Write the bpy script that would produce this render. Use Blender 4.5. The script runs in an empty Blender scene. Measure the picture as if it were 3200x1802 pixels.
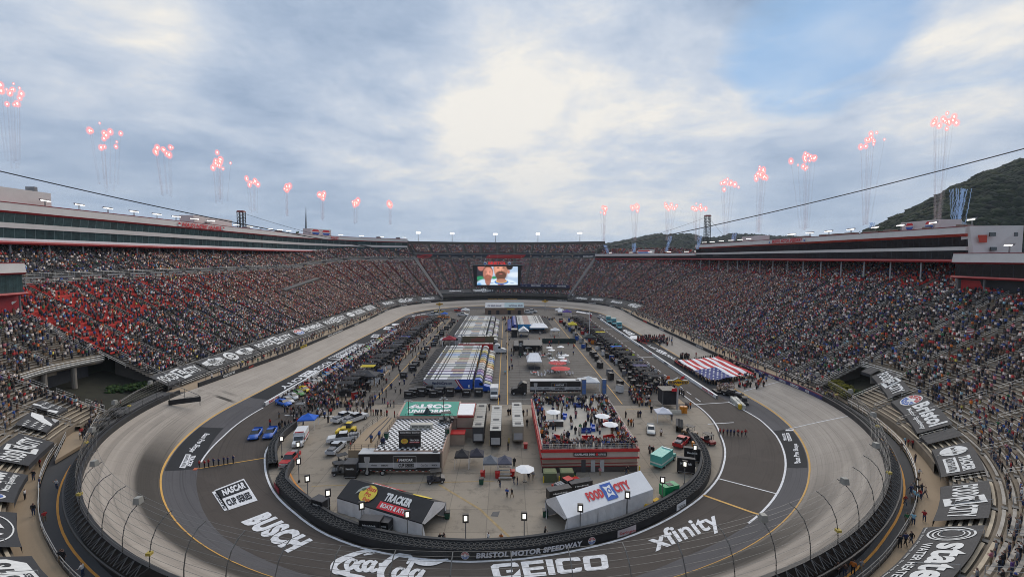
import bpy, bmesh, math, random
import numpy as np
from mathutils import Vector, Matrix
random.seed(7); rng=np.random.default_rng(7)
SC=bpy.context.scene; COL=SC.collection
# ---------------- camera ----------------
F=1422.;CX=1600.;CY=901.;CAMZ=40.
TH=math.atan(96/1422.);PSI=math.atan(17/1422.)
def ray(u,v):
    x=(u-CX)/F; z=-(v-CY)/F
    Y=math.cos(TH)+z*math.sin(TH); Z=z*math.cos(TH)-math.sin(TH)
    return x*math.cos(PSI)+Y*math.sin(PSI), -x*math.sin(PSI)+Y*math.cos(PSI), Z
def G(u,v,z=0.):
    "point where the sight line through photo pixel u,v meets height z"
    X,Y,Z=ray(u,v); t=(z-CAMZ)/Z
    return (X*t,Y*t,z)
def GY(u,v,y):
    X,Y,Z=ray(u,v); t=y/Y
    return (X*t,y,CAMZ+Z*t)
NC=(-2.9,120.);NR=80.8;FC=(-1.,303.);FR=79.5
def lerp(a,b,t): return a+(b-a)*t
def pw(s,kn):
    s=s%4
    for (a,va),(b,vb) in zip(kn,kn[1:]):
        if s<=b: return lerp(va,vb,(s-a)/(b-a) if b>a else 0)
    return kn[-1][1]
def ring(s,o=0.):
    s=s%4
    if s<1: a=math.pi*(1+s); return NC[0]+(NR+o)*math.cos(a), NC[1]+(NR+o)*math.sin(a)
    if s<2: t=s-1; return lerp(NC[0]+NR,FC[0]+FR,t)+o, lerp(NC[1],FC[1],t)
    if s<3: a=math.pi*(s-2); return FC[0]+(FR+o)*math.cos(a), FC[1]+(FR+o)*math.sin(a)
    t=s-3; return lerp(FC[0]-FR,NC[0]-NR,t)-o, lerp(FC[1],NC[1],t)
def inv(x,y):
    if y<NC[1]:
        a=math.atan2(y-NC[1],x-NC[0])%(2*math.pi); return a/math.pi-1, math.hypot(x-NC[0],y-NC[1])-NR
    if y>FC[1]:
        a=math.atan2(y-FC[1],x-FC[0])%(2*math.pi); return a/math.pi+2, math.hypot(x-FC[0],y-FC[1])-FR
    t=(y-NC[1])/(FC[1]-NC[1])
    cx=lerp(NC[0],FC[0],t); r=lerp(NR,FR,t)
    if x>cx: return 1+t, x-cx-r
    return 4-t, cx-x-r
WZ=[(0,5),(.15,6),(.85,6),(1,5),(1.25,3.5),(1.8,3.5),(2.1,4.8),(2.9,4.8),(3.2,3.5),(3.75,3.5),(4,5)]
def wz(s): return pw(s,WZ)
YO=[(0,-11.3),(.18,-9.6),(.5,-9.8),(.8,-10.4),(1,-9.8),(1.5,-9.3),(2,-10.5),(2.5,-12),(3,-11.5),(3.5,-10.2),(4,-11.3)]
YZ=[(0,.9),(.9,.9),(1.2,.5),(1.9,.5),(2.1,.9),(2.9,.9),(3.1,.5),(3.8,.5),(4,.9)]
PO=[(0,-18.5),(.1,-16.9),(.16,-15.1),(.24,-14),(.31,-12.7),(.4,-12.3),(.586,-12.5),(.63,-13.5),(.8,-13.9),(.9,-13.8),(.95,-14.3),(1,-15.8),(1.15,-17.8),(1.9,-19),(2.2,-18),(2.8,-18),(3.1,-18.5),(3.9,-18.8),(4,-18.5)]
PI_=[(0,-31.5),(.09,-30.3),(.13,-28),(.17,-26.4),(.21,-25.5),(.25,-24.3),(.28,-23.3),(.325,-22),(.373,-20.1),(.41,-19.1),(.446,-18.6),(.486,-18.4),(.527,-18.8),(.572,-19.5),(.606,-20),(.65,-21.1),(.684,-21.9),(.714,-22.5),(.755,-23.3),(.793,-24.2),(.831,-24.9),(.88,-25.9),(.99,-26.3),(1.07,-26.6),(1.9,-28),(2.2,-28),(2.8,-28),(3.1,-31),(3.9,-32),(4,-31.5)]
def OS(s): return pw(s,[(0,7),(.1,7.5),(.2,6.8),(.3,6),(.5,5),(.7,5.5),(.82,7),(.9,7),(4,7)])
def sz0(s): return pw(s,[(0,5),(.05,6),(.9,6),(1.05,5),(2,5),(3,5),(4,5)])
def slope(s): return pw(s,[(0,.52),(2,.52),(2.15,.62),(2.85,.62),(3,.52),(4,.52)])
def zseat(s,o): return sz0(s)+slope(s)*(o-OS(s))
def hit(u,v,dz=0):
    X,Y,Z=ray(u,v); t=20.
    while t<700:
        x,y,z=X*t,Y*t,CAMZ+Z*t; s,o=inv(x,y)
        if o>OS(s)-.2 and z<=zseat(s,o)+dz: return round(s,3),round(o,1),round(z,1)
        t+=.1
cam=bpy.data.cameras.new('camera'); camo=bpy.data.objects.new('camera',cam); COL.objects.link(camo)
cam.sensor_width=36; cam.lens=36*F/3200; cam.clip_end=9000; cam.clip_start=.5
camo.location=(0,0,CAMZ); camo.rotation_euler=(math.pi/2-TH,0,-PSI)
SC.camera=camo
SC.view_settings.view_transform='Standard'; SC.view_settings.look='None'; SC.view_settings.gamma=1
SC.view_settings.exposure=0.40
SC.cycles.transparent_max_bounces=48; SC.cycles.filter_width=.95; SC.cycles.use_denoising=True
# ---------------- sun and sky ----------------
SUN_EL=math.radians(38); SUN_AZ=math.radians(25)   # high sun behind thin cloud, ahead and to the right
sl=bpy.data.lights.new('sun','SUN'); sl.energy=1.5; sl.angle=math.radians(60); sl.color=(1,.90,.78)
so=bpy.data.objects.new('sun',sl); COL.objects.link(so)
so.rotation_euler=(math.pi/2-SUN_EL,0,-SUN_AZ+math.pi)
W=bpy.data.worlds.new('World'); SC.world=W; W.use_nodes=True
nt=W.node_tree; nt.nodes.clear(); N=nt.nodes.new; L=nt.links.new
def math_(op,a,b=None,nt_=None,clamp=False):
    n=(nt_ or nt).nodes.new('ShaderNodeMath'); n.operation=op; n.use_clamp=clamp
    for i,v in enumerate((a,b)):
        if v is None: continue
        if isinstance(v,(int,float)): n.inputs[i].default_value=v
        else: (nt_ or nt).links.new(v,n.inputs[i])
    return n.outputs[0]
out=N('ShaderNodeOutputWorld'); bg=N('ShaderNodeBackground'); L(bg.outputs[0],out.inputs[0])
sky=N('ShaderNodeTexSky'); sky.sky_type='NISHITA'; sky.sun_disc=False; sky.sun_elevation=SUN_EL; sky.sun_rotation=SUN_AZ
sky.air_density=1.2; sky.dust_density=.8; sky.altitude=400
skm=N('ShaderNodeVectorMath'); skm.operation='SCALE'; L(sky.outputs[0],skm.inputs[0]); skm.inputs['Scale'].default_value=.11
tc=N('ShaderNodeTexCoord'); sep=N('ShaderNodeSeparateXYZ'); L(tc.outputs['Generated'],sep.inputs[0])
zc=math_('MAXIMUM',sep.outputs[2],0.0); zc2=math_('ADD',zc,.17)
cx=math_('DIVIDE',sep.outputs[0],zc2); cy=math_('DIVIDE',sep.outputs[1],zc2)
cmb=N('ShaderNodeCombineXYZ'); L(cx,cmb.inputs[0]); L(cy,cmb.inputs[1])
def noise(vec,scale,detail=8,rough=.55,dist=0.,off=0.):
    n=N('ShaderNodeTexNoise'); n.inputs['Scale'].default_value=scale; n.inputs['Detail'].default_value=detail
    n.inputs['Roughness'].default_value=rough; n.inputs['Distortion'].default_value=dist
    m=N('ShaderNodeVectorMath'); m.operation='ADD'; L(vec,m.inputs[0]); m.inputs[1].default_value=(off,off*1.7,0); L(m.outputs[0],n.inputs['Vector'])
    return n.outputs[0]
def blob(u,v,r):
    "soft patch of cloud centred on one direction of the sky, r in degrees"
    X,Y,Z=ray(u,v); d=Vector((X,Y,Z)).normalized()
    n=N('ShaderNodeVectorMath'); n.operation='DOT_PRODUCT'; L(tc.outputs['Generated'],n.inputs[0]); n.inputs[1].default_value=d
    mr=N('ShaderNodeMapRange'); mr.interpolation_type='SMOOTHERSTEP'; L(n.outputs['Value'],mr.inputs[0])
    mr.inputs[1].default_value=math.cos(math.radians(r)); mr.inputs[2].default_value=1; mr.inputs[3].default_value=0; mr.inputs[4].default_value=1
    return mr.outputs[0]
def sumv(*a):
    r=a[0]
    for b in a[1:]: r=math_('ADD',r,b)
    return r
def ramp(fac,els):
    n=N('ShaderNodeValToRGB'); L(fac,n.inputs[0]); cr=n.color_ramp
    while len(cr.elements)<len(els): cr.elements.new(.5)
    for e,(p,c) in zip(cr.elements,els): e.position=p; e.color=(*c,1) if len(c)==3 else c
    return n.outputs[0]
n1=noise(cmb.outputs[0],.85,12,.60,.25,3.1); n2=noise(cmb.outputs[0],3.4,10,.66,.25,9.4); n3=noise(cmb.outputs[0],.33,4,.5,.2,1.3)
def cen(n,k): return math_('MULTIPLY',math_('SUBTRACT',n,.5),k)
BL=sumv(math_('MULTIPLY',blob(300,60,12),.36),math_('MULTIPLY',blob(700,290,11),.30),math_('MULTIPLY',blob(1230,450,13),.30),
   math_('MULTIPLY',blob(1900,290,26),.40),math_('MULTIPLY',blob(1620,420,14),.10),math_('MULTIPLY',blob(2900,210,14),.28),math_('MULTIPLY',blob(3100,420,12),.18))
DK_=sumv(math_('MULTIPLY',blob(900,420,20),-.07),math_('MULTIPLY',blob(600,100,10),-.06),math_('MULTIPLY',blob(2180,40,13),-.16),math_('MULTIPLY',blob(1080,60,18),-.12),math_('MULTIPLY',blob(150,420,24),-.08))
bright=sumv(.55,cen(n1,1.15),cen(n2,.75),cen(n3,.5),math_('MULTIPLY',BL,math_('ADD',.25,math_('MULTIPLY',n1,1.15))),DK_)
cloud=ramp(bright,[(.32,(.27,.355,.49)),(.54,(.385,.465,.59)),(.74,(.53,.585,.67)),(1.04,(.80,.77,.715))])
gap=sumv(cen(noise(cmb.outputs[0],2.2,9,.62,.8,5.5),1.5),math_('MULTIPLY',blob(2500,140,10),.80),math_('MULTIPLY',blob(3150,5,12),.42),math_('MULTIPLY',blob(2700,60,7),.3))
gm=ramp(gap,[(.30,(0,0,0)),(.80,(.62,.62,.62))])
skb=N('ShaderNodeMixRGB'); skb.blend_type='MULTIPLY'; skb.inputs[0].default_value=1; L(skm.outputs[0],skb.inputs[1]); skb.inputs[2].default_value=(.27,.47,.66,1)
mx=N('ShaderNodeMixRGB'); L(gm,mx.inputs[0]); L(cloud,mx.inputs[1]); L(skb.outputs[0],mx.inputs[2])
# the air near the horizon: pale blue grey
hz=N('ShaderNodeMapRange'); L(sep.outputs[2],hz.inputs[0]); hz.inputs[1].default_value=-.02; hz.inputs[2].default_value=.22; hz.inputs[3].default_value=.6; hz.inputs[4].default_value=0
mx2=N('ShaderNodeMixRGB'); L(hz.outputs[0],mx2.inputs[0]); L(mx.outputs[0],mx2.inputs[1]); mx2.inputs[2].default_value=(.42,.51,.62,1)
L(mx2.outputs[0],bg.inputs[0]); bg.inputs[1].default_value=.90
# ---------------- materials ----------------
MATS={}
def mat(name,col=(.5,.5,.5),rough=.7,metal=0.,var=.12,scale=.6,emit=None,es=1.,alpha=1.,objcol=False,spec=.5,attr=None,bump=0.):
    if name in MATS: return MATS[name]
    m=bpy.data.materials.new(name); m.use_nodes=True; t=m.node_tree; b=t.nodes['Principled BSDF']
    b.inputs['Roughness'].default_value=rough; b.inputs['Metallic'].default_value=metal
    b.inputs['Specular IOR Level'].default_value=spec
    src=None
    if objcol: src=t.nodes.new('ShaderNodeObjectInfo').outputs['Color']
    if attr:
        a=t.nodes.new('ShaderNodeAttribute'); a.attribute_name=attr; src=a.outputs['Color']
    if var>0:
        tc=t.nodes.new('ShaderNodeTexCoord'); n=t.nodes.new('ShaderNodeTexNoise'); n.inputs['Scale'].default_value=scale
        n.inputs['Detail'].default_value=5; n.inputs['Roughness'].default_value=.6; t.links.new(tc.outputs['Object'],n.inputs['Vector'])
        mr=t.nodes.new('ShaderNodeMapRange'); t.links.new(n.outputs[0],mr.inputs[0]); mr.inputs[1].default_value=.25; mr.inputs[2].default_value=.75
        mr.inputs[3].default_value=1-var; mr.inputs[4].default_value=1+var
        mm=t.nodes.new('ShaderNodeVectorMath'); mm.operation='SCALE'
        if src: t.links.new(src,mm.inputs[0])
        else: mm.inputs[0].default_value=col[:3]
        t.links.new(mr.outputs[0],mm.inputs['Scale']); t.links.new(mm.outputs[0],b.inputs['Base Color'])
        if bump:
            bp=t.nodes.new('ShaderNodeBump'); bp.inputs['Strength'].default_value=bump; t.links.new(n.outputs[0],bp.inputs['Height']); t.links.new(bp.outputs[0],b.inputs['Normal'])
    elif src: t.links.new(src,b.inputs['Base Color'])
    else: b.inputs['Base Color'].default_value=(*col[:3],1)
    if emit: b.inputs['Emission Color'].default_value=(*emit,1); b.inputs['Emission Strength'].default_value=es
    if alpha<1: b.inputs['Alpha'].default_value=alpha
    m.diffuse_color=(*col[:3],1); MATS[name]=m; return m
K=lambda: mat('black_paint',(.012,.012,.014),.45,var=.2)
BLK=mat('black',(.014,.014,.016),.5,var=.25,scale=1.5); DGR=mat('dark_grey',(.05,.05,.055),.6,var=.2,scale=1.5)
WHT=mat('white',(.80,.80,.80),.5,var=.06,scale=.8); OFF=mat('off_white_panel',(.64,.60,.56),.7,var=.06,scale=.4)
RED=mat('red',(.42,.012,.012),.5,var=.12); DRED=mat('deep_red',(.25,.01,.012),.5,var=.12)
GRY=mat('grey_metal',(.22,.22,.22),.5,.3,var=.15); LGR=mat('light_grey',(.40,.40,.40),.6,var=.12); SIL=mat('aluminium',(.46,.46,.45),.42,.35,var=.15,scale=.5)
PNT=mat('white_paint',(.70,.70,.71),.7,var=.24,scale=1.6); YEL=mat('yellow_paint',(.55,.30,.05),.6,var=.18,scale=1.2)
ORG=mat('orange',(.62,.20,.03),.6,var=.12); GLS=mat('dark_glass',(.010,.014,.017),.08,var=.1,spec=.8); CONC=mat('concrete',(.24,.21,.175),.85,var=.18,scale=.35)
BLU=mat('blue',(.02,.10,.42),.4,var=.1); GRN=mat('green',(.01,.20,.07),.5,var=.12); TYR=mat('tyre_rubber',(.018,.018,.019),.8,var=.3,scale=2)
YLW=mat('yellow',(.70,.50,.03),.5,var=.1); CAN=mat('black_canvas',(.022,.022,.025),.85,var=.25,scale=1); TAN=mat('tan_wood',(.42,.32,.19),.8,var=.15)
OBJC=mat('coloured_paint',objcol=True,rough=.35,var=.06,scale=.7); OBJF=mat('coloured_fabric',objcol=True,rough=.85,var=.10,scale=2)
TEXTW=mat('banner_lettering',(.70,.70,.68),.7,var=.16,scale=1.1); BAN=mat('black_banner',(.024,.025,.029),.7,var=.16,scale=.5,bump=.1)
TEXTK=mat('black_lettering',(.012,.012,.012),.6,var=.1); NAVY=mat('navy',(.012,.018,.075),.6,var=.1)
# ---------------- mesh building ----------------
class MB:
    def __init__(s): s.v=[]; s.f=[]; s.m=[]; s.mats=[]
    def mi(s,m):
        if m not in s.mats: s.mats.append(m)
        return s.mats.index(m)
    def add(s,vs,fs,m):
        k=len(s.v); s.v+= [tuple(p) for p in vs]; i=s.mi(m)
        for f in fs: s.f.append(tuple(a+k for a in f)); s.m.append(i)
        return s
    def box(s,c,d,m,rz=0.,taper=(1,1),tx=0.):
        "c = centre of the base, d = full size, taper = top scale"
        x,y,z=d[0]/2,d[1]/2,d[2]; ca,sa=math.cos(rz),math.sin(rz); P=[]
        for zz,(kx,ky),sh in ((0,(1,1),0),(z,taper,tx)):
            for sx,sy in ((-1,-1),(1,-1),(1,1),(-1,1)):
                px,py=sx*x*kx+sh,sy*y*ky; P.append((c[0]+px*ca-py*sa,c[1]+px*sa+py*ca,c[2]+zz))
        return s.add(P,[(0,3,2,1),(4,5,6,7),(0,1,5,4),(1,2,6,5),(2,3,7,6),(3,0,4,7)],m)
    def quad(s,a,b,c,d,m): return s.add([a,b,c,d],[(0,1,2,3)],m)
    def prism(s,poly,axis_pts,m,cap=True):
        "poly: list of (a,b) lifted by function axis_pts[i](a,b)"
        n=len(poly); P=[]
        for fn in axis_pts: P+=[fn(a,b) for a,b in poly]
        Fs=[]
        for k in range(len(axis_pts)-1):
            for i in range(n):
                j=(i+1)%n; Fs.append((k*n+i,k*n+j,(k+1)*n+j,(k+1)*n+i))
        if cap: Fs.append(tuple(range(n-1,-1,-1))); Fs.append(tuple((len(axis_pts)-1)*n+i for i in range(n)))
        return s.add(P,Fs,m)
    def extr(s,poly,y0,y1,m):
        "profile in x,z extruded along y"
        return s.prism(poly,[lambda a,b:(a,y0,b),lambda a,b:(a,y1,b)],m)
    def cyl(s,a,b,r,m,n=8,r2=None,cap=True):
        a=Vector(a); b=Vector(b); d=(b-a); 
        if d.length<1e-6: return s
        d.normalize(); u=d.orthogonal().normalized(); w=d.cross(u); r2=r if r2 is None else r2; P=[]
        for p,rr in ((a,r),(b,r2)):
            for i in range(n):
                t=2*math.pi*i/n; P.append(p+(u*math.cos(t)+w*math.sin(t))*rr)
        Fs=[(i,(i+1)%n,n+(i+1)%n,n+i) for i in range(n)]
        if cap: Fs+= [tuple(range(n-1,-1,-1)),tuple(range(n,2*n))]
        return s.add(P,Fs,m)
    def tube(s,pts,r,m,n=5):
        for a,b in zip(pts,pts[1:]): s.cyl(a,b,r,m,n,cap=False)
        return s
    def cone(s,c,r,h,m,n=12,z2=0,r2=0):
        P=[(c[0]+r*math.cos(2*math.pi*i/n),c[1]+r*math.sin(2*math.pi*i/n),c[2]) for i in range(n)]+[(c[0],c[1],c[2]+h)]
        return s.add(P,[(i,(i+1)%n,n) for i in range(n)]+[tuple(range(n-1,-1,-1))],m)
    def build(s,name,parent=None,smooth=False):
        me=bpy.data.meshes.new(name); me.from_pydata(s.v,[],s.f)
        for m in s.mats: me.materials.append(m)
        me.polygons.foreach_set('material_index',s.m)
        if smooth: me.polygons.foreach_set('use_smooth',[True]*len(s.f))
        me.update(); o=bpy.data.objects.new(name,me); COL.objects.link(o)
        if parent: o.parent=parent
        return o
def tag(o,label,cat,group=None,kind=None):
    if kind: o['kind']=kind
    if label: o['label']=label
    if cat: o['category']=cat
    if group: o['group']=group
    return o
def thing(name,label,cat,loc=(0,0,0),rz=0.,group=None):
    o=bpy.data.objects.new(name,None); o.empty_display_size=.3; COL.objects.link(o)
    o.location=loc; o.rotation_euler=(0,0,rz); return tag(o,label,cat,group)
def struct(o): o['kind']='structure'; return o
def kids(o): return [c for c in ALLKIDS.get(o.name,[])]
def dup(root,loc,rz,label,group=None,color=None,scale=None,skip=()):
    r=root.copy(); COL.objects.link(r); r.location=loc; r.rotation_euler=(0,0,rz); r['label']=label
    if group: r['group']=group
    if color: r.color=(*color,1)
    if scale: r.scale=scale
    def rec(a,b):
        for ch in a.children:
            if ch.name.split('.')[0] in skip: continue
            c=ch.copy(); COL.objects.link(c); c.parent=b
            if color: c.color=(*color,1)
            rec(ch,c)
    rec(root,r); return r
def recol(root,color):
    root.color=(*color,1)
    for c in root.children:
        c.color=(*color,1)
        for d in c.children: d.color=(*color,1)
def near_axis(v,k): return v
# ---------------- lettering ----------------
TC={}
def glyphs(txt,bold=.0,shear=0.):
    key=(txt,bold,shear)
    if key in TC: return TC[key]
    cu=bpy.data.curves.new('t','FONT'); cu.body=txt; cu.offset=bold; cu.shear=shear; cu.resolution_u=3; cu.size=1; cu.space_character=1+max(0,bold-.01)*2.2
    o=bpy.data.objects.new('t',cu); COL.objects.link(o); dg=bpy.context.evaluated_depsgraph_get(); dg.update()
    me=bpy.data.meshes.new_from_object(o.evaluated_get(dg)); 
    vs=np.array([v.co[:2] for v in me.vertices]); fs=[tuple(p.vertices) for p in me.polygons]
    bpy.data.objects.remove(o); bpy.data.curves.remove(cu); bpy.data.meshes.remove(me)
    mn=vs.min(0); mxx=vs.max(0); vs=(vs-mn)/(mxx-mn); TC[key]=(vs,fs); return TC[key]
def text(mb,txt,f,m,x0=0,x1=1,y0=0,y1=1,bold=.03,shear=0.):
    vs,fs=glyphs(txt,bold,shear)
    mb.add([f(x0+(x1-x0)*a,y0+(y1-y0)*b) for a,b in vs],fs,m)
def shape(mb,pts,f,m): mb.add([f(a,b) for a,b in pts],[tuple(range(len(pts)))],m)
def rect(x0,y0,x1,y1,n=6): return [(x0+(x1-x0)*i/n,y0) for i in range(n+1)]+[(x1-(x1-x0)*i/n,y1) for i in range(n+1)]
def ell(cx,cy,rx,ry,n=24): return [(cx+rx*math.cos(2*math.pi*i/n),cy+ry*math.sin(2*math.pi*i/n)) for i in range(n)]
def ringshape(mb,cx,cy,rx,ry,k,f,m,n=28):
    P=[f(cx+rx*math.cos(2*math.pi*i/n),cy+ry*math.sin(2*math.pi*i/n)) for i in range(n)]+[f(cx+rx*k*math.cos(2*math.pi*i/n),cy+ry*k*math.sin(2*math.pi*i/n)) for i in range(n)]
    mb.add(P,[(i,(i+1)%n,n+(i+1)%n,n+i) for i in range(n)],m)
def bil(A,B,C,D):
    "map (0..1,0..1) into the quad BL,BR,TR,TL"
    A,B,C,D=map(Vector,(A,B,C,D))
    return lambda a,b:(A*(1-a)*(1-b)+B*a*(1-b)+C*a*b+D*(1-a)*b)
def lift(f,dz): return lambda a,b:f(a,b)+Vector((0,0,dz))
def food_city(mb,f,m,mk,logo=None,x0=0.,x1=1.,y0=0.,y1=1.,lm=None):
    w=x1-x0; h=y1-y0; Y=lambda q:y0+h*q; X=lambda q:x0+w*q
    text(mb,'FOOD',f,m,X(0),X(.36),Y(.20),Y(.82),.03); text(mb,'CITY',f,m,X(.64),X(1),Y(.20),Y(.82),.03)
    shape(mb,[(X(.365),Y(.92)),(X(.40),Y(0)),(X(.635),Y(.08)),(X(.60),Y(1))],f,lm or m)
    f2=lift(f,.012 if logo is None else logo)
    shape(mb,[(X(.415),Y(.80)),(X(.445),Y(.50)),(X(.435),Y(.16)),(X(.50),Y(.24)),(X(.59),Y(.20)),(X(.56),Y(.52)),(X(.57),Y(.86)),(X(.50),Y(.80))],f2,mk)
    f3=lift(f,.024 if logo is None else logo*2)
    text(mb,'K',f3,lm or m,X(.465),X(.55),Y(.3),Y(.72),.05)
    ringshape(mb,X(.53),Y(.5),w*.035,h*.17,.6,lift(f3,.01),lm or m,12)
def globe(mb,f,cx,cy,rx,ry,back,red,blu,dz=.01):
    shape(mb,ell(cx,cy,rx,ry),f,back); g=lift(f,dz); g2=lift(f,dz*2)
    for sgn,m in ((1,red),(-1,blu)):
        for i in range(5):
            a0=math.pi*(i+.08)/5; a1=math.pi*(i+.92)/5
            for k0,k1 in ((.36,.62),(.68,.93)):
                shape(mb,[(cx+rx*k*math.cos(a)*1.0,cy+sgn*ry*(k*math.sin(a)*.9+.06)) for a,k in ((a0,k0),(a0,k1),(a1,k1),(a1,k0))],g,m)
    shape(mb,[(cx-rx*.95,cy-ry*.05),(cx-rx*.3,cy-ry*.1),(cx+rx*.3,cy-ry*.1),(cx+rx*.95,cy-ry*.05),(cx+rx*.3,cy+ry*.12),(cx-rx*.3,cy+ry*.12)],g2,back)
# ---------------- swept surfaces around the speedway ----------------
def srange(a,b,n):
    return [a+(b-a)*i/n for i in range(n+1)]
def sweep(mb,prof,ss,m,closed=False,cap=False):
    "prof: list of (o,z) or a function of s returning that"
    R=[]
    for s in ss:
        p=prof(s) if callable(prof) else prof
        R.append([(*ring(s,o),z) for o,z in p])
    n=len(R[0]); P=[q for r in R for q in r]; Fs=[]
    for k in range(len(ss)-1):
        for i in range(n if closed else n-1):
            j=(i+1)%n; Fs.append((k*n+i,(k+1)*n+i,(k+1)*n+j,k*n+j))
    if cap and closed: Fs.append(tuple(range(n))); Fs.append(tuple((len(ss)-1)*n+i for i in range(n-1,-1,-1)))
    mb.add(P,Fs,m)
def fine(a,b):
    "sample the loop between a and b: dense in turns"
    out=[a]; s=a
    while s<b-1e-6:
        st=.0125 if (s%4)<1 or 2<=(s%4)<3 else .04
        s=min(b,s+st); out.append(s)
    return out
def ringattr(o):
    me=o.data; a=me.attributes.new('ringpos','FLOAT_VECTOR','POINT')
    L_=[math.pi*75,183,math.pi*75,183]
    for i,v in enumerate(me.vertices):
        s,oo=inv(v.co.x,v.co.y); k=int(s)%4; a.data[i].vector=(sum(L_[:k])+(s-int(s))*L_[k],oo,v.co.z)
def surf_mat(name,base,groove=None,joints=0.,var=.1,rough=.85,streak=.12,slab=0,stain=0.,skid=0.):
    m=bpy.data.materials.new(name); m.use_nodes=True; t=m.node_tree; b=t.nodes['Principled BSDF']; b.inputs['Roughness'].default_value=rough
    b.inputs['Specular IOR Level'].default_value=.3
    at=t.nodes.new('ShaderNodeAttribute'); at.attribute_name='ringpos'; sp=t.nodes.new('ShaderNodeSeparateXYZ'); t.links.new(at.outputs['Vector'],sp.inputs[0])
    def M(op,a,b_=None,cl=False): return math_(op,a,b_,t,cl)
    def NO(vec,sc,de=5,ro=.6):
        n=t.nodes.new('ShaderNodeTexNoise'); n.inputs['Scale'].default_value=sc; n.inputs['Detail'].default_value=de; n.inputs['Roughness'].default_value=ro; t.links.new(vec,n.inputs['Vector']); return n.outputs[0]
    tcn=t.nodes.new('ShaderNodeTexCoord'); ob=tcn.outputs['Object']
    st=t.nodes.new('ShaderNodeVectorMath'); st.operation='MULTIPLY'; t.links.new(at.outputs['Vector'],st.inputs[0]); st.inputs[1].default_value=(.02,1.3,0)
    fac=M('ADD',1-var-streak,M('ADD',M('MULTIPLY',NO(ob,.12),var*1.3),M('ADD',M('MULTIPLY',NO(ob,1.7),var*.7),M('MULTIPLY',NO(st.outputs[0],1.,6,.7),streak*2))))
    if skid:     # thin dark curved tyre marks and repaired patches
        for sc_,(kx,ky),w_,k_ in ((1.,(.006,1.9),.012,skid),(1.,(.015,3.1),.010,skid*.7),(1.,(.004,.9),.014,skid)):
            v=t.nodes.new('ShaderNodeVectorMath'); v.operation='MULTIPLY'; t.links.new(at.outputs['Vector'],v.inputs[0]); v.inputs[1].default_value=(kx,ky,0)
            q=M('ABSOLUTE',M('SUBTRACT',NO(v.outputs[0],1.,2,.4),.5)); q=M('SUBTRACT',1,M('DIVIDE',q,w_)); q=M('MAXIMUM',q,0); q=M('MULTIPLY',q,M('MULTIPLY',NO(ob,.05,2),1.4)); fac=M('MULTIPLY',fac,M('SUBTRACT',1,M('MULTIPLY',q,k_)))
        v=t.nodes.new('ShaderNodeTexVoronoi'); v.inputs['Scale'].default_value=1; vv=t.nodes.new('ShaderNodeVectorMath'); vv.operation='MULTIPLY'; t.links.new(at.outputs['Vector'],vv.inputs[0]); vv.inputs[1].default_value=(.10,.28,0); t.links.new(vv.outputs[0],v.inputs['Vector'])
        sp2=t.nodes.new('ShaderNodeSeparateColor'); t.links.new(v.outputs['Color'],sp2.inputs[0]); fac=M('MULTIPLY',fac,M('ADD',.94,M('MULTIPLY',sp2.outputs[0],.12)))
    if stain:
        q=NO(ob,.35,6,.7); q=M('MULTIPLY',M('MAXIMUM',M('SUBTRACT',q,.54),0),7,True); fac=M('MULTIPLY',fac,M('SUBTRACT',1,M('MULTIPLY',q,stain)))
        q=NO(ob,2.6,3,.6); q=M('MULTIPLY',M('MAXIMUM',M('SUBTRACT',q,.66),0),14,True); fac=M('MULTIPLY',fac,M('SUBTRACT',1,M('MULTIPLY',q,stain*1.2)))
    if slab:
        so_=t.nodes.new('ShaderNodeSeparateXYZ'); t.links.new(ob,so_.inputs[0])
        for c_ in (0,1):
            fr=M('ABSOLUTE',M('SUBTRACT',M('FRACT',M('DIVIDE',so_.outputs[c_],slab)),.5)); fac=M('MULTIPLY',fac,M('SUBTRACT',1,M('MULTIPLY',M('LESS_THAN',fr,.012),.25)))
        br=t.nodes.new('ShaderNodeTexWhiteNoise'); br.noise_dimensions='2D'; fl_=t.nodes.new('ShaderNodeVectorMath'); fl_.operation='FLOOR'; dv=t.nodes.new('ShaderNodeVectorMath'); dv.operation='SCALE'; t.links.new(ob,dv.inputs[0]); dv.inputs['Scale'].default_value=1/slab
        ad=t.nodes.new('ShaderNodeVectorMath'); ad.operation='ADD'; t.links.new(dv.outputs[0],ad.inputs[0]); ad.inputs[1].default_value=(.5,.5,0); t.links.new(ad.outputs[0],fl_.inputs[0]); t.links.new(fl_.outputs[0],br.inputs['Vector']); fac=M('MULTIPLY',fac,M('ADD',.93,M('MULTIPLY',br.outputs[0],.14)))
    if groove:   # rubber laid down along the racing line, with long wavering edges
        o=M('ADD',sp.outputs[1],M('MULTIPLY',M('SUBTRACT',NO(st.outputs[0],.6,3),.5),2.0))
        for c,w,k,s0,s1 in groove:
            g=M('SUBTRACT',1,M('DIVIDE',M('ABSOLUTE',M('SUBTRACT',o,c)),w)); g=M('MULTIPLY',M('MAXIMUM',g,0),1.6); g=M('MINIMUM',g,1)
            # fades out onto the straights
            a=sp.outputs[0]; 
            e=M('MULTIPLY',M('MINIMUM',M('MAXIMUM',M('DIVIDE',M('SUBTRACT',a,s0[0]),s0[1]),0),1),M('MINIMUM',M('MAXIMUM',M('DIVIDE',M('SUBTRACT',s1[0],a),s1[1]),0),1))
            fac=M('MULTIPLY',fac,M('SUBTRACT',1,M('MULTIPLY',M('MULTIPLY',g,e),k)))
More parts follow.
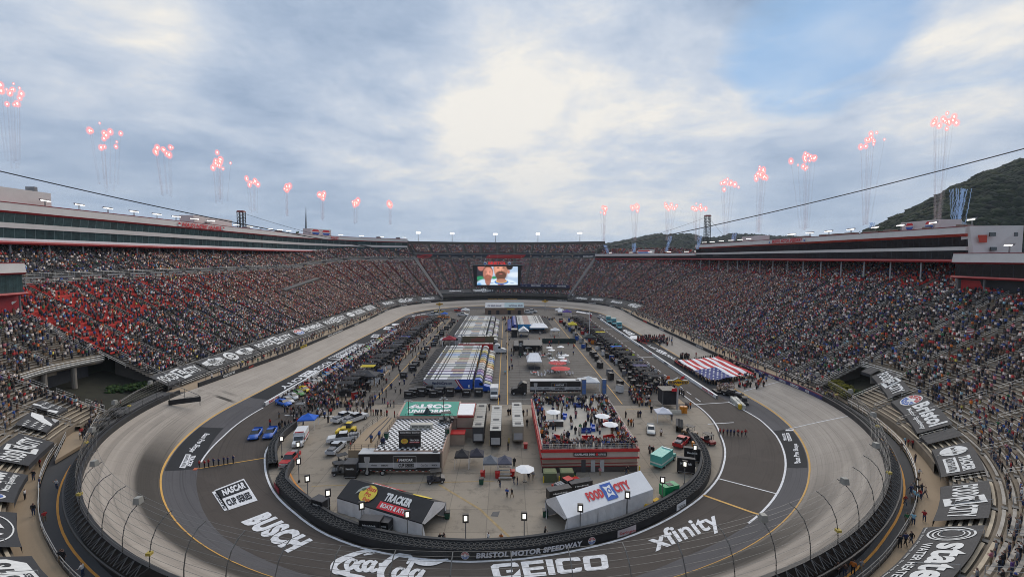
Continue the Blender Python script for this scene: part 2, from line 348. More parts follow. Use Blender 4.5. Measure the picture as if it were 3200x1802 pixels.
    if joints:
        fr=M('ABSOLUTE',M('SUBTRACT',M('FRACT',M('DIVIDE',sp.outputs[0],joints)),.5)); j=M('LESS_THAN',fr,.02); fac=M('MULTIPLY',fac,M('SUBTRACT',1,M('MULTIPLY',j,.10)))
        fr=M('ABSOLUTE',M('SUBTRACT',M('FRACT',M('DIVIDE',sp.outputs[1],3.6)),.5)); j=M('LESS_THAN',fr,.012); fac=M('MULTIPLY',fac,M('SUBTRACT',1,M('MULTIPLY',j,.18)))
    sc=t.nodes.new('ShaderNodeVectorMath'); sc.operation='SCALE'; sc.inputs[0].default_value=base; t.links.new(fac,sc.inputs['Scale']); t.links.new(sc.outputs[0],b.inputs['Base Color']); return m
G1=((-20,.1),(225,25)); G2=((395,30),(700,30))
TRK=surf_mat('banked_concrete',(.378,.332,.284),groove=[(-7.9,3.3,.85,(10,30),(200,45)),(-3.8,1.2,.18,(0,20),(220,30)),(-6.6,2.6,.30,(430,30),(640,40)),(-1.6,.8,.22,(0,20),(215,30))],joints=5.,var=.18,streak=.24,skid=.30)
APR=surf_mat('apron_asphalt',(.092,.088,.092),var=.16,streak=.14,skid=.3)
PIT=surf_mat('pit_road_asphalt',(.076,.063,.054),var=.16,streak=.14,skid=.35,stain=.15)
ROAD=surf_mat('service_road_asphalt',(.075,.073,.073),var=.22,streak=.12)
INF=surf_mat('infield_asphalt',(.13,.115,.10),var=.18,streak=.04,stain=.4,slab=9.)
INC=surf_mat('infield_concrete',(.285,.243,.192),var=.22,streak=.06,stain=.35,slab=6.1)
PADM=surf_mat('painted_black_asphalt',(.022,.023,.026),var=.14,streak=.06)
TANC=surf_mat('tan_concrete',(.36,.27,.18),var=.14,streak=.1)
ALL=fine(0,4)
def ringmesh(name,prof,m,ss=ALL,parent=None):
    mb=MB(); sweep(mb,prof,ss,m); o=mb.build(name,parent); ringattr(o); return struct(o) if not parent else o
# ground sheet to the horizon
gm_=mat('grass_ground',(.045,.062,.025),.95,var=.3,scale=.02)
mb=MB(); n=48; R_=[0,60,140,250,400,900,2500,7500]
P=[]; Fs=[]
for r in R_[1:]: P+=[(r*math.cos(2*math.pi*i/n),203+r*math.sin(2*math.pi*i/n),-.3 if r<300 else -1.2) for i in range(n)]
Fs=[tuple(range(n))]+[(k*n+i,k*n+(i+1)%n,(k+1)*n+(i+1)%n,(k+1)*n+i) for k in range(len(R_)-2) for i in range(n)]
mb.add(P,[tuple(reversed(f)) if 0 else f for f in Fs],gm_); struct(mb.build('ground'))
# infield sheet: the loop's inner edge filled
def fan(name,prof_o,z,m,ss=ALL):
    pts=[(*ring(s,prof_o(s)),z) for s in ss[:-1]]; mb=MB(); nY=60
    # strips between the left and right side of the loop, cut by Y
    L_=[p for s,p in zip(ss,pts) if True]
    ys=np.linspace(min(p[1] for p in pts)+.01,max(p[1] for p in pts)-.01,nY); P=[]
    def xs(y):
        r=[]
        for a,b in zip(pts,pts[1:]+pts[:1]):
            if (a[1]-y)*(b[1]-y)<0: t=(y-a[1])/(b[1]-a[1]); r.append(a[0]+t*(b[0]-a[0]))
        return min(r),max(r)
    for y in ys: a,b=xs(y); P+=[(a+(b-a)*k/6,y,z) for k in range(7)]
    mb.add(P,[(i*7+k,i*7+k+1,(i+1)*7+k+1,(i+1)*7+k) for i in range(nY-1) for k in range(6)],m); o=mb.build(name); ringattr(o); return struct(o)
fan('infield_pavement',lambda s:pw(s,PI_)-.2,0.,INF)
# concrete garage apron round the near buildings
def sheet(name,poly,z,m,parent=None,sub=True):
    mb=MB(); mb.add([(*p,z) for p in poly],[tuple(range(len(poly)))],m); o=mb.build(name,parent); ringattr(o); return struct(o) if not parent else o
edge=[ring(s,pw(s,PI_)-.4) for s in fine(.095,.985)]
xl=edge[0]; xr=edge[-1]
sheet('garage_apron',edge+[(xr[0],119),(23,121.5),(-36,122.5),(-47,119)],.008,INC)
ringmesh('pit_road',lambda s:[(pw(s,PI_)-.25,.016),((pw(s,PI_)+pw(s,PO))/2,.016),(pw(s,PO),.016)],PIT)
ringmesh('track_apron',lambda s:[(pw(s,PO),.02),((pw(s,PO)+pw(s,YO))/2,.02+.4*pw(s,YZ)),(pw(s,YO),pw(s,YZ))],APR)
def tprof(s):
    yo=pw(s,YO); yz=pw(s,YZ); w=wz(s); r=[]
    for k in range(9):
        t=k/8; r.append((yo+(0-yo)*t,yz+(w-yz)*(t**.92)))
    return r
ringmesh('race_track',tprof,TRK)
def tz(s,o):
    "height of track, apron or pit road"
    yo=pw(s,YO)
    if o>yo: t=(o-yo)/(-yo); return pw(s,YZ)+(wz(s)-pw(s,YZ))*max(t,0)**.92
    po=pw(s,PO)
    if o>po:
        t=(o-po)/(yo-po); return .02+(.4*pw(s,YZ)*t*2 if t<.5 else .4*pw(s,YZ)+(pw(s,YZ)*.6-.02)*(t-.5)*2)
    return .016
def T(s,o,dz=.03): return (*ring(s,o),tz(s,o)+dz)
def GT(u,v,dz=.03):
    "where photo pixel u,v meets the racing surface"
    z=.3
    for _ in range(12):
        x,y,_z=G(u,v,z); s,o=inv(x,y); z=tz(s,o)+dz
    x,y,_z=G(u,v,z); return Vector((x,y,z))
# painted lines
def line(mb,fn,ss,w,m,dz=.03):
    sweep(mb,lambda s:[(fn(s)-w/2,tz(s,fn(s)-w/2)+dz),(fn(s)+w/2,tz(s,fn(s)+w/2)+dz)],ss,m)
mk=MB()
line(mk,lambda s:pw(s,YO)+.2,ALL,.28,YEL)
line(mk,lambda s:pw(s,PI_)+.15,fine(.09,1.98),.34,PNT); line(mk,lambda s:pw(s,PO)-.1,fine(.0,.165),.34,PNT); line(mk,lambda s:pw(s,PO)-.1,fine(.70,1.02),.34,PNT)
line(mk,lambda s:pw(s,PI_)+.15,fine(2.02,3.9),.2,PNT)
def gl(mb,a,b,w,m,dz=.035,f=GT,n=6):
    A=f(*a,dz); B=f(*b,dz); d=(B-A).normalized(); q=Vector((-d.y,d.x,0))*w/2
    for i in range(n):
        p=A.lerp(B,i/n); r=A.lerp(B,(i+1)/n)
        def zz(v): s,o=inv(v.x,v.y); return Vector((v.x,v.y,tz(s,o)+dz))
        mb.quad(zz(p-q),zz(r-q),zz(r+q),zz(p+q),m)
gl(mk,(2242,1493),(2426,1541),.28,PNT); gl(mk,(2197,1545),(2388,1610),.45,YEL); gl(mk,(2212,1324),(2293,1319),.3,PNT); gl(mk,(2168,1263),(2281,1256),.3,PNT)
gl(mk,(831,1429),(620,1463),.3,YEL); gl(mk,(2463,1339),(2650,1299),.3,PNT); gl(mk,(2455,1343),(2480,1342),.9,PNT); gl(mk,(2325,1222),(2440,1192),.3,PNT)
gl(mk,(605,1464),(617,1464),1.1,mat('orange_paint',(.55,.13,.05),.7),n=1)
for i in range(26):   # dashed lane line down the pit road
    t=.02+i*.036; mk.quad(T(1+t,-24.0),T(1+t+.018,-24.1),T(1+t+.018,-23.85),T(1+t,-23.75),PNT)
for t in (.13,.33,.53,.73): mk.quad(T(1+t,-28.4),T(1+t,-18.6),T(1+t+.002,-18.6),T(1+t+.002,-28.4),PNT)
mk.quad((-56.5,113.8,.05),(-40,112.6,.05),(-40,112.9,.05),(-56.5,114.2,.05),PNT)
o=mk.build('track_line'); struct(o); ringattr(o)
# tan pit stalls on both sides
ringmesh('pit_stall_concrete',lambda s:[(-33.2,.022),(-28.9,.022)],TANC,fine(1.01,1.9))
ringmesh('pit_stall_concrete',lambda s:[(-41.5,.022),(-33.5,.022)],TANC,fine(3.1,3.98))
# black painted panels with sponsors' lettering
pad=MB(); 
def padsec(s0,s1,o0,o1,n=24,dz=.02):
    sweep(pad,lambda s:[(o0(s)+(o1(s)-o0(s))*k/4,tz(s,o0(s)+(o1(s)-o0(s))*k/4)+dz) for k in range(5)],srange(s0,s1,n),PADM)
YOf=lambda s:pw(s,YO)-.15; POf=lambda s:pw(s,PO)+.15
sA=inv(*GT(642,1334)[:2])[0]; sB=inv(*GT(545,1469)[:2])[0]
padsec(sA,sB,lambda s:max(pw(s,PO)+.1,-15.6),YOf)
sA=inv(*GT(2440,1343)[:2])[0]; sB=inv(*GT(2495,1461)[:2])[0]
padsec(sB,sA,POf,YOf)
padsec(3.02,3.965,lambda s:-18.4,YOf,60); padsec(1.06,1.93,lambda s:-18.0,YOf,60); padsec(2.05,2.2,lambda s:-15.5,YOf); padsec(2.8,2.92,lambda s:-15.5,YOf)
o=pad.build('painted_panel'); ringattr(o); struct(o)
# ---- lettering on the asphalt ----
lt=MB()
def GQ(*p,dz=.045,fn=None): return bil(*[ (fn or GT)(u,v,dz) for u,v in p])
def onT(f,dz=.05):
    def g(a,b):
        p=f(a,b); s,o=inv(p.x,p.y); return Vector((p.x,p.y,tz(s,o)+dz))
    return g
TF=lambda *p:onT(GQ(*p))
z6=lambda x,y:(1450+x/3.68,1450+y/3.68)
f=TF(z6(352,1335),z6(1668,1200),z6(1640,1028),z6(300,1150))
def geico(mb,f,m,x0=0,x1=1,y0=0,y1=1):
    X=lambda q:x0+(x1-x0)*q; Y=lambda q:y0+(y1-y0)*q
    def blk(a,b,parts):
        for (p,q,r,s) in parts: shape(mb,rect(X(a+(b-a)*p),Y(q),X(a+(b-a)*r),Y(s),2),f,m)
    def poly(a,b,pts): shape(mb,[(X(a+(b-a)*p),Y(q)) for p,q in pts],f,m)
    # each letter as a band of quads so nothing overlaps
    def band(a,b,pts,n=True):
        for (o0,i0),(o1,i1) in zip(pts,pts[1:]): shape(mb,[(X(a+(b-a)*p),Y(q)) for p,q in (o0,o1,i1,i0)],f,m)
    C_=[((1,.72),(.72,.72)),((.97,.90),(.72,.76)),((.88,1),(.70,.78)),((.12,1),(.30,.78)),((.0,.88),(.26,.72)),((.0,.12),(.26,.28)),((.12,0),(.30,.22)),((.88,0),(.70,.22)),((.97,.10),(.72,.24)),((1,.28),(.72,.28))]
    band(0,.235,C_[:9]+[((1,.56),(.73,.24)),((.73,.56),(.73,.40)) ][:1]); shape(mb,[(X(.235*p),Y(q)) for p,q in ((.5,.40),(.728,.40),(.728,.56),(.5,.56))],f,m)
    poly(.255,.445,[(0,0),(1,0),(1,.22),(.32,.22),(.32,.40),(.95,.40),(.95,.60),(.32,.60),(.32,.78),(1,.78),(1,1),(0,1)])
    poly(.465,.525,[(0,0),(1,0),(1,1),(0,1)])
    band(.545,.765,C_)
    band(.785,1.,[((.5,1),(.5,.78)),((.12,1),(.30,.78)),((.0,.88),(.27,.72)),((.0,.12),(.27,.28)),((.12,0),(.30,.22)),((.88,0),(.70,.22)),((1,.12),(.73,.28)),((1,.88),(.73,.72)),((.88,1),(.70,.78)),((.5,1),(.5,.78))])
geico(lt,f,PNT)
f=TF((2060,1739),(2268,1652),(2222,1596),(2015,1671)); text(lt,'xfinity',f,PNT,bold=.022)
f=TF((751,1630),(905,1730),(979,1686),(833,1594)); text(lt,'BUSCH',f,PNT,bold=.07,shear=.15)
z8=lambda x,y:(400+x/6.44,1300+y/6.44)
f=TF(z8(1515,335),z8(1195,690),z8(1335,735),z8(1650,350)); text(lt,'Bass Pro Shops',f,PNT,bold=.03)
f=TF(z8(1265,775),z8(1165,1000),z8(1265,1015),z8(1370,790)); text(lt,'TRACKER',f,PNT,bold=.05)
f=TF(z8(1160,760),z8(1030,1030),z8(1150,1040),z8(1270,765)); shape(lt,rect(0,0,1,1,4),f,PNT); text(lt,'BOATS & ATVs',lift(f,.03),TEXTK,.08,.92,.2,.8,.03)
zr=lambda x,y:(2400+x/3.22,1000+y/3.22)
f=TF(zr(350,1430),zr(305,1240),zr(250,1240),zr(265,1440)); text(lt,'Bass Pro Shops',f,PNT,bold=.03)
f=TF(zr(192,1208),zr(170,1135),zr(138,1135),zr(160,1210)); text(lt,'TRACKER',f,PNT,bold=.05)
f=TF(zr(245,1212),zr(210,1130),zr(180,1133),zr(205,1215)); shape(lt,rect(0,0,1,1,4),f,PNT); text(lt,'BOATS & ATVs',lift(f,.03),TEXTK,.08,.92,.2,.8,.03)
# playoffs shield painted on the pit road
f=TF((712,1593),(805,1562),(762,1494),(670,1530))
shape(lt,rect(0,0,1,1,4),f,PNT); g=lift(f,.02); shape(lt,rect(.04,.52,.96,.94,4),g,PADM); text(lt,'NASCAR',lift(f,.04),PNT,.14,.9,.6,.88,.05,.25)
text(lt,'CUP SERIES',lift(f,.04),PADM,.1,.9,.12,.42,.05)
f=TF((698,1593),(730,1585),(700,1534),(664,1541)); 
f=TF((701,1595),(715,1591),(678,1531),(662,1536))
shape(lt,rect(0,0,1,1,2),f,PNT)
text(lt,'PLAYOFFS',lift(TF((715,1592),(680,1533),(663,1537),(698,1595)),.03),PADM,.1,.9,.25,.75,.04)
# cola script, drawn as brush strokes of changing width
KZ=[0]
def stroke(mb,pts,f,m,w):
    KZ[0]=(KZ[0]+1)%24; f=lift(f,.006*KZ[0]); n=len(pts); P=[]
    # Catmull-Rom
    Q=[]
    for i in range(n-1):
        p0,p1,p2,p3=pts[max(i-1,0)],pts[i],pts[i+1],pts[min(i+2,n-1)]
        for k in range(5):
            t=k/5; Q.append(tuple(.5*((2*p1[j])+(-p0[j]+p2[j])*t+(2*p0[j]-5*p1[j]+4*p2[j]-p3[j])*t*t+(-p0[j]+3*p1[j]-3*p2[j]+p3[j])*t**3) for j in range(3)))
    Q.append(pts[-1])
    for i,q in enumerate(Q):
        a=Q[max(i-1,0)]; b=Q[min(i+1,len(Q)-1)]; dx,dy=(b[0]-a[0])*3.4,b[1]-a[1]; l=math.hypot(dx,dy) or 1; ww=w*q[2]
        P+=[f(q[0]-dy/l*ww*.30,q[1]+dx/l*ww),f(q[0]+dy/l*ww*.30,q[1]-dx/l*ww)]
    mb.add(P,[(2*i,2*i+1,2*i+3,2*i+2) for i in range(len(Q)-1)],m)
def cola(mb,f,m):
    w=.048
    stroke(mb,[(.25,.86,.5),(.33,.97,1),(.27,1.0,1),(.15,.82,1.6),(.03,.55,2),(.01,.36,2.2),(.06,.25,1.6),(.16,.30,1)],f,m,w)
    def oo(cx,cy,r,h): stroke(mb,[(cx+r,cy+h*.8,1),(cx,cy+h,1),(cx-r,cy,1.8),(cx-r*.5,cy-h,1.3),(cx+r*.7,cy-h*.4,1.5),(cx+r*1.1,cy+h*.6,1.2),(cx+r*.9,cy+h,1)],f,m,w*.9)
    oo(.155,.52,.038,.15); 
    stroke(mb,[(.275,.66,1),(.235,.62,1.2),(.21,.45,1.8),(.245,.36,1.2),(.29,.46,1)],f,m,w*.9)
    oo(.315,.52,.038,.15); stroke(mb,[(.375,.70,1.3),(.345,.5,1.6),(.355,.38,1.3),(.40,.45,1)],f,m,w*.9)
    stroke(mb,[(.40,.58,1.2),(.43,.60,1.2)],f,m,w)
    stroke(mb,[(.64,.70,.6),(.66,.92,1.3),(.58,1.0,1.2),(.48,.75,1.8),(.43,.40,2.2),(.46,.15,2),(.54,.20,1.2)],f,m,w)
    oo(.585,.38,.038,.16); stroke(mb,[(.70,.9,1.2),(.66,.5,1.6),(.65,.25,1.6),(.69,.25,1)],f,m,w*.9)
    oo(.735,.38,.036,.15); stroke(mb,[(.80,.55,1.2),(.775,.35,1.6),(.79,.22,1.2),(.84,.3,.8)],f,m,w*.9)
    stroke(mb,[(.66,.92,.6),(.74,.78,1.6),(.86,.82,2),(.98,.98,.5)],f,m,w)
    stroke(mb,[(.05,.22,.6),(.2,.16,1.4),(.3,.10,1.6),(.36,.02,.5)],f,m,w)
z5=lambda x,y:(800+x/3.68,1450+y/3.68)
f=TF(z5(850,1330),z5(2160,1450),z5(2240,1090),z5(930,960)); cola(lt,f,PNT)
# along the left straight
zl=lambda x,y:(800+x/6.44,1060+y/6.44)
f=TF(zl(1385,435),zl(420,960),zl(600,1010),zl(1565,460)); food_city(lt,f,PNT,PADM,.02)
f=TF(zl(2020,80),zl(1440,385),zl(1680,405),zl(2220,95)); 
for r_ in (rect(0,0,1,.06,4),rect(0,.94,1,1,4),rect(0,0,.02,1,2),rect(.98,0,1,1,2),rect(.05,.12,.9,.2,4),rect(.05,.27,.9,.33,4)): shape(lt,r_,f,PNT)
text(lt,'PLAYOFFS',f,PNT,.08,.92,.42,.88,.05)
zb=lambda x,y:(1150+x/6.44,940+y/6.44)
for cx_,cy_,w_ in ((170,700,130),(410,548,120)): 
    f=TF(zb(cx_-w_,cy_+35),zb(cx_+w_*.5,cy_+38),zb(cx_+w_,cy_-35),zb(cx_-w_*.4,cy_-38)); shape(lt,rect(0,.1,1,.9,4),f,PNT); text(lt,'TRACKER' if cx_>300 else 'BUSH\'S',lift(f,.05),PADM,.15,.85,.3,.7,.04)
f=TF(zb(470,500),zb(640,500),zb(670,455),zb(480,450)); shape(lt,ell(.5,.5,.5,.5),f,PNT)
f=TF(zb(870,315),zb(1170,262),zb(1170,245),zb(900,290)); text(lt,'Bass Pro Shops',f,PNT,bold=.05)
# along the right straight, read from the stands
zd=lambda x,y:(1800+x/6.44,940+y/6.44)
f=TF(zd(2110,1190),zd(1500,870),zd(1400,890),zd(1960,1200)); food_city(lt,f,PNT,PADM,.02)
f=TF(zd(1190,670),zd(1000,570),zd(930,590),zd(1060,690)); text(lt,'BUSH\'S',f,PNT,bold=.06)
f=TF(zd(1300,700),zd(1080,690),zd(1080,760),zd(1290,765)); shape(lt,ell(.5,.5,.5,.55),f,PNT)
f=TF(zd(0,225),zd(320,270),zd(320,250),zd(20,200)); shape(lt,rect(0,0,1,1,6),f,PNT); text(lt,'Bass Pro Shops',lift(f,.05),PADM,.1,.9,.25,.75,.05)
f=TF(zd(1430,870),zd(1440,840),zd(1290,790),zd(1230,800)); text(lt,'BRISTOL',f,RED,bold=.06)
o=lt.build('painted_lettering'); struct(o)
# parking bay lines and yellow lanes of the infield
ml=MB()
def fl(x0,y0,x1,y1,w,m,z=.03):
    d=Vector((x1-x0,y1-y0)).normalized(); q=(-d.y*w/2,d.x*w/2)
    ml.quad((x0-q[0],y0-q[1],z),(x1-q[0],y1-q[1],z),(x1+q[0],y1+q[1],z),(x0+q[0],y0+q[1],z),m)
FP=mat('faded_white_paint',(.38,.37,.35),.8,var=.35,scale=1.5)
fl(-2.3,122,-2.3,306,.25,YEL); fl(.25,122,.25,306,.25,YEL); fl(-37.2,128,-36.5,300,.25,YEL); fl(31.7,122,31,300,.25,YEL); fl(38.5,118,37.5,300,.22,YEL); fl(31.7,118,38.5,118,.2,YEL)
for i in range(52):
    y=131+i*3.4
    if 131<y<300: 
        if not 243<y<283: fl(1.2,y,30,y,.14,FP,.031)
        fl(-6.5,y,-2.6,y,.14,FP,.031)
for y in (126.5,123.3): fl(-30,y,-2.6,y,.16,FP,.031); fl(.6,y,8,y,.16,FP,.031)
for y in (125,135,150,170,195): fl(32,y,48,y,.16,FP,.031); fl(-54,y,-37.5,y,.16,FP,.031)
# worn yellow lines over the near apron
FY=mat('faded_yellow_paint',(.33,.24,.12),.85,var=.3,scale=1.2)
g0=lambda u,v:G(u,v)[:2]
for a,b,w in (((974,1518),(1290,1508),.28),((1290,1508),(1545,1502),.28),((1370,1512),(1500,1590),.4),((1500,1590),(1605,1690),.4),((1560,1690),(1610,1690),.9)):
    fl(*g0(*a),*g0(*b),w,FY,.022)
OL=[(0,0)]
line(ml,lambda s:pw(s,PI_)-3.6,fine(.235,.40),.3,mat('orange_line',(.60,.25,.06),.8,var=.15),.012); line(ml,lambda s:pw(s,PI_)-3.4,fine(.63,.80),.25,mat('orange_line'),.012)
o=ml.build('bay_line'); struct(o)
# dark floor hatch
mb=MB(); p=[G(1540,1598,.03),G(1562,1596,.03),G(1556,1613,.03),G(1533,1611,.03)]; mb.quad(*p,DGR)
struct(mb.build('drain_cover'))
# ------- outside the wall -------
def rz_(s): return pw(s,[(0,4.4),(.15,4),(.9,4),(1,4.4),(4,4.4)])
def FO(s): return pw(s,[(0,9),(.08,9),(.12,8.6),(.17,6.4),(.22,4.6),(.28,3.6),(.4,3),(.6,3),(.72,2.9),(.8,4.0),(.86,5.2),(.92,5.8),(1,6)])
ringmesh('service_road',lambda s:[(.5,rz_(s)),(FO(s)/2+.3,rz_(s)),(FO(s),rz_(s))],ROAD,fine(0,.99))
ringmesh('walkway',lambda s:[(FO(s)+.05,rz_(s)+.25),(FO(s)+1,rz_(s)+.25),(max(OS(s)+1.5,FO(s)+3.2),rz_(s)+.25)],TANC,fine(0.085,.99))
ringmesh('walkway',lambda s:[(.4,rz_(s)-.2),(3.5,rz_(s)-.2),(7.2,rz_(s)-.1)],TANC,fine(.99,2.3)); ringmesh('walkway',lambda s:[(.4,rz_(s)-.2),(3.5,rz_(s)-.2),(7.2,rz_(s)-.1)],TANC,fine(2.66,4.0))
ringmesh('walkway',lambda s:[(.4,rz_(s)-.2),(5,rz_(s)-.2),(12,rz_(s)-.1)],CONC,fine(2.3,2.66))
mb=MB(); sweep(mb,lambda s:[(pw(s,[(0,4.2),(.15,3.6),(.2,3.0),(.25,2.4),(.3,1.9),(.36,1.6),(.72,1.6),(.8,2.6),(.86,3.4),(.9,3.4)])+k,rz_(s)+.03) for k in (-.13,.13)],fine(.13,.42)+[],mat('orange_road_line',(.62,.28,.05),.8,var=.15)); sweep(mb,lambda s:[(pw(s,[(.6,1.6),(.72,1.6),(.8,2.6),(.86,3.3),(.93,3.3)])+k,rz_(s)+.03) for k in (-.13,.13)],fine(.6,.93),mat('orange_road_line'))
struct(mb.build('road_line'))
PITCH=.86
def cut(s):
    "extra rows left out over the two gateways"
    if s>3.975 or s<.075: return 17.5
    if .955<s<1.012: return 12.5
    return 0
STANDS=[('near',0,1),('right',1,2.30),('far',2.30,2.70),('left',2.70,4)]
NROW={'near':66,'right':80,'far':80,'left':92}
DECK={'left':60.,'far':62.,'right':999,'near':999}   # where an upper deck starts
UPZ={'left':2.6,'far':4.2}
def seatz(st,s,o):
    z=zseat(s,o)
    if o>=DECK[st]: z+=UPZ[st] if st!='left' else 1.6
    return z
AIS={}
def aisles(a,b):
    n=0; L=0
    L_=(math.pi*(NR+32),183,math.pi*(FR+32),183)
    out=[a]; s=a
    while s<b-.001:
        seg=L_[int(s)%4]; s+=12.6/seg; out.append(min(s,b))
    return out
BENCH=mat('bench_aluminium',(.40,.385,.36),.6,.1,var=.35,scale=.8); RSEAT=mat('red_seat',(.48,.018,.010),.6,var=.2,scale=.8); KSEAT=mat('black_seat',(.03,.032,.038),.6,var=.2,scale=.8)
TIER=mat('tier_concrete',(.105,.092,.078),.85,var=.22,scale=.5); TIERT=mat('tier_tan_concrete',(.205,.165,.12),.85,var=.25,scale=.4); NBENCH=mat('bench_weathered',(.34,.31,.27),.7,.05,var=.35,scale=.7); TAISLE=mat('aisle_concrete',(.19,.18,.165),.8,var=.15)
WOODB=mat('bench_plank',(.46,.38,.27),.7,var=.2,scale=.6)
def seatkind(st,s,o):
    if st=='left': return KSEAT if o>=58 else (RSEAT if s<3.99 and o>pw(s,[(2.7,38),(3.80,38),(3.88,30),(3.99,19)]) else BENCH)
    if st=='right': return RSEAT if o>56 else BENCH
    if st=='far': return BENCH if o>62 or o<50 else RSEAT
    return WOODB if o<11 else NBENCH
label={'near':'grey concrete grandstand curving round the near turn below the camera','right':'long packed grandstand under the dark glazed suites on the right straight',
 'far':'packed grandstand behind the far turn with a dark banner of portraits across it','left':'long grandstand with red and black seats under the pale glazed suites on the left'}
ROWS=[]   # (stand,s0,s1,row,o,z) for the crowd
for st,a,b in STANDS:
    root=thing('grandstand',label[st],'grandstand',(0,0,0))
    AI=aisles(a,b); AIS[st]=AI; tiers=MB(); bench=MB(); ais=MB(); rail=MB(); nr=NROW[st]
    tm=TIERT if st=='near' else TIER
    for s0,s1 in zip(AI,AI[1:]):
        c=cut((s0+s1)/2); o_st=max(OS(s0),OS(s1))+c if st!='far' else 13.
        if c: o_st=7+c
        ss=srange(s0,s1,5 if (st in('near','far') or s0>2 and s0<3) else 2)
        rows=[]
        for r in range(nr):
            o=pw((s0+s1)/2,[(0,0),(4,0)])+ (7 if st!='near' else 0)+r*PITCH
            if st=='near': o=OS((s0+s1)/2)+r*PITCH
            if o<o_st-.1: continue
            if 'left'==st and 58.2<o<60.: continue
            if st=='far' and 60.<o<63.: continue
            if st=='right' and o>76: continue
            if st=='left' and o>86: continue
            rows.append(o)
        if not rows: continue
        # step profile, row after row
        def prof(s):
            P=[]; d=OS(s)-OS((s0+s1)/2) if st=='near' else 0
            z0=seatz(st,s,rows[0]+d); P.append((rows[0]+d-.02,z0-1.6 if not c else z0-2.5))
            for o in rows:
                z=seatz(st,s,o+d); P.append((o+d,z)); P.append((o+d+PITCH,z))
            if st=='left' : pass
            return P
        sweep(tiers,prof,ss,tm)
        segL=12.6; gap=.55/segL*(s1-s0)
        for o in rows:
            m=seatkind(st,(s0+s1)/2,o); d=0
            def bp(s,o=o,m=m):
                dd=OS(s)-OS((s0+s1)/2) if st=='near' else 0; z=seatz(st,s,o+dd); oo=o+dd
                if m in (RSEAT,KSEAT): return [(oo+.30,z+.40),(oo+.30,z+.46),(oo+.66,z+.44),(oo+.74,z+.86),(oo+.78,z+.86),(oo+.70,z+.40)]
                return [(oo+.35,z+.38),(oo+.35,z+.46),(oo+.66,z+.46)]
            sb=srange(s0+gap*2,s1-gap*2,5 if len(ss)==6 else 2)
            sweep(bench,bp,sb,m)
            ROWS.append((st,s0+gap*2.2,s1-gap*2.2,o,seatkind(st,(s0+s1)/2,o)))
        # aisle: pale half steps
        for k,o in enumerate(rows):
            w=gap*1.9
            if k%1==0:
                dd=OS(s0)-OS((s0+s1)/2) if st=='near' else 0
                z=seatz(st,s0,o+dd)
                q=[(*ring(s0-w/2*0,o+dd+.30),z+.22),(*ring(s0+w,o+dd+.30),z+.22),(*ring(s0+w,o+dd+PITCH),z+.22),(*ring(s0,o+dd+PITCH),z+.22)]
                ais.quad(*q,TAISLE); ais.quad((*ring(s0,o+dd+.3),z),(*ring(s0+w,o+dd+.3),z),q[1],q[0],TAISLE)
        # handrails in the aisle
        dd=OS(s0)-OS((s0+s1)/2) if st=='near' else 0
        step=6 if st=='near' else 12
        for k in range(0,len(rows)-5,step):
            oa,ob=rows[k]+dd+.4,rows[min(k+int(step*.7),len(rows)-1)]+dd+.4
            if ob-oa<1 or ob-oa>step*1.2: continue
            A=Vector((*ring(s0+gap,oa),seatz(st,s0,oa)+.2)); B=Vector((*ring(s0+gap,ob),seatz(st,s0,ob)+.2)); up=Vector((0,0,.95))
            r=.035 if st=='near' else .035
            rail.tube([A,A+up,B+up,B],r,SIL,4); rail.cyl(A+up*.5,B+up*.5,r,SIL,4,cap=False)
    tiers.build('seating_tiers',root); o=bench.build('benches',root); o['kind']='stuff'; ais.build('aisle_steps',root); o=rail.build('handrails',root); o['kind']='stuff'
    globals()['ST_'+st]=root
# walls, decks and trim of each stand
def trim(st,name,prof,ss,m,closed=True):
    mb=MB(); sweep(mb,prof,ss,m,closed=closed,cap=closed); return mb.build(name,globals()['ST_'+st])
zz=lambda s,o,dz:(o,zseat(s,o)+dz)
# pale cross aisle of the left stand, between red and black seats
ss=fine(2.70,3.999)
trim('left','cross_aisle',lambda s:[zz(s,58.3,.0),zz(s,58.3,.35),(59.9,zseat(s,58.3)+.35),(59.9,zseat(s,60)+1.7),(60.1,zseat(s,60)+1.7),(60.1,zseat(s,58)-.5)],ss,mat('aisle_grey',(.24,.24,.24),.8,var=.35,scale=.15))
ml=MB()
for h in (.5,1.0): sweep(ml,lambda s:[(58.35,zseat(s,58.3)+.3+h),(58.42,zseat(s,58.3)+.36+h)],ss,SIL); sweep(ml,lambda s:[(60.1,zseat(s,60)+1.7+h),(60.16,zseat(s,60)+1.76+h)],ss,SIL)
for i in range(110):
    s=2.72+i*.0116
    if s<3.99: ml.cyl((*ring(s,58.4),zseat(s,58.3)+.3),(*ring(s,58.4),zseat(s,58.3)+1.3),.05,SIL,4); ml.cyl((*ring(s,60.1),zseat(s,60)+1.7),(*ring(s,60.1),zseat(s,60)+2.7),.05,SIL,4)
ml.build('aisle_railing',ST_left)
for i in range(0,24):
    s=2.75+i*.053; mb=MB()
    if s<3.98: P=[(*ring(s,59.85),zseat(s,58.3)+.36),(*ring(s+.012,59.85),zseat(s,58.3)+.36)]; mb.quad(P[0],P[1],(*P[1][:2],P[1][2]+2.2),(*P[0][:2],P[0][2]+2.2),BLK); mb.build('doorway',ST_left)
# backs and roofs behind the seats so nothing is open
for st,a,b,ob,zb in (('left',2.70,3.999,86,0),('right',1.0,2.30,76,0),('far',2.30,2.70,81,1.2),('near',0,1,62,1.0)):
    mb=MB(); sweep(mb,lambda s:[(ob,seatz(st,s,ob-1)+zb),(ob+.5,seatz(st,s,ob-1)+zb),(ob+.5,-1)],fine(a,b-.0001),TIER); mb.build('rear_wall',globals()['ST_'+st])
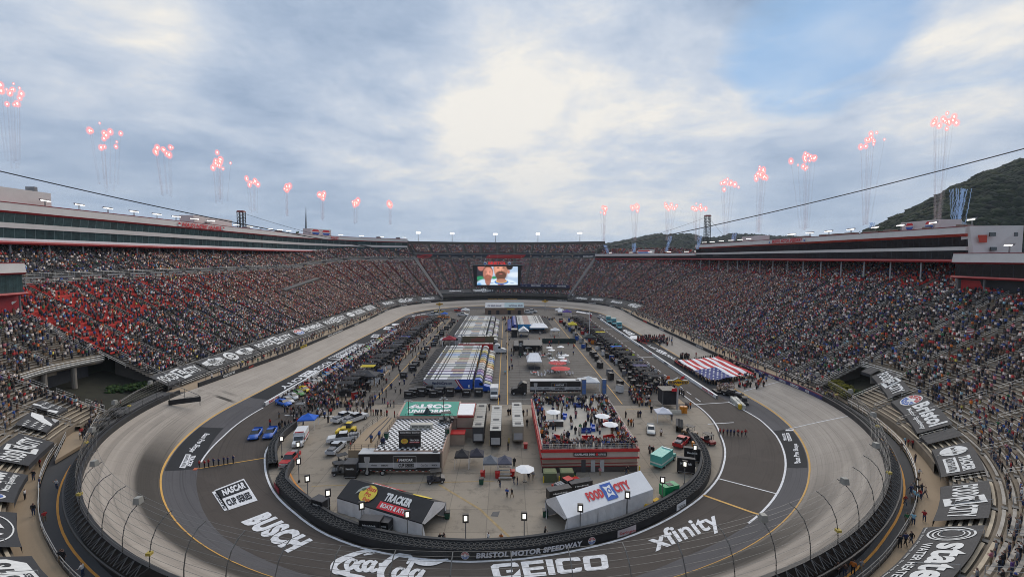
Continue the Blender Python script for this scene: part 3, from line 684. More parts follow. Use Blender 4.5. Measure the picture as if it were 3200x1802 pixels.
# far stand: dark portrait banner and its red centre
def lerpf(s0,s1,o0,o1,zf):
    return lambda a,b:Vector((*ring(s0+(s1-s0)*a,o0+(o1-o0)*b),zf(s0+(s1-s0)*a,b)))
fb=MB(); zlo=lambda s:zseat(s,60.)+.9
sweep(fb,lambda s:[(61.8,zlo(s)-2),(61.8,zlo(s)+4.6),(62.6,zlo(s)+4.8),(63.2,zseat(s,63)+UPZ['far']-.1)],fine(2.303,2.697),mat('portrait_banner_blue',(.012,.017,.03),.6,var=.2,scale=.1))
fb_o=fb.build('legends_banner',ST_far)
tb=MB(); wallf=lambda s0,s1,z0,z1,off=61.6:(lambda a,b:Vector((*ring(s0+(s1-s0)*a,off),zlo(2.5)+z0+(z1-z0)*b)))
f=wallf(2.545,2.455,.3,4.3); shape(tb,[(0,.1),(.92,.1),(1,.9),(.08,.9)],f,RED); f=wallf(2.545,2.455,.3,4.3,61.3); text(tb,'LEGENDS OF',f,WHT,.10,.56,.30,.75,.06); text(tb,'BRISTOL',f,WHT,.6,.90,.30,.75,.06)
f=wallf(2.695,2.66,.0,4.4); shape(tb,[(0,0),(.8,0),(1,1),(0,1)],f,RED)
f=wallf(2.328,2.304,.3,4.2,61.4); text(tb,'FOOD CITY',f,TEXTW,.0,.95,.3,.7,.04); f=wallf(2.296,2.277,.0,4.4,61.6); 
names=['ALLISON','PETTY','WALLACE','EARNHARDT','YARBOROUGH','JARRETT','WALTRIP','JOHNSON','EARNHARDT']
skin=mat('printed_skin',(.36,.20,.14),.7,var=.2)
for i,(sc,nm) in enumerate(zip((2.645,2.618,2.59,2.565,2.44,2.415,2.392,2.370,2.348),names)):
    g_=wallf(sc+.008,sc-.013,.2,4.2,61.45); 
    shape(tb,[(.02,.0),(.34,.0),(.32,.35),(.24,.45),(.12,.45),(.04,.35)],g_,DGR); shape(tb,ell(.18,.66,.075,.26,12),g_,skin); shape(tb,[(.10,.75),(.26,.75),(.25,.95),(.18,1),(.11,.95)],lift(g_,.0) if 0 else wallf(sc+.008,sc-.013,.2,4.2,61.35),BLK)
    text(tb,nm,g_,mat('faded_lettering',(.30,.30,.31),.7,var=.1),.4,1,.25,.5,.04)
tb.build('banner_lettering',ST_far)['kind']='stuff'
# sloping dark divider walls between the stands
for s_,st,oa,ob in ((2.70,'left',9,62),(2.30,'right',9,62)):
    mb=MB(); w=.004
    for k in (0,1):
        pass
    P=[]; 
    for o in np.linspace(oa,ob,12):
        for ds,dz in ((-w,-.5),(-w,1.5),(w,1.5),(w,-.5)): P.append((*ring(s_+ds,o),zseat(s_,o)+dz))
    n=12; mb.add(P,[(k*4+i,k*4+(i+1)%4,(k+1)*4+(i+1)%4,(k+1)*4+i) for k in range(n-1) for i in range(4)]+[(0,1,2,3),((n-1)*4+3,(n-1)*4+2,(n-1)*4+1,(n-1)*4)],DGR)
    for dz in (1.9,): mb.tube([Vector((*ring(s_,o),zseat(s_,o)+dz+.3)) for o in np.linspace(oa,ob,6)],.05,GRY,4)
    mb.build('divider_wall',globals()['ST_'+st])
# boundary rail between the red seats and the silver benches at the end of the left stand
mb=MB()
A=[Vector((*ring(3.995,o),zseat(3.99,o))) for o in np.linspace(18,57,10)]
mb.tube([p+Vector((0,0,1.1)) for p in A],.06,SIL,4); mb.tube([p+Vector((0,0,.6)) for p in A],.05,SIL,4)
for p in A: mb.cyl(p,p+Vector((0,0,1.1)),.05,SIL,4)
mb.build('stair_railing',ST_left)
# bridging walkways over the two gateways, with columns, grass banks and shrubs behind
for st,s0,s1,c,nm in (('near',0,.078,17.0,'left'),('near',.955,.9995,12.0,'right')):
    mb=MB(); o0=7+c
    sl_=fine(s0,s1); 
    sweep(mb,lambda s:[(o0-1.4,zseat(s,o0)-.5),(o0-1.4,zseat(s,o0)-.95),(o0+1,zseat(s,o0)-.95),(o0+1,zseat(s,o0)-.5)],sl_,mat('bridge_grey',(.15,.145,.13),.8),True,True)
    for h in (.0,.5,1.0): sweep(mb,lambda s:[(o0-1.4,zseat(s,o0)-.5+h),(o0-1.32,zseat(s,o0)-.42+h)],sl_,SIL)
    k=s0
    while k<s1:
        p=ring(k,o0-1.35); z=zseat(k,o0)-.5; mb.cyl((*p,z),(*p,z+1.05),.05,SIL,4); k+=.006
    mb.build('gateway_bridge',ST_near)
    for t in ([.3,.62,.92] if s0==0 else [.3,.8]):
        mb=MB(); s=s0+(s1-s0)*t; p=ring(s,o0-.2); mb.cyl((*p,2),(*p,zseat(s,o0)-1.2),.55,CONC,10); mb.build('gateway_column',ST_near)
    mb=MB(); sweep(mb,lambda s:[(o0+3.,2),(o0+3.,zseat(s,o0)+.8)],sl_,DGR); 
    mb.build('gateway_wall',ST_near)
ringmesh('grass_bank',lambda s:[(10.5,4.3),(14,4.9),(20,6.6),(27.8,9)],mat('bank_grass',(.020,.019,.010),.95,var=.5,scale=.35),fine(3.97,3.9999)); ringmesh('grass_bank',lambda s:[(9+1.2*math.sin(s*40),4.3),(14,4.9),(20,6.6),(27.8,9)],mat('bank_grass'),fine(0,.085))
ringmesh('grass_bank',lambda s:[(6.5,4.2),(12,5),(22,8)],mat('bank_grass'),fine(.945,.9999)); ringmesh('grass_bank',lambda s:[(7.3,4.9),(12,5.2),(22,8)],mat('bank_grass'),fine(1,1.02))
# side walls of the openings
for s_,st in ((3.972,'left'),(.0785,'near'),(.9545,'near'),(1.0125,'right')):
    mb=MB(); oe=7+(17.5 if s_>3 or s_<.5 else 12.5); n=7; P=[]
    for o in np.linspace(7,oe,n):
        P+=[(*ring(s_,o),2),(*ring(s_,o),zseat(s_,o)+.1)]
    mb.add(P,[(2*i,2*i+1,2*i+3,2*i+2) for i in range(n-1)],TIER)
    Q=[Vector((*ring(s_,o),zseat(s_,o)+1.1)) for o in np.linspace(7,oe,n)]; mb.tube(Q,.06,SIL,4); mb.tube([q-Vector((0,0,.5)) for q in Q],.05,SIL,4)
    for q in Q: mb.cyl(q,q-Vector((0,0,1.1)),.05,SIL,4)
    mb.build('gateway_stair_wall',globals()['ST_'+st])
# ---------------- sponsor covers stretched over the front rows ----------------
def cover(s0,s1,label,draw=None,oa=7,ob=11.9,sag=.12,o0f=None,oaf=None,fade=0):
    "s0 = where reading starts; f(t,h) runs along and up the cover"
    def f(a,b,dz=0.):
        s=s0+(s1-s0)*a; A=(OS(s) if oaf is None else oaf(s))+oa-7; B=A+(ob-oa); o=A+(B-A)*b
        bump=math.sin(a*17+b*3)*.03
        return Vector((*ring(s,o),zseat(s,o)+.75+bump+sag*(b*(1-b))*2*0+dz))
    mb=MB(); nA=14; nB=5; P=[f(i/nA,j/nB) for i in range(nA+1) for j in range(nB+1)]
    mb.add(P,[(i*(nB+1)+j,(i+1)*(nB+1)+j,(i+1)*(nB+1)+j+1,i*(nB+1)+j+1) for i in range(nA) for j in range(nB)],BAN)
    for e,nn in ((0,nA),):   # front skirt
        pass
    P=[]
    for i in range(nA+1): P+=[f(i/nA,0),f(i/nA,0)+Vector((0,0,-.8))]
    mb.add(P,[(2*i,2*i+1,2*i+3,2*i+2) for i in range(nA)],BAN)
    o=mb.build('sponsor_cover'); tag(o,label,'banner','sponsor covers over the front rows'); 
    if draw:
        tb=MB(); draw(tb,lambda a,b:f(a,b,.07)); tb.build('cover_lettering',o)
    return o
def T_fc(tb,f): food_city(tb,f,TEXTW,mat('banner_ink',(.02,.02,.022),.8),.12,.06,.94,.06,.94)
def T_txt(txt,y0=.3,y1=.75,x0=.12,x1=.88,bold=.04,shear=0): return lambda tb,f: text(tb,txt,f,TEXTW,x0,x1,y0,y1,bold,shear)
def T_bush(tb,f,x0=.08,x1=.92):
    shape(tb,[(x0,.4),(x0+.12,.15),(x1-.12,.15),(x1,.4),(x1,.7),(x1-.15,.82),((x0+x1)/2,.95),(x0+.15,.82),(x0,.7)],f,TEXTW); text(tb,"BUSH'S",lift(f,.05),BAN,x0+.1,x1-.1,.38,.74,.05)
    text(tb,"BEST",lift(f,.05),BAN,x0+.3,x1-.3,.2,.32,.04)
def T_circ(tb,f,cx=.5,r=.28):
    ringshape(tb,cx,.5,r,.42,.62,f,TEXTW); shape(tb,ell(cx,.5,r*.4,.17),f,TEXTW)
def T_panel2(tb,f):
    T_bush(tb,f,.03,.36); T_circ(tb,f,.51,.10); T_bush(tb,f,.65,.97)
def T_bristol(tb,f):
    globe(tb,f,.15,.55,.12,.38,TEXTW,mat('banner_red',(.45,.05,.05),.7,var=.1),mat('banner_blue',(.05,.12,.38),.7,var=.1),.04)
    text(tb,'Bristol',f,TEXTW,.30,.93,.38,.92,.04); text(tb,'Motor Speedway',f,TEXTW,.34,.93,.12,.32,.02)
def T_tr(tb,f,x0=.05):
    shape(tb,ell(.2,.5,.15,.36),f,TEXTW); text(tb,'Bass Pro Shops',lift(f,.05),BAN,.09,.31,.42,.6,.03)
    text(tb,'TRACKER',f,TEXTW,.42,.92,.52,.82,.05); shape(tb,rect(.42,.14,.92,.46),f,TEXTW); text(tb,'BOATS & ATVs',lift(f,.05),BAN,.45,.89,.2,.4,.03)
def T_nascar(tb,f):
    shape(tb,rect(.12,.15,.88,.9),f,TEXTW); shape(tb,rect(.16,.52,.84,.82),lift(f,.04),BAN); text(tb,'NASCAR',lift(f,.07),TEXTW,.25,.8,.56,.78,.04,.2); text(tb,'CUP SERIES',lift(f,.05),BAN,.22,.8,.24,.46,.04)
def T_cola(tb,f):
    g=lambda a,b:f(.1+.8*a,.1+.8*b)
    cola(tb,g,TEXTW)
def T_state(tb,f):
    for i,(r,dx) in enumerate(((1,0),(.78,.02),(.56,-.02))): ringshape(tb,.14+dx*.3,.52,.115*r,.40*r,.90,f,TEXTW)
    text(tb,'state',f,TEXTW,.30,.86,.40,.92,.035); text(tb,'WATER HEATERS',f,TEXTW,.30,.95,.16,.32,.02); text(tb,'Ready. State. Go. Ready. State. Go. Ready. State. Go.',f,TEXTW,.02,.98,.03,.08,.0)
def T_char(tb,f):
    ringshape(tb,.5,.5,.40,.46,.94,f,TEXTW); shape(tb,[(.2,.45),(.35,.22),(.42,.5),(.40,.8),(.25,.75)],f,TEXTW); shape(tb,[(.5,.2),(.7,.3),(.8,.5),(.55,.42)],f,TEXTW)
    shape(tb,[(.46,.5),(.8,.58),(.7,.8),(.5,.85)],f,TEXTW); text(tb,'CHARITIES',lift(f,.05),BAN,.48,.74,.58,.70,.04)
def T_gx(tb,f): geico(tb,f,TEXTW,.2,.8,.3,.7)
def star(tb,f,cx,cy,rx,ry): shape(tb,[(cx+(rx if k%2==0 else rx*.42)*math.sin(k*math.pi/5),cy+(ry if k%2==0 else ry*.42)*math.cos(k*math.pi/5)) for k in range(10)],f,TEXTW)
def T_flag(seed):
    def d(tb,f):
        r=random.Random(seed)
        for i in range(4):
            for j in range(3):
                star(tb,f,.08+.12*i+(j%2)*.05,.25+.25*j,.045,.09)
        if seed==1:
            shape(tb,[(.55,.75),(.72,.68),(.80,.98),(.62,1)],f,TEXTW); shape(tb,[(.62,.10),(.98,.05),(1,.40),(.8,.35)],f,TEXTW); shape(tb,[(.60,.45),(.80,.45),(.86,.65),(.66,.68)],f,LGR)
        else:
            shape(tb,[(.45,.02),(.62,.05),(.85,.45),(1,.55),(1,.95),(.75,.85),(.55,.4)],f,TEXTW); shape(tb,[(.75,.02),(1,.0),(1,.25),(.88,.2)],f,LGR)
    return d
C=cover
# left straight, near to far
C(3.995,3.905,'black cover lettered FOOD CITY at the near end of the left stand',T_fc)
C(3.90,3.752,"wide black cover with two BUSH'S signs and a round seal between",T_panel2)
C(3.748,3.586,'black cover lettered FOOD CITY, second from the near end of the left stand',T_fc)
C(3.582,3.42,'black cover with round Bristol Motor Speedway globe on the left stand',T_bristol)
C(3.417,3.25,'black cover lettered FOOD CITY beyond the Bristol cover on the left stand',T_fc)
C(3.246,3.08,'black cover with white oval and TRACKER lettering on the left stand',T_tr)
C(3.075,2.975,'black cover with white boxed CUP SERIES lettering on the left stand',T_nascar)
C(2.94,2.868,'small black cover lettered BUSCH beside the far left gateway',T_txt('BUSCH',.25,.75,.2,.8,.07))
C(2.864,2.785,'black cover with flowing cola script before the far turn',T_cola)
C(2.782,2.712,'black cover lettered GEICO beside the dark divider wall',T_gx)
C(2.695,2.60,'black cover lettered xfinity at the left end of the far stand',T_txt('xfinity',.3,.75,.3,.7,.03),oa=14,ob=18.5)
C(2.597,2.53,'black cover lettered FOOD CITY below the big screen on the far stand',T_fc,oa=14,ob=18.5)
C(2.30,2.286,'small black cover with white oval seal at the right end of the far stand',lambda tb,f:shape(tb,ell(.5,.5,.35,.35),f,TEXTW),oa=11,ob=19)
C(2.28,2.23,'black cover lettered Advance at the far end of the right stand',T_txt('Advance',.3,.7,.1,.9,.05,.2)); C(2.225,2.17,'black cover lettered MONSTER at the far end of the right stand',T_txt('MONSTER',.3,.7,.1,.9,.05))
C(2.165,2.07,'black cover lettered Busch Light on the far right stand',T_txt('Busch',.25,.75,.25,.75,.05)); C(2.065,1.975,'black cover with flowing cola script on the far right stand',T_cola)
# near right
oa_=lambda s:OS(s)+(7.5 if s>.93 else 3.4 if s>.85 else 1.6)
C(.988,.977,'blank black cover at the head of the near right covers',None,oa=7,ob=9.5,oaf=lambda s:15.)
C(.973,.929,'black cover lettered FOOD CITY, uppermost of the near right covers',T_fc,oa=7,ob=11.2,oaf=lambda s:pw(s,[(.929,10.6),(.973,14.4)]))
C(.922,.861,'black cover with red and blue globe and Bristol lettering on the near right',T_bristol,oa=7,ob=12.0,oaf=lambda s:pw(s,[(.861,7.6),(.922,10.0)]))
C(.856,.842,'rumpled blank black cover below the near right Bristol cover',None,oa=7,ob=11.6,oaf=lambda s:7.6)
C(.832,.790,'black cover with white oval and TRACKER BOATS lettering on the near right',T_tr,oa=7,ob=11.6,oaf=lambda s:pw(s,[(.79,6.6),(.832,7.4)]))
C(.776,.730,'black cover lettered FOOD CITY between oval and ring covers on the near right',T_fc,oa=7,ob=11.8,oaf=lambda s:pw(s,[(.73,5.6),(.776,6.2)]))
C(.722,.655,'black cover with white rings lettered state at the lower right corner',T_state,oa=7,ob=12.2,oaf=lambda s:5.0)
# near left
C(.092,.104,'grey cover with stars and pale stripes, upper of two at the near left',T_flag(1),oa=7,ob=11.2,oaf=lambda s:11.3)
C(.134,.112,'grey cover with stars and a wavy white stripe above the near left covers',T_flag(2),oa=7,ob=11.2,oaf=lambda s:pw(s,[(.112,10),(.134,9.3)]))
C(.186,.145,'black cover lettered FOOD CITY at the left edge of the near stand',T_fc,oa=7,ob=11.5,oaf=lambda s:7.2)
C(.238,.198,'black cover with blue globe and Bristol lettering at the left edge',T_bristol,oa=7,ob=12.,oaf=lambda s:6.6)
C(.292,.250,'black cover with large white ring lettered CHARITIES at the left edge',T_char,oa=7,ob=12.,oaf=lambda s:6.2)
C(.345,.302,"black cover lettered BUSH'S at the lower left corner",T_bush,oa=7,ob=12.,oaf=lambda s:5.8)
# ---------------- glazed suite buildings above the stands ----------------
def glassmat(name,c,mc,step):
    m=bpy.data.materials.new(name); m.use_nodes=True; t=m.node_tree; b=t.nodes['Principled BSDF']; b.inputs['Roughness'].default_value=.12; b.inputs['Specular IOR Level'].default_value=.8
    at=t.nodes.new('ShaderNodeAttribute'); at.attribute_name='ringpos'; sp=t.nodes.new('ShaderNodeSeparateXYZ'); t.links.new(at.outputs['Vector'],sp.inputs[0])
    a=math_('DIVIDE',sp.outputs[0],step,t); fr=math_('ABSOLUTE',math_('SUBTRACT',math_('FRACT',a,None,t),.5,t),None,t); st=math_('LESS_THAN',fr,.025,t)
    wn=t.nodes.new('ShaderNodeTexWhiteNoise'); wn.noise_dimensions='1D'; t.links.new(math_('FLOOR',math_('ADD',a,.5,t),None,t),wn.inputs['W'])
    tc=t.nodes.new('ShaderNodeTexCoord'); n=t.nodes.new('ShaderNodeTexNoise'); n.inputs['Scale'].default_value=.8; n.inputs['Detail'].default_value=5; t.links.new(tc.outputs['Object'],n.inputs['Vector'])
    f=math_('ADD',math_('MULTIPLY',wn.outputs[0],.5,t),math_('MULTIPLY',n.outputs[0],1.2,t),t)
    sc=t.nodes.new('ShaderNodeVectorMath'); sc.operation='SCALE'; sc.inputs[0].default_value=c; t.links.new(f,sc.inputs['Scale'])
    mx=t.nodes.new('ShaderNodeMixRGB'); t.links.new(st,mx.inputs[0]); t.links.new(sc.outputs[0],mx.inputs[1]); mx.inputs[2].default_value=(*mc,1); t.links.new(mx.outputs[0],b.inputs['Base Color']); return m
SGL=glassmat('suite_glass_teal',(.045,.085,.085),(.14,.20,.20),3.1); SGK=glassmat('suite_glass_dark',(.008,.010,.013),(.035,.04,.045),2.2)
REDB=mat('suite_red_beam',(.36,.014,.016),.45,var=.1)
def suite(root,ss,oa,ob,bands,capends=True):
    "bands: list of (name, z0, z1, o offset at bottom, o offset at top, material)"
    for nm,z0,z1,d0,d1,m in bands:
        mb=MB(); sweep(mb,lambda s:[(oa+d0,z0),(oa+d1,z1),(ob,z1),(ob,z0)],ss,m,True,True); q=mb.build(nm,root)
        if 'glazing' in nm: ringattr(q)
def mullions(root,ss,o,z0,z1,step,m,r=.07,name='mullions'):
    mb=MB(); s=ss[0]
    n=0
    while s<ss[-1]:
        mb.cyl((*ring(s,o),z0),(*ring(s,o),z1),r,m,4,cap=False); s+=step/(math.pi*(FR+o) if 2<=s%4<3 else (183 if s%4>=3 or 1<=s%4<2 else math.pi*(NR+o)))
    ob_=mb.build(name,root); return ob_
SL=thing('suite_building','long pale suite building with teal glass above the left stand','building')
ssL=fine(2.705,3.9999)+[4.03,4.06]
OL_=72
suite(SL,ssL,OL_,OL_+15,[('base_band',45.2,46.1,-.2,-.2,WHT),('lower_glazing',46.1,49.3,.35,.15,SGL),('middle_band',49.3,50.9,-.35,-.35,OFF),('upper_glazing',50.9,53.9,.2,-.35,SGL),('fascia',54.5,57.0,-1.1,-.9,OFF)])
mb=MB(); sweep(mb,lambda s:[(OL_-.9,44.2),(OL_-1.1,44.7),(OL_-.9,45.2),(OL_+14,45.2),(OL_+14,44.2)],ssL,REDB,True,True); mb.build('lower_beam',SL)
mb=MB(); sweep(mb,lambda s:[(OL_-.7,53.9),(OL_-1.15,54.5),(OL_+14,54.5),(OL_+14,53.9)],ssL,REDB,True,True); sweep(mb,lambda s:[(OL_-1.0,57.0),(OL_-1.0,57.25),(OL_+15,57.25),(OL_+15,57.0)],ssL,DRED,True,True); mb.build('roof_trim',SL)

# posts under the suites
def posts(root,s0,s1,o,ztop,step,zf,r=.28,m=None):
    s=s0
    while s<s1:
        mb=MB(); mb.cyl((*ring(s,o),zf(s,o)),(*ring(s,o),ztop),r,m or mat('post_grey',(.16,.165,.175),.6),8); mb.build('post',root)
        s+=step/(math.pi*(FR+o) if 2<=s%4<3 else 183)
posts(SL,2.71,4.0,OL_,44.2,12.,lambda s,o:seatz('left',s,o)-.3)
SR=thing('suite_building','long suite building with black glass and red trim above the right stand','building')
ssR=fine(1.075,2.05); OR_=58.6
suite(SR,ssR,OR_,OR_+13,[('lower_glazing',39.5,42.2,.1,.1,SGK),('middle_band',42.2,43.3,-.35,-.35,OFF),('upper_glazing',43.3,46.3,.1,-.1,SGK),('fascia',47.1,49.2,-1.1,-.8,OFF)])
mb=MB(); sweep(mb,lambda s:[(OR_-.9,38.5),(OR_-1.2,39),(OR_-.9,39.5),(OR_+13,39.5),(OR_+13,38.5)],fine(1.074,2.298),REDB,True,True); mb.build('lower_beam',SR)
mb=MB(); sweep(mb,lambda s:[(OR_-.4,46.3),(OR_-1.15,47.1),(OR_+12.9,47.1),(OR_+12.9,46.3)],ssR,mat('suite_orange_red',(.50,.05,.02),.5,var=.08),True,True); sweep(mb,lambda s:[(OR_-.95,49.2),(OR_-.95,49.4),(OR_+13.1,49.4),(OR_+13.1,49.2)],ssR,DRED,True,True); mb.build('roof_trim',SR)

# end wall facing the near turn
y1=ring(1.075,0)[1]; x0,x1=ring(1.075,OR_-.6)[0],ring(1.075,OR_+13)[0]
mb=MB(); mb.add([(x0+1.2,y1-2.0,38.6),(x1,y1-3,38.6),(x1+.05,y1+2,38.6),(x0+1.2,y1+2,38.6),(x0+.2,y1-.6,49.3),(x1,y1-3,49.3),(x1+.05,y1+2,49.3),(x0+.2,y1+2,49.3)],[(0,1,5,4),(1,2,6,5),(4,5,6,7),(3,2,1,0),(0,4,7,3)],OFF); e=mb.build('end_wall',SR)
for (fx,z,w,h) in ((.36,46.2,.13,1.1),(.86,46.2,.08,1.1),(.4,42.0,.13,1.1)):
    mb=MB(); X=x0+(x1-x0)*fx; mb.box((X,y1-2.75+.0,z),((x1-x0)*w,.3,h),GLS); mb.build('window',e)
mb=MB(); mb.add([(x0+1.2,y1-2.15,46.6),(x0+3.8,y1-2.4,46.6),(x0+3.8,y1-2.4,44.4),(x0+1.8,y1-2.2,44.4)],[(0,1,2,3)],mat('suite_orange_red')); mb.build('red_panel',e)
# single-storey part further on
ssS=fine(2.051,2.298)
suite(SR,ssS,OR_,OR_+13,[('lower_glazing',39.5,41.3,.1,.1,SGK),('fascia',41.5,43.3,-1.0,-.8,OFF)])
mb=MB(); sweep(mb,lambda s:[(OR_-.3,41.3),(OR_-.9,41.5),(OR_+12.9,41.5),(OR_+12.9,41.3)],ssS,REDB,True,True); mb.build('roof_trim',SR)
posts(SR,1.09,2.295,OR_,38.5,12.,lambda s,o:seatz('right',s,o)-.3,.22,LGR)
# lettering on the fascias
def fascia(root,s0,s1,o,z0,z1,txt,m,shear=.2,bold=.06,dr=None):
    tb=MB(); f=lambda a,b:Vector((*ring(s0+(s1-s0)*a,o),z0+(z1-z0)*b)); 
    if dr: dr(tb,f)
    else: text(tb,txt,f,m,bold=bold,shear=shear)
    return tb.build('fascia_lettering',root)
def sat(u,v,o):
    "loop position where photo pixel's bearing crosses offset o"
    X,Y,Z=ray(u,v); t=30.
    while t<800:
        s,oo=inv(X*t,Y*t)
        if oo>=o: return s
        t+=.5
sgn=mat('sign_red',(.60,.02,.03),.5,var=.05)
a_,b_=sat(568,705,OL_-1.3),sat(691,720,OL_-1.3); 
fascia(SL,a_,b_,OL_-1.35,54.55,56.6,"WORLD'S FASTEST HALF-MILE",sgn)
a_,b_=sat(1033,748,OL_-1.3),sat(1058,751,OL_-1.3); fascia(SL,a_,b_,OL_-1.35,54.7,56.7,'FOOD CITY',sgn,0)
for u in (559,697): 
    s_=sat(u,705,OL_-1.3); tb=MB(); f=lambda a,b:Vector((*ring(s_-.012*(a-.5),OL_-1.35),54.6+2*b)); 
    f_=lambda a,b:f(a,b); shape(tb,ell(.5,.5,.5,.5),f,TEXTW); shape(tb,[(0.1,.5),(.9,.5),(.75,.9),(.25,.9)],lambda a,b:Vector((*ring(s_-.012*(a-.5),OL_-1.42),54.6+2*b)),sgn); tb.build('fascia_emblem',SL)
a_,b_=sat(2413,756,OR_-1.3),sat(2508,752,OR_-1.3); fascia(SR,a_,b_,OR_-1.3,47.3,49.0,'BRISTOL MOTOR SPEEDWAY',sgn)
for u in (2406,2515):
    s_=sat(u,755,OR_-1.3); tb=MB(); shape(tb,ell(.5,.5,.5,.5),lambda a,b:Vector((*ring(s_-.009*(a-.5),OR_-1.3),47.3+1.7*b)),TEXTW); shape(tb,[(0.1,.5),(.9,.5),(.75,.1),(.25,.1)],lambda a,b:Vector((*ring(s_-.009*(a-.5),OR_-1.38),47.3+1.7*b)),BLU); tb.build('fascia_emblem',SR)
# penthouses and plant on the roofs
def roofblock(root,u0,u1,v,o,w,zr,h,m=OFF,logo=False,name='roof_house'):
    s0,s1=sat(u0,v,o),sat(u1,v,o); mb=MB(); 
    if s0<s1: s0,s1=s1,s0
    sweep(mb,lambda s:[(o,zr),(o,zr+h),(o+w,zr+h),(o+w,zr)],[s1,(s0+s1)/2,s0],m,True,True); q=mb.build(name,root)
    if logo:
        for t in (.25,.75):
            tb=MB(); sc=s0+(s1-s0)*t; ds=3.2/183; f=lambda a,b:Vector((*ring(sc-ds*(a-.5),o-.1),zr+.3+(h-.5)*b)); g=lambda a,b:Vector((*ring(sc-ds*(a-.5),o-.16),zr+.3+(h-.5)*b))
            shape(tb,ell(.5,.5,.6,.5),f,TEXTW); shape(tb,[(0,.58),(1,.58),(.8,.92),(.2,.92)],g,sgn); shape(tb,[(0,.42),(1,.42),(.8,.08),(.2,.08)],g,BLU); tb.build('roof_emblem',q)
roofblock(SL,-60,160,640,OL_+3,8,57.2,5.0); roofblock(SL,605,724,700,OL_+4,7,57.2,4.2); roofblock(SL,970,1035,735,OL_+4,7,57.2,5.,logo=True)
roofblock(SR,2815,2940,700,OR_+5,7,49.3,3.2,logo=True); roofblock(SR,2320,2372,745,OR_+3,6,49.3,3.0); roofblock(SR,1995,2031,780,OR_+4,6,43.3,3.4,logo=True)
for i,(u,dr) in enumerate([(112,0),(645,0),(770,1),(870,0),(1180,0),(1240,1)]): roofblock(SL,u,u+9,680,OL_+3,3,57.2 if i else 62.2,1.5,GRY,name='roof_plant')
for u in (2495,2560,2640,2700,2760,2885,2990,2600): roofblock(SR,u,u+22,720,OR_+4,3,49.3,1.0,mat('plant_tan',(.26,.23,.18),.7),name='roof_plant')
# lower suites in the corners
def corner(label,s0,s1,oa,zb,zt,glass,big):
    r=thing('suite_building',label,'building'); ss=fine(s0,s1); w=11
    suite(r,ss,oa,oa+w,[('glazing',zb+.7,zt-2.9,.4,.3,glass),('fascia',zt-2.5,zt,-.9,-.5,OFF)])
    mb=MB(); sweep(mb,lambda s:[(oa-.8,zb),(oa-1.1,zb+.35),(oa-.8,zb+.7),(oa+w,zb+.7),(oa+w,zb)],ss,REDB,True,True); sweep(mb,lambda s:[(oa-.4,zt-2.95),(oa-1,zt-2.5),(oa+w-.1,zt-2.5),(oa+w-.1,zt-2.95)],ss,REDB,True,True); sweep(mb,lambda s:[(oa-.6,zt),(oa-.6,zt+.15),(oa+w,zt+.15),(oa+w,zt)],ss,DRED,True,True); mb.build('trim',r)
    mb=MB(); sweep(mb,lambda s:[(oa+1.5,zseat(s,oa+1.5)-1),(oa+1.5,zb)],ss,big[0]); q=mb.build('wall_panel',r); big[1](q,ss,oa+1.4,zb)
    s=ss[0]+.002
    for k in range(5):
        s=ss[0]+.004+(ss[-1]-ss[0]-.008)*k/4
        mb=MB(); mb.cyl((*ring(s,oa+.6),zseat(s,oa)-.3),(*ring(s,oa+.6),zb),.22,GRY,8); mb.build('post',r)
    return r
def bigL(q,ss,o,z):
    tb=MB(); f=lambda a,b:Vector((*ring(ss[-1]-(ss[-1]-ss[0])*a,o),z-4+3*b)); text(tb,'FOOD CITY',f,TEXTW,.1,.97,.1,.8,.06,.2); tb.build('panel_lettering',q)
def bigR(q,ss,o,z):
    tb=MB(); f=lambda a,b:Vector((*ring(ss[-1]-(ss[-1]-ss[0])*a,o),z-5.2+5*b)); shape(tb,[(.03,.05),(.35,.05),(.42,.25),(.32,.55),(.22,.62),(.2,.95),(.03,.95)],f,RED); tb.build('panel_artwork',q)
corner('low corner suite with teal glass and red beam at the left edge',3.988,4.12,44.5,30.2,38.6,SGL,(mat('panel_red',(.33,.01,.02),.6,var=.15),bigL))
corner('low corner suite with dark glass and red beam at the right edge',.90,1.072,54.5,34.0,41.2,SGK,(mat('panel_black',(.02,.02,.022),.6,var=.15),bigR))
# ---------------- banks of floodlights ----------------
LAMP=mat('lit_lamp',(1,1,1),.5,emit=(1,.97,.9),es=3.)
def lightbank():
    r=thing('floodlight_bank','x','floodlight')
    mb=MB(); 
    for x in (-.35,.35): mb.cyl((x,0,0),(x,0,2.4),.11,GRY,6)
    mb.build('post',r)
    mb=MB(); mb.box((0,0,2.3),(6.4,.25,.2),GRY); mb.box((0,.1,2.9),(6.2,.7,.08),LGR); mb.build('crossbar',r)
    for i in range(7):
        m=MB(); x=-2.7+i*.9; m.cyl((x,.35,2.75),(x,-.30,2.48),.13,LGR,10,.40); m.build('lamp_housing',r)
        l=MB(); l.add([(x+.37*math.cos(a),-.33+.12*math.sin(a),2.47+.35*math.sin(a)) for a in [2*math.pi*k/10 for k in range(10)]],[tuple(range(10))],LAMP); l.build('lamp',r)
    return r
ORD=['first','second','third','fourth','fifth','sixth','seventh','eighth','ninth','tenth','eleventh','twelfth','thirteenth','fourteenth','fifteenth','sixteenth','seventeenth','eighteenth','nineteenth','twentieth','twenty-first','twenty-second','twenty-third','twenty-fourth','twenty-fifth','twenty-sixth','twenty-seventh','twenty-eighth','twenty-ninth','thirtieth','thirty-first','thirty-second','thirty-third','thirty-fourth','thirty-fifth','thirty-sixth','thirty-seventh','thirty-eighth','thirty-ninth','fortieth']
LB=lightbank(); first=True
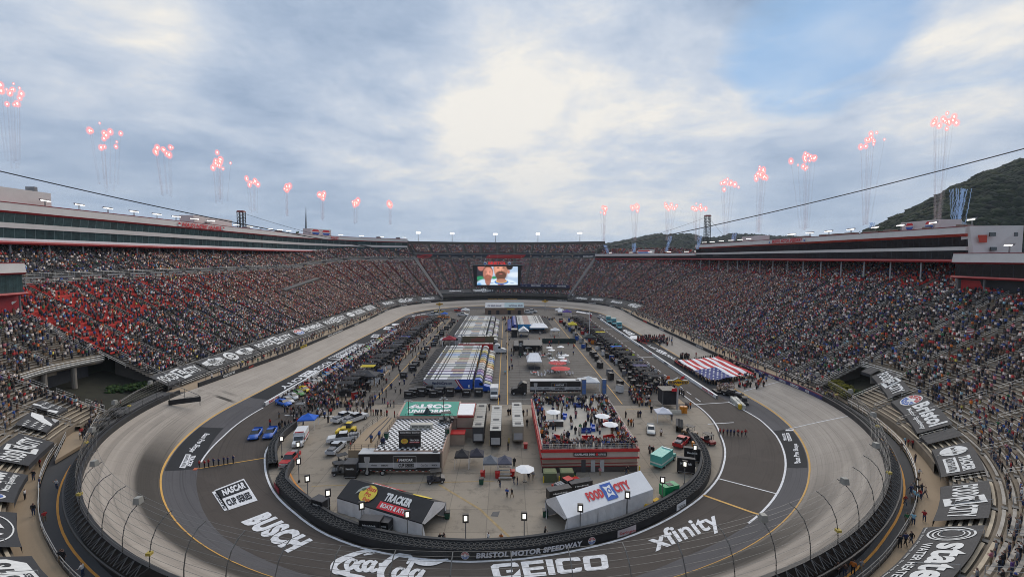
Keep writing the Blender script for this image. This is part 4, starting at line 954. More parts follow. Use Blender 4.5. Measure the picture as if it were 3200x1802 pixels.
def putlight(label,loc,tx,ty,sc=1):
    global first
    rz=math.atan2(ty-loc[1],tx-loc[0])+math.pi/2
    if first: LB.location=loc; LB.rotation_euler=(0,0,rz); LB['label']=label; LB['group']='floodlight banks along the roofs'; LB.scale=(sc,)*3; first=False; return LB
    return dup(LB,loc,rz,label,'floodlight banks along the roofs',scale=(sc,)*3)
for i,u in enumerate((140,246,335,415,486,548,604,655,735,777,812,840,872,898,1062,1127,1192,1262)):
    s=sat(u,650,OL_+.5); putlight(f'lit floodlight bank, {ORD[i]} from the left edge on the left roof',(*ring(s,OL_+.5),57.2),0,200,.8 if u<700 else .6)
for i,u in enumerate((1908,1975,2035,2095,2150,2180)):
    s=sat(u,650,OR_+.5); putlight(f'lit floodlight bank, {ORD[i]} from the far end on the low right roof',(*ring(s,OR_+.5),43.2),0,200,.55)
for i,u in enumerate((2205,2230,2258,2288,2318,2345,2480,2535,2595,2665,2740,2823,2922,3044)):
    s=sat(u,650,OR_+.8); putlight(f'lit floodlight bank, {ORD[i]} along the high right roof counting nearer',(*ring(s,OR_+.8),49.3),0,200,.55 if u<2400 else .8)
for lab,s,o,z in (('lit floodlight bank on the low corner suite at the right edge',1.0,56,41.3),('lit floodlight bank standing among the seats at the left edge',3.97,52,zseat(3.97,52)+2)):
    putlight(lab,(*ring(s,o),z),0,200,.85)
# masts above the far stand
def mast():
    r=thing('floodlight_mast','x','floodlight'); mb=MB(); mb.cyl((0,0,0),(0,0,8.2),.28,GRY,8,.16); mb.build('pole',r)
    mb=MB(); mb.box((0,0,7.8),(4.2,.3,1.9),GRY); mb.build('lamp_frame',r)
    for j in range(2):
        for i in range(5):
            l=MB(); l.box((-1.65+i*.82,-.28,8.0+j*.85),(.70,.2,.72),LAMP); l.build('lamp',r)
    return r
MS=mast()
for i,(u,w) in enumerate(((1307,'left end'),(1413,'left of the big screen'),(1548,'above the big screen'),(1681,'right of the big screen'),(1812,'right end'))):
    s=sat(u,760,80.5); x,y=ring(s,80.5); rz=math.atan2(200-y,-x)+math.pi/2; lab=f'tall lit floodlight mast on the far stand, {w}'
    if i==0: MS.location=(x,y,55); MS.rotation_euler=(0,0,rz); MS['label']=lab; MS['group']='masts behind the far stand'
    else: dup(MS,(x,y,55),rz,lab,'masts behind the far stand')
# ---------------- outer wall of the track and catch fence ----------------
WALL=thing('retaining_wall','black outer retaining wall with sponsor strips running all round the track','wall')
WB=mat('wall_black',(.018,.018,.02),.55,var=.2)
gate=(.018,.035)
mb=MB(); sweep(mb,lambda s:[(-.02,wz(s)-.1),(-.02,wz(s)+1.15),(.42,wz(s)+1.15),(.42,rz_(s)-.3)],fine(.018,3.985),WB); mb.build('wall_body',WALL)
mb=MB(); sweep(mb,lambda s:[(.42,rz_(s)),(.5,wz(s)+1.35),(.62,wz(s)+1.35),(.9,rz_(s))],fine(.04,.955),BLK); mb.build('foam_pad',WALL)
# truss braces behind the fence in the near turn
def strip(s0,s1,m,z0=.1,z1=1.0,off=-.1):
    mb=MB(); sweep(mb,lambda s:[(off,wz(s)+z0),(off,wz(s)+z1)],srange(s0,s1,8),m); return mb.build('sponsor_strip',WALL)
def wtext(s0,s1,txt,m,z0=.25,z1=.9,bold=.05,dr=None):
    tb=MB(); f=lambda a,b:Vector((*ring(s0+(s1-s0)*a,-.16),wz(s0)+z0+(z1-z0)*b))
    if dr: dr(tb,f)
    else: text(tb,txt,f,m,bold=bold)
    return tb.build('wall_lettering',WALL)
gb=mat('geico_navy',(.035,.035,.14),.5,var=.05)
strip(.952,1.19,gb); strip(.952,1.19,mat('strip_red',(.5,.06,.04),.5),1.0,1.14,-.1)
for i in range(8):
    a=1.185-i*.0285; wtext(a-.004,a-.021,'GEICO' if i not in(5,) else 'CURRENT FUTURE',TEXTW)
wtext(.0,.01,'x',TEXTW) if 0 else None
wtext(3.93,3.90,'FOOD CITY 300',TEXTW); wtext(3.86,3.845,'MAX',mat('strip_red')); strip(3.665,3.635,YLW); wtext(3.662,3.638,'GOODYEAR',BLK,.3,.8); wtext(3.52,3.42,'BRISTOL MOTOR SPEEDWAY',TEXTW)
for s,t in ((3.33,'TRACKER'),(3.22,'MONSTER'),(3.1,'xfinity'),(3.02,'FOOD CITY'),(2.9,'TRACKER'),(2.8,'BUSCH'),(2.32,'GEICO'),(2.2,'TRACKER'),(2.1,'xfinity'),(2.02,'BRISTOL'),(1.93,'TRACKER'),(1.6,'BUSCH'),(1.35,'FOOD CITY')): wtext(s,s-.035,t,TEXTW)
strip(1.715,1.755,RED); wtext(2.56,2.46,'THE LAST GREAT COLOSSEUM',YEL,.3,.8)
# signboards standing on the far wall
SB=[('TRACKER',(.30,.26,.16)),('BUSCH',(.6,.6,.6)),('Bass Pro Shops',(.02,.02,.02)),('xfinity',(.05,.025,.17)),('NATIONAL',(.5,.48,.42)),('BRISTOL',(.6,.6,.6)),('FOOD CITY',(.6,.6,.6)),('TRACKER',(.5,.48,.42)),('10X',(.02,.02,.02)),('GOODYEAR',(.55,.42,.02)),('MOTOR',(.5,.48,.42)),('xfinity',(.05,.025,.17)),('sunoco',(.4,.02,.12)),('GEICO',(.03,.04,.16))]
ub=[1370,1397,1430,1470,1504,1538,1558,1580,1607,1630,1661,1688,1722,1745,1770]
for i,(t,c) in enumerate(SB):
    a,b=sat(ub[i],925,3.),sat(ub[i+1]-1,925,3.); r=thing('signboard',f'board lettered {t} standing on the far wall, {ORD[i]} from its left end','sign',(0,0,0),0,'boards along the far wall')
    mb=MB(); sweep(mb,lambda s:[(2.6,6.2),(2.6,9.6),(2.9,9.6),(2.9,6.2)],srange(a,b,3),mat('board_%d'%i,c,.6,var=.08),True,True); mb.build('panel',r)
    tb=MB(); f=lambda x,y:Vector((*ring(a+(b-a)*x,2.5),6.2+3.4*y)); text(tb,t,f,TEXTK if c[0]>.3 else TEXTW,.12,.88,.3,.7,.04); tb.build('lettering',r)
# suites under the far stand (dark ribbon with white lettering)
r=thing('suite_building','low dark ribbon of suites beneath the screen on the far stand','building'); a,b=sat(1527,905,17),sat(1777,905,17)
mb=MB(); sweep(mb,lambda s:[(16,14.5),(16,17),(19,17),(19,14.5)],srange(b,a,10),NAVY,True,True); mb.build('fascia',r)
mb=MB(); sweep(mb,lambda s:[(17,10.2),(17,14.5),(19,14.5),(19,10.2)],srange(b,a,10),SGK,True,True); q=mb.build('glazing',r); ringattr(q)
tb=MB(); 
for k,t in enumerate(('* * *','BUSH\'S BEANS','* * *','SPEEDWAY CHILDREN','* * *','SOUTH PATIO')):
    f=lambda x,y:Vector((*ring(a+(b-a)*x,15.85),15.2+1.2*y)); text(tb,t,f,TEXTW,.03+k*.165,.03+k*.165+.12,0,1 if k%2 else .6,.04)
tb.build('lettering',r)
mb=MB()
# --- catch fence: curved posts leaning over the track, cables and mesh
CF=thing('catch_fence','tall catch fence of curved posts and cables leaning over the banked track','fence')
FST=mat('fence_steel',(.16,.155,.145),.5,.4,var=.2)
def post_pts(s,lo=.55):
    w=wz(s)+1.1; return [Vector((*ring(s,o),w+z)) for o,z in ((lo,0),(lo-.05,1.6),(lo-.3,3.0),(lo-.85,4.2),(lo-1.7,5.0),(lo-2.5,5.3))]
sp=[]; s=.05
while s<3.985:
    sp.append(s); k=int(s)%4; step=5.6/(math.pi*NR if k==0 else 183 if k in(1,3) else math.pi*FR); s+=step
def pdist(s): x,y=ring(s,0); return math.hypot(x,y)
near=[s for s in sp if s<1 and not .37<s<.60]; near=near[:]
rest=[s for s in sp if s not in near]; restmb=MB()
for s in near:
    mb=MB(); P=post_pts(s); mb.tube(P,.045,FST,6); mb.cyl(P[0]-Vector((0,0,1)),P[0],.1,BLK,6)
    for a,b in zip(P,P[1:]):
        for t in (.25,.75): p=a.lerp(b,t); mb.box((p.x,p.y,p.z-.06),(.09,.09,.10),BLK)
    mb.build('post',CF)
for s in rest: restmb.tube(post_pts(s),.06,FST,4)
q=restmb.build('far_posts',CF); q['kind']='stuff'
# little lamp boxes on every third post
for i,s in enumerate(near):
    if i%3==1:
        p=post_pts(s)[4]; mb=MB(); mb.box((p.x,p.y,p.z),(.75,.75,.75),mat('box_cover',(.30,.29,.26),.6),taper=(.8,.8)); mb.build('camera_box',CF)
    if i%4==2:
        p=post_pts(s)[1]; mb=MB(); mb.box((p.x,p.y,p.z),(.5,.5,.3),mat('caution_yellow',(.5,.38,.08),.6)); mb.build('caution_light',CF)
cb=MB()
def cable(k,ss,r): cb.tube([pp(s,k) for s in ss],r,FST,3)
def pp(s,t):
    P=post_pts(s); k=min(int(t),4); return P[k].lerp(P[k+1],t-k)
for t in (.4,.9,1.4,1.9,2.4,2.9,3.4,3.9,4.4,5.0): cable(t,fine(.04,3.985),.02)
q=cb.build('cables',CF); q['kind']='stuff'
# wire mesh as a see-through woven sheet
wm=bpy.data.materials.new('wire_mesh'); wm.use_nodes=True; t=wm.node_tree; b=t.nodes['Principled BSDF']; b.inputs['Base Color'].default_value=(.13,.13,.12,1); b.inputs['Alpha'].default_value=.06
mb=MB(); sweep(mb,lambda s:[inv_p(post_pts(s)[k]) for k in range(6)] ,[0],wm) if 0 else None
P=[]; ss=fine(.04,3.985)
for s in ss: P+=post_pts(s)
mb.add(P,[(i*6+j,i*6+j+1,(i+1)*6+j+1,(i+1)*6+j) for i in range(len(ss)-1) for j in range(5)],wm); mb.build('wire_mesh',CF)
# braces lying behind the wall
bm_=MB(); BRC=mat('brace_steel',(.07,.07,.07),.6,.3,var=.3)
for a,b in zip(near,near[1:]):
    if b-a>.03: continue
    p=[Vector((*ring(a,.62),wz(a)+1.5)),Vector((*ring(b,.62),wz(b)+1.5)),Vector((*ring((a+b)/2,1.9),wz(a)+.4)),Vector((*ring(b,1.9),wz(b)+.4)),Vector((*ring(a,1.9),wz(a)+.4))]
    bm_.tube([p[4],p[2],p[3]],.12,BLK,4); n_=4
    for q_ in range(n_):
        a_=a+(b-a)*q_/n_; b_=a+(b-a)*(q_+1)/n_; m_=(a_+b_)/2; zt=wz(a)+1.3
        bm_.tube([Vector((*ring(a_,.6),zt)),Vector((*ring(m_,1.7),wz(a)+.6)),Vector((*ring(b_,.6),zt))],.06,BRC,4); bm_.cyl(Vector((*ring(a_,1.7),wz(a)+.6)),Vector((*ring(a_,.6),zt)),.05,BRC,4)
q=bm_.build('truss_braces',CF); q['kind']='stuff'
# swung-open gate in the fence at the left gateway
GA=thing('track_gate','black gate swung open onto the banked concrete beside the left gateway','gate')
a=GT(530,1265,0); b=GT(626,1280,0); d=(b-a).normalized(); rz=math.atan2(d.y,d.x); L_=(b-a).length
mb=MB(); mb.box(((a.x+b.x)/2,(a.y+b.y)/2,a.z),(L_,.35,1.15),BLK,rz); mb.build('gate_wall',GA)
mb=MB(); up=Vector((0,0,1))
mb.tube([a+up*1.1,a+up*5.6,b+up*3.6,b+up*1.1],.07,FST,5); mb.tube([a+up*1.1,b+up*3.6],.05,FST,5); mb.tube([a.lerp(b,.5)+up*1.1,a.lerp(b,.5)+up*4.6],.05,FST,5); mb.tube([a+up*3.2,b+up*2.4],.04,FST,4)
mb.build('gate_frame',GA)
# railings of the outside road and walkway
def railing(label,fn,ss,zf,infill=True,h=1.15,nm='railing'):
    r=thing(nm,label,'railing'); mb=MB()
    for k in (h,h*.55): sweep(mb,lambda s:[(fn(s)-.04,zf(s)+k),(fn(s)+.04,zf(s)+k+.05),(fn(s)+.04,zf(s)+k-.05)],ss,SIL,True)
    mb.build('rails',r)
    n=0; s=ss[0]
    while s<ss[-1] and n<95:
        mb=MB(); p=ring(s,fn(s)); mb.cyl((*p,zf(s)-.2),(*p,zf(s)+h),.05,SIL,5); mb.build('post',r); s+=.0085 if s<1 else .02; n+=1
    if infill:
        mb=MB(); sweep(mb,lambda s:[(fn(s)+.05,zf(s)-.1),(fn(s)+.05,zf(s)+.35)],ss,TIER); mb.build('kerb',r)
    return r
railing('silver railing between the service road and walkway on the left',lambda s:FO(s)+.1,fine(.12,.40),lambda s:rz_(s)+.25)
railing('silver railing between the service road and walkway on the right',lambda s:FO(s)+.1,fine(.60,.955),lambda s:rz_(s)+.25)
railing('railing along the front of the left stand beneath the sponsor covers',lambda s:6.6,fine(2.75,3.97),lambda s:rz_(s)-.1)
railing('railing along the front of the right stand by the flag',lambda s:6.4,fine(1.03,2.2),lambda s:rz_(s)-.1)
# the ramp of spectators beside the left gateway
rp=thing('ramp','tan ramp with railings running beside the service road near the left gateway','ramp')
P0=G(250,1283,6.2); P1=G(322,1283,6.2)
def rampq(a,b,w0,nm,m):
    pass
A1=Vector(G(263,1277,6.6)); A2=Vector(G(318,1288,6.6)); B1=Vector(G(200,1462,5.3)); B2=Vector(G(245,1420,5.3))
A1=Vector(G(243,1290,5.6)); A2=Vector(G(322,1285,5.6)); B1=Vector(G(172,1438,4.8)); B2=Vector(G(262,1385,4.8))
mb=MB(); mb.add([A1,A2,B2,B1,A1-up*1.4,A2-up*1.4,B2-up*.6,B1-up*.6],[(0,1,2,3),(1,0,4,5),(2,1,5,6),(3,2,6,7),(0,3,7,4)],TANC); mb.build('deck',rp)
for (p,q) in ((A2,B2),(A1,B1),(A1,A2)):
    mb=MB(); 
    for h in (.55,1.1): mb.cyl(p+up*h,q+up*h,.05,SIL,5)
    n=max(2,int((q-p).length/2))
    for i in range(n+1): c=p.lerp(q,i/n); mb.cyl(c,c+up*1.1,.045,SIL,4)
    mb.build('railing',rp)
# ---------------- hanging screen, its cables and towers ----------------
CS=thing('big_screen','huge video screen hung on cables above the infield, showing two bearded men','screen',(-4.1,203,0))
emt=lambda n,c,e=1.0: mat(n,c,.5,var=0,emit=c,es=e)
x0,x1,z0,z1=-9.2,9.2,27.8,36.2
def box8(name,pts,m):
    mb=MB(); mb.add(pts,[(0,1,2,3),(4,7,6,5),(0,4,5,1),(1,5,6,2),(2,6,7,3),(3,7,4,0)],m); return mb.build(name,CS)
box8('screen_body',[(x0,0,z0),(x1,0,z0),(x1,0,z1+.4),(x0,0,z1+.4),(x0,8,z0),(x1,8,z0),(x1,8,z1+.4),(x0,8,z1+.4)],BLK)
for sg in (-1,1):
    box8('side_screen',[(sg*9.4,0,z0),(sg*9.5,.1,z0),(sg*11.0,2,z1+.6),(sg*10.9,1.9,z1+.6),(sg*9.4,6,z0),(sg*9.5,6,z0),(sg*11.0,6,z1+.6),(sg*10.9,6,z1+.6)],mat('side_screen',(.02,.02,.025),.3,var=.2))
m=MB(); 
for P4 in (((-10.2,z0-.5),(10.2,z0-.5),(10.2,z0),(-10.2,z0)),((-10.9,z1),(10.9,z1),(10.9,z1+.7),(-10.9,z1+.7)),((-10.2,z0),(-9.1,z0),(-9.1,z1),(-10.9,z1)),((9.1,z0),(10.2,z0),(10.9,z1),(9.1,z1))):
    m.prism(P4,[lambda a,b:(a,-.1,b),lambda a,b:(a,.5,b)],BLK)
m.build('frame',CS)
PX=lambda a,b:Vector((x0+.1+(x1-x0-.2)*a,-.12,z0+.1+(z1-z0-.2)*b))
def sst(e0,e1,x): t=np.clip((x-e0)/(e1-e0),0,1); return t*t*(3-2*t)
NXp,NYp=150,70; aa,bb=np.meshgrid((np.arange(NXp)+.5)/NXp,(np.arange(NYp)+.5)/NYp,indexing='ij'); IMG=np.zeros((NXp,NYp,3)); wob=.012*np.sin(aa*40+bb*23)*np.sin(bb*37-aa*11)
def over(m,c): 
    global IMG
    IMG=IMG*(1-m[...,None])+np.array(c)*m[...,None]
def el(cx,cy,rx,ry,soft=.15,rot=0.):
    dx,dy=(aa-cx)*2.0,(bb-cy); ca,sa=math.cos(rot),math.sin(rot); X,Y=dx*ca+dy*sa,-dx*sa+dy*ca; d=np.sqrt((X/(rx*2))**2+(Y/ry)**2)+wob; return 1-sst(1-soft,1+soft,d)
over(np.ones_like(aa),(.38,.50,.66)); over(el(.95,.55,.22,.14,.5),(.62,.70,.78)); over(1-sst(.16,.20,aa),(.02,.02,.03)); over(el(.10,.98,.08,.22,.2),(.40,.14,.11)); over(el(.08,.36,.10,.12,.3),(.02,.22,.10)); over(el(.42,.40,.06,.08,.3),(.02,.25,.10))
over(el(.22,.02,.24,.30,.15),(.50,.62,.76)); over(el(.60,-.02,.40,.36,.12),(.60,.70,.80)); over(el(.05,.02,.05,.10,.5),(.1,.3,.6))
def man(cx,cy,rx,ry,sk,bd,hr,dx):
    sk=np.array(sk); over(el(cx,cy-ry*1.0,rx*.62,ry*.75,.12),sk*.55); over(el(cx,cy+ry*.25,rx*1.08,ry*1.05,.06),hr); over(el(cx,cy,rx,ry,.07),sk*.9); over(el(cx+dx*rx*.35,cy+ry*.12,rx*.6,ry*.6,.6)*.7,sk*1.25); over(el(cx-dx*rx*.75,cy-ry*.05,rx*.3,ry*.8,.6)*.6,sk*.45)
    over(el(cx,cy-ry*.58,rx*.82,ry*.46,.16)*.92,bd); over(el(cx,cy-ry*.28,rx*.34,ry*.07,.5)*.9,bd); over(el(cx,cy-ry*.42,rx*.24,ry*.055,.5),(.42,.12,.10)); over(el(cx-dx*.01,cy-ry*.08,rx*.15,ry*.06,.6)*.8,sk*.4); over(el(cx+dx*rx*.04,cy+ry*.08,rx*.09,ry*.22,.7)*.7,sk*1.3)
    for e in (-1,1): over(el(cx+e*rx*.40,cy+ry*.22,rx*.17,ry*.06,.5),sk*.18); over(el(cx+e*rx*.42,cy+ry*.38,rx*.24,ry*.045,.5)*.9,np.array(hr)*1.2)
man(.27,.60,.115,.36,(.60,.25,.18),(.26,.085,.05),(.16,.06,.03),1)
man(.585,.82,.165,.52,(.58,.26,.17),(.075,.035,.022),(.02,.012,.01),-1)
over(el(.775,.72,.03,.11,.25),(.50,.20,.14)); over(el(.80,.98,.08,.16,.15),(.02,.012,.01)); over(el(.60,.16,.17,.12,.10),(.02,.15,.52)); over(el(.60,.20,.135,.10,.08),(.68,.42,.08)); over(el(.60,.235,.12,.10,.08),(.40,.18,.12)); over(el(.60,.05,.03,.05,.3),(.05,.1,.35))
for q in (.36,.86): over(el(q,.10,.05,.02,.4)*.7,(.1,.2,.4))
me=bpy.data.meshes.new('picture'); gx,gy=NXp+1,NYp+1; P=[PX(i/NXp,j/NYp) for i in range(gx) for j in range(gy)]; me.from_pydata([tuple(p) for p in P],[],[(i*gy+j,(i+1)*gy+j,(i+1)*gy+j+1,i*gy+j+1) for i in range(NXp) for j in range(NYp)])
at=me.attributes.new('col','FLOAT_COLOR','FACE'); at.data.foreach_set('color',np.c_[IMG.reshape(-1,3),np.ones(NXp*NYp)].astype(np.float32).ravel())
pm=bpy.data.materials.new('screen_picture'); pm.use_nodes=True; t=pm.node_tree; b_=t.nodes['Principled BSDF']; an=t.nodes.new('ShaderNodeAttribute'); an.attribute_name='col'; b_.inputs['Base Color'].default_value=(.01,.01,.01,1); t.links.new(an.outputs['Color'],b_.inputs['Emission Color']); b_.inputs['Emission Strength'].default_value=.95; me.materials.append(pm)
o=bpy.data.objects.new('picture',me); COL.objects.link(o); o.parent=CS
mb=MB(); mb.box((0,0,36.7),(24,.35,.25),GRY); mb.box((0,0,38.0),(24,.35,.25),GRY)
mb.box((0,9,36.7),(24,.35,.25),GRY); mb.box((-12,4.5,36.7),(.35,9,.25),GRY); mb.box((12,4.5,36.7),(.35,9,.25),GRY)
for i in range(13): mb.cyl((-12+i*2,0,36.8),(-12+i*2,0,38.1),.06,GRY,4)
for i in range(12): mb.cyl((-12+i*2,0,36.8),(-10+i*2,0,38.1),.05,GRY,4)
mb.build('truss_frame',CS)
tb=MB(); text(tb,'BRISTOL',lambda a,b:Vector((-4+8*a,-.25,36.9+1.3*b)),emt('screen_letter_red',(.55,.03,.03),.6),bold=.05)
for sg in (-1,1): shape(tb,ell(sg*5.4,37.5,.75,.75,14),lambda a,b:Vector((a,-.25,b)),TEXTW); shape(tb,ell(sg*5.4,37.35,.6,.35,14),lambda a,b:Vector((a,-.28,b)),BLU)
tb.build('lettering',CS)
# towers
def tower(label,x,y,zt,zb):
    r=thing('cable_tower',label,'tower',(x,y,0)); mb=MB(); w=1.9; Z=[zb+i*(zt-zb)/14 for i in range(15)]; C4=[(-w,-1.2),(w,-1.2),(w,1.2),(-w,1.2)]
    for a,b in C4+[(0,-1.2),(0,1.2)]: mb.cyl((a,b,zb),(a,b,zt),.22,BLK,5)
    for i in range(14):
        for (a,b) in zip(C4,C4[1:]+C4[:1]):
            mb.cyl((*a,Z[i]),(*b,Z[i+1]),.10,BLK,4,cap=False); mb.cyl((*a,Z[i+1]),(*b,Z[i+1]),.10,BLK,4,cap=False)
    mb.build('lattice',r); mb=MB(); mb.box((0,0,zt-.6),(4.6,3,.9),mat('tower_top_red',(.25,.04,.03),.6),taper=(.7,.8)); mb.build('tower_cap',r); return Vector((x,y,zt-.8))
tl=tower('black lattice tower behind the left suites holding the screen cable',-163.,284.,68.5,40); trr=tower('black lattice tower behind the low right roof holding the screen cable',148.,336.,71.0,38)
BK=mat('cable_black',(.03,.032,.036),.5)
def strand(label,a,b,r,sag):
    mb=MB(); P=[]; 
    for i in range(25): t=i/24; p=Vector(a).lerp(Vector(b),t); p.z-=4*sag*t*(1-t); P.append(p)
    mb.tube(P,r,BK,5); tag(mb.build('suspension_cable'),label,'cable','cables carrying the big screen')
strand('cable from the left tower to the big screen',tl,(-16.1,203,37.3),.10,3); strand('heavy cable crossing the left sky to the big screen',(-160,118,69.6),(-16.1,203,38.2),.16,3)
strand('cable from the right tower to the big screen',trr,(7.9,203,37.3),.10,3); strand('heavy cable crossing the right sky to the big screen',(157,110,75.),(7.9,203,38.2),.16,3)
strand('stay running down behind the right tower',trr,(168,330,44),.07,0)
# thin radio mast on the horizon
r=thing('radio_mast','thin lattice radio mast on the horizon beyond the left stand','mast'); p=GY(956,720,900); q=GY(956,646,900); mb=MB(); mb.cyl(p,q,2.2,mat('mast_grey',(.2,.22,.25),.6),4,.3); mb.build('mast_pole',r)
# ---------------- flares ----------------
FLR=mat('burning_flare',(1,.6,.55),.5,var=0,emit=(1.,.55,.50),es=3.2)
def glowmat():
    m=bpy.data.materials.new('flare_glow'); m.use_nodes=True; t=m.node_tree; t.nodes.clear(); o=t.nodes.new('ShaderNodeOutputMaterial'); e=t.nodes.new('ShaderNodeEmission'); e.inputs[0].default_value=(1,.28,.26,1); e.inputs[1].default_value=1.25
    tr=t.nodes.new('ShaderNodeBsdfTransparent'); mx=t.nodes.new('ShaderNodeMixShader'); lw=t.nodes.new('ShaderNodeLayerWeight'); lw.inputs[0].default_value=.5
    pwr=math_('MULTIPLY',math_('POWER',math_('SUBTRACT',1,lw.outputs['Facing'],t),2.0,t),.42,t); t.links.new(pwr,mx.inputs[0]); t.links.new(tr.outputs[0],mx.inputs[1]); t.links.new(e.outputs[0],mx.inputs[2]); t.links.new(mx.outputs[0],o.inputs[0]); return m
GLW=glowmat()
def smokemat(name,c,a,sc):
    m=bpy.data.materials.new(name); m.use_nodes=True; t=m.node_tree; b=t.nodes['Principled BSDF']; b.inputs['Base Color'].default_value=(*c,1); b.inputs['Roughness'].default_value=1; b.inputs['Specular IOR Level'].default_value=0
    tc=t.nodes.new('ShaderNodeTexCoord'); n=t.nodes.new('ShaderNodeTexNoise'); n.inputs['Scale'].default_value=sc; n.inputs['Detail'].default_value=4; t.links.new(tc.outputs['Object'],n.inputs['Vector'])
    lw=t.nodes.new('ShaderNodeLayerWeight'); lw.inputs[0].default_value=.5
    f=math_('MULTIPLY',math_('SUBTRACT',1,lw.outputs['Facing'],t),math_('MULTIPLY',n.outputs[0],a*2,t),t,True); t.links.new(f,b.inputs['Alpha']); return m
SMK=smokemat('pink_smoke',(.95,.74,.70),.05,.12); BSM=smokemat('blue_smoke',(.60,.76,1.0),.42,.5); WSM=smokemat('white_smoke',(.62,.66,.72),.7,.5)
def uvs(r,n=8,m=6): pass
def flare_mesh():
    bm=bmesh.new(); bmesh.ops.create_icosphere(bm,subdivisions=2,radius=1); me=bpy.data.meshes.new('flare'); bm.to_mesh(me); bm.free(); me.materials.append(FLR); 
    bm=bmesh.new(); bmesh.ops.create_icosphere(bm,subdivisions=3,radius=1); 
    for f in bm.faces: f.smooth=True
    m2=bpy.data.meshes.new('glow'); bm.to_mesh(m2); bm.free(); m2.materials.append(GLW); return me,m2
FM,GM=flare_mesh()
BU=[(22,290,48,34,16,'half out of frame at the left edge',150),(323,425,42,52,13,'second from the left edge',170),(522,465,34,34,12,'third from the left edge',190),(680,505,32,26,14,'fourth from the left edge',210),(785,569,26,18,9,'fifth from the left edge',235),(895,590,10,14,8,'sixth from the left edge, above the roof',260),(1004,606,14,16,9,'seventh from the left edge',290),(1110,632,11,10,8,'eighth from the left edge',320),(1217,640,11,10,8,'nearest the far stand on the left side',350),
 (1890,658,14,18,12,'nearest the far stand on the right side',360),(1986,648,17,14,12,'second right of the far stand',340),(2088,648,20,24,13,'third right of the far stand',320),(2182,648,20,14,13,'just left of the right lattice tower',300),(2275,578,24,22,10,'just right of the right lattice tower',285),(2376,547,28,26,15,'fourth from the right edge',260),(2525,500,36,30,15,'third from the right edge',235),(2718,450,27,35,15,'second from the right edge',205),(2950,378,55,28,18,'largest, nearest the right edge',180)]
fr=random.Random(5)
for i,(u,v,su,sv,n,lab,Y) in enumerate(BU):
    tl_=.45 if u<1800 else .8
    c=Vector(GY(u,v,Y)); r=thing('firework',f'burst of red flares with thin smoke trails, {lab}','firework',c,0,'bursts of flares above the roofs')
    k=Y/F; sm=MB(); base=Vector(((fr.random()-.5)*4*k,0,-(785-v)*k*.93))
    for j in range(n):
        px=max(-1,min(1,fr.gauss(0,.45)))*su*k; pz=max(-1,min(1,fr.gauss(0,.38)))*sv*k; py=fr.gauss(0,1)*2
        o=bpy.data.objects.new('flare',FM); COL.objects.link(o); o.parent=r; o.location=(px,py,pz); s_=2.4*k*(.5+.9*fr.random())*(.75 if u>1800 and u<2250 else 1); o.scale=(s_*.62,s_*.62,s_*1.15); o.rotation_euler=(0,-.2+.3*fr.random(),0)
        g=bpy.data.objects.new('glow',GM); COL.objects.link(g); g.parent=o; g.scale=(4.6,4.6,3.4)
        if j%4!=3:
            P=[]; m=14
            for q in range(m+1):
                t=q/m*tl_; w=.6*k*math.sin(q*1.7+j*2); P.append(Vector((px*(1-t*.75)+base.x*t+w*1.2,py*(1-t),pz+(base.z-pz)*t)))
            for q,(a,b) in enumerate(zip(P,P[1:])): sm.cyl(a,b,(1.0+q*.16)*k,SMK,5,(1.0+(q+1)*.16)*k,cap=False)
    q=sm.build('smoke_trails',r,smooth=True); q['kind']='stuff'
# columns of blue and white smoke from the launchers
def plume(label,u0,v0,u1,v1,Y,w0,w1,n,mat_,seed):
    r_=random.Random(seed); k=Y/F; A=Vector(GY(u0,v0,Y)); B=Vector(GY(u1,v1,Y)); mb=MB()
    for j in range(n):
        f=((j/(n-1)-.5) if n>1 else 0)+r_.gauss(0,.07); P=[]; py=r_.gauss(0,.8)
        for q in range(23):
            t=q/22; p=A.lerp(B,t); w=(w0+(w1-w0)*t)*k; P.append(p+Vector((f*w+r_.gauss(0,.8)*k*1.6,py,r_.gauss(0,.6)*k)))
        for q,(a,b) in enumerate(zip(P,P[1:])): mb.cyl(a,b,k*(.9+1.0*r_.random()),mat_,6,k*(.9+1.0*r_.random()),cap=False)
    for q in range(16):   # billowing foot
        p=A+Vector((r_.gauss(0,w0*k*.35),r_.gauss(0,1),abs(r_.gauss(0,w0*k*.25)))); rr=w0*k*.16*(1+r_.random())
        mb.cyl(p-Vector((0,0,rr)),p,rr*.4,WSM,8,rr,cap=False); mb.cyl(p,p+Vector((0,0,rr)),rr,WSM,8,rr*.3,cap=False)
    tag(mb.build('smoke_plume',smooth=True),label,'smoke','smoke plumes rising from the right roofs','stuff')
plume('tall blue smoke plume of many strands before the wooded hill',2992,705,3002,590,172,20,62,17,BSM,1)
for i,(u0,u1,vb,vt,Y,lb) in enumerate(((1900,1892,790,765,350,'small blue smoke wisp furthest left above the low right roof'),(1981,1982,788,760,340,'small blue smoke wisp beside the little roof house with emblems'),(2082,2096,785,738,330,'crooked blue smoke wisp above the low right roof'),(2180,2190,778,738,310,'blue smoke wisp just left of the right tower'),(2290,2296,752,728,290,'faint blue smoke wisp behind the high roof'),(2725,2728,712,695,200,'faint smoke above the high right roof'))):
    plume(lb,u0,vb,u1,vt,Y,4,9,4,BSM,10+i)
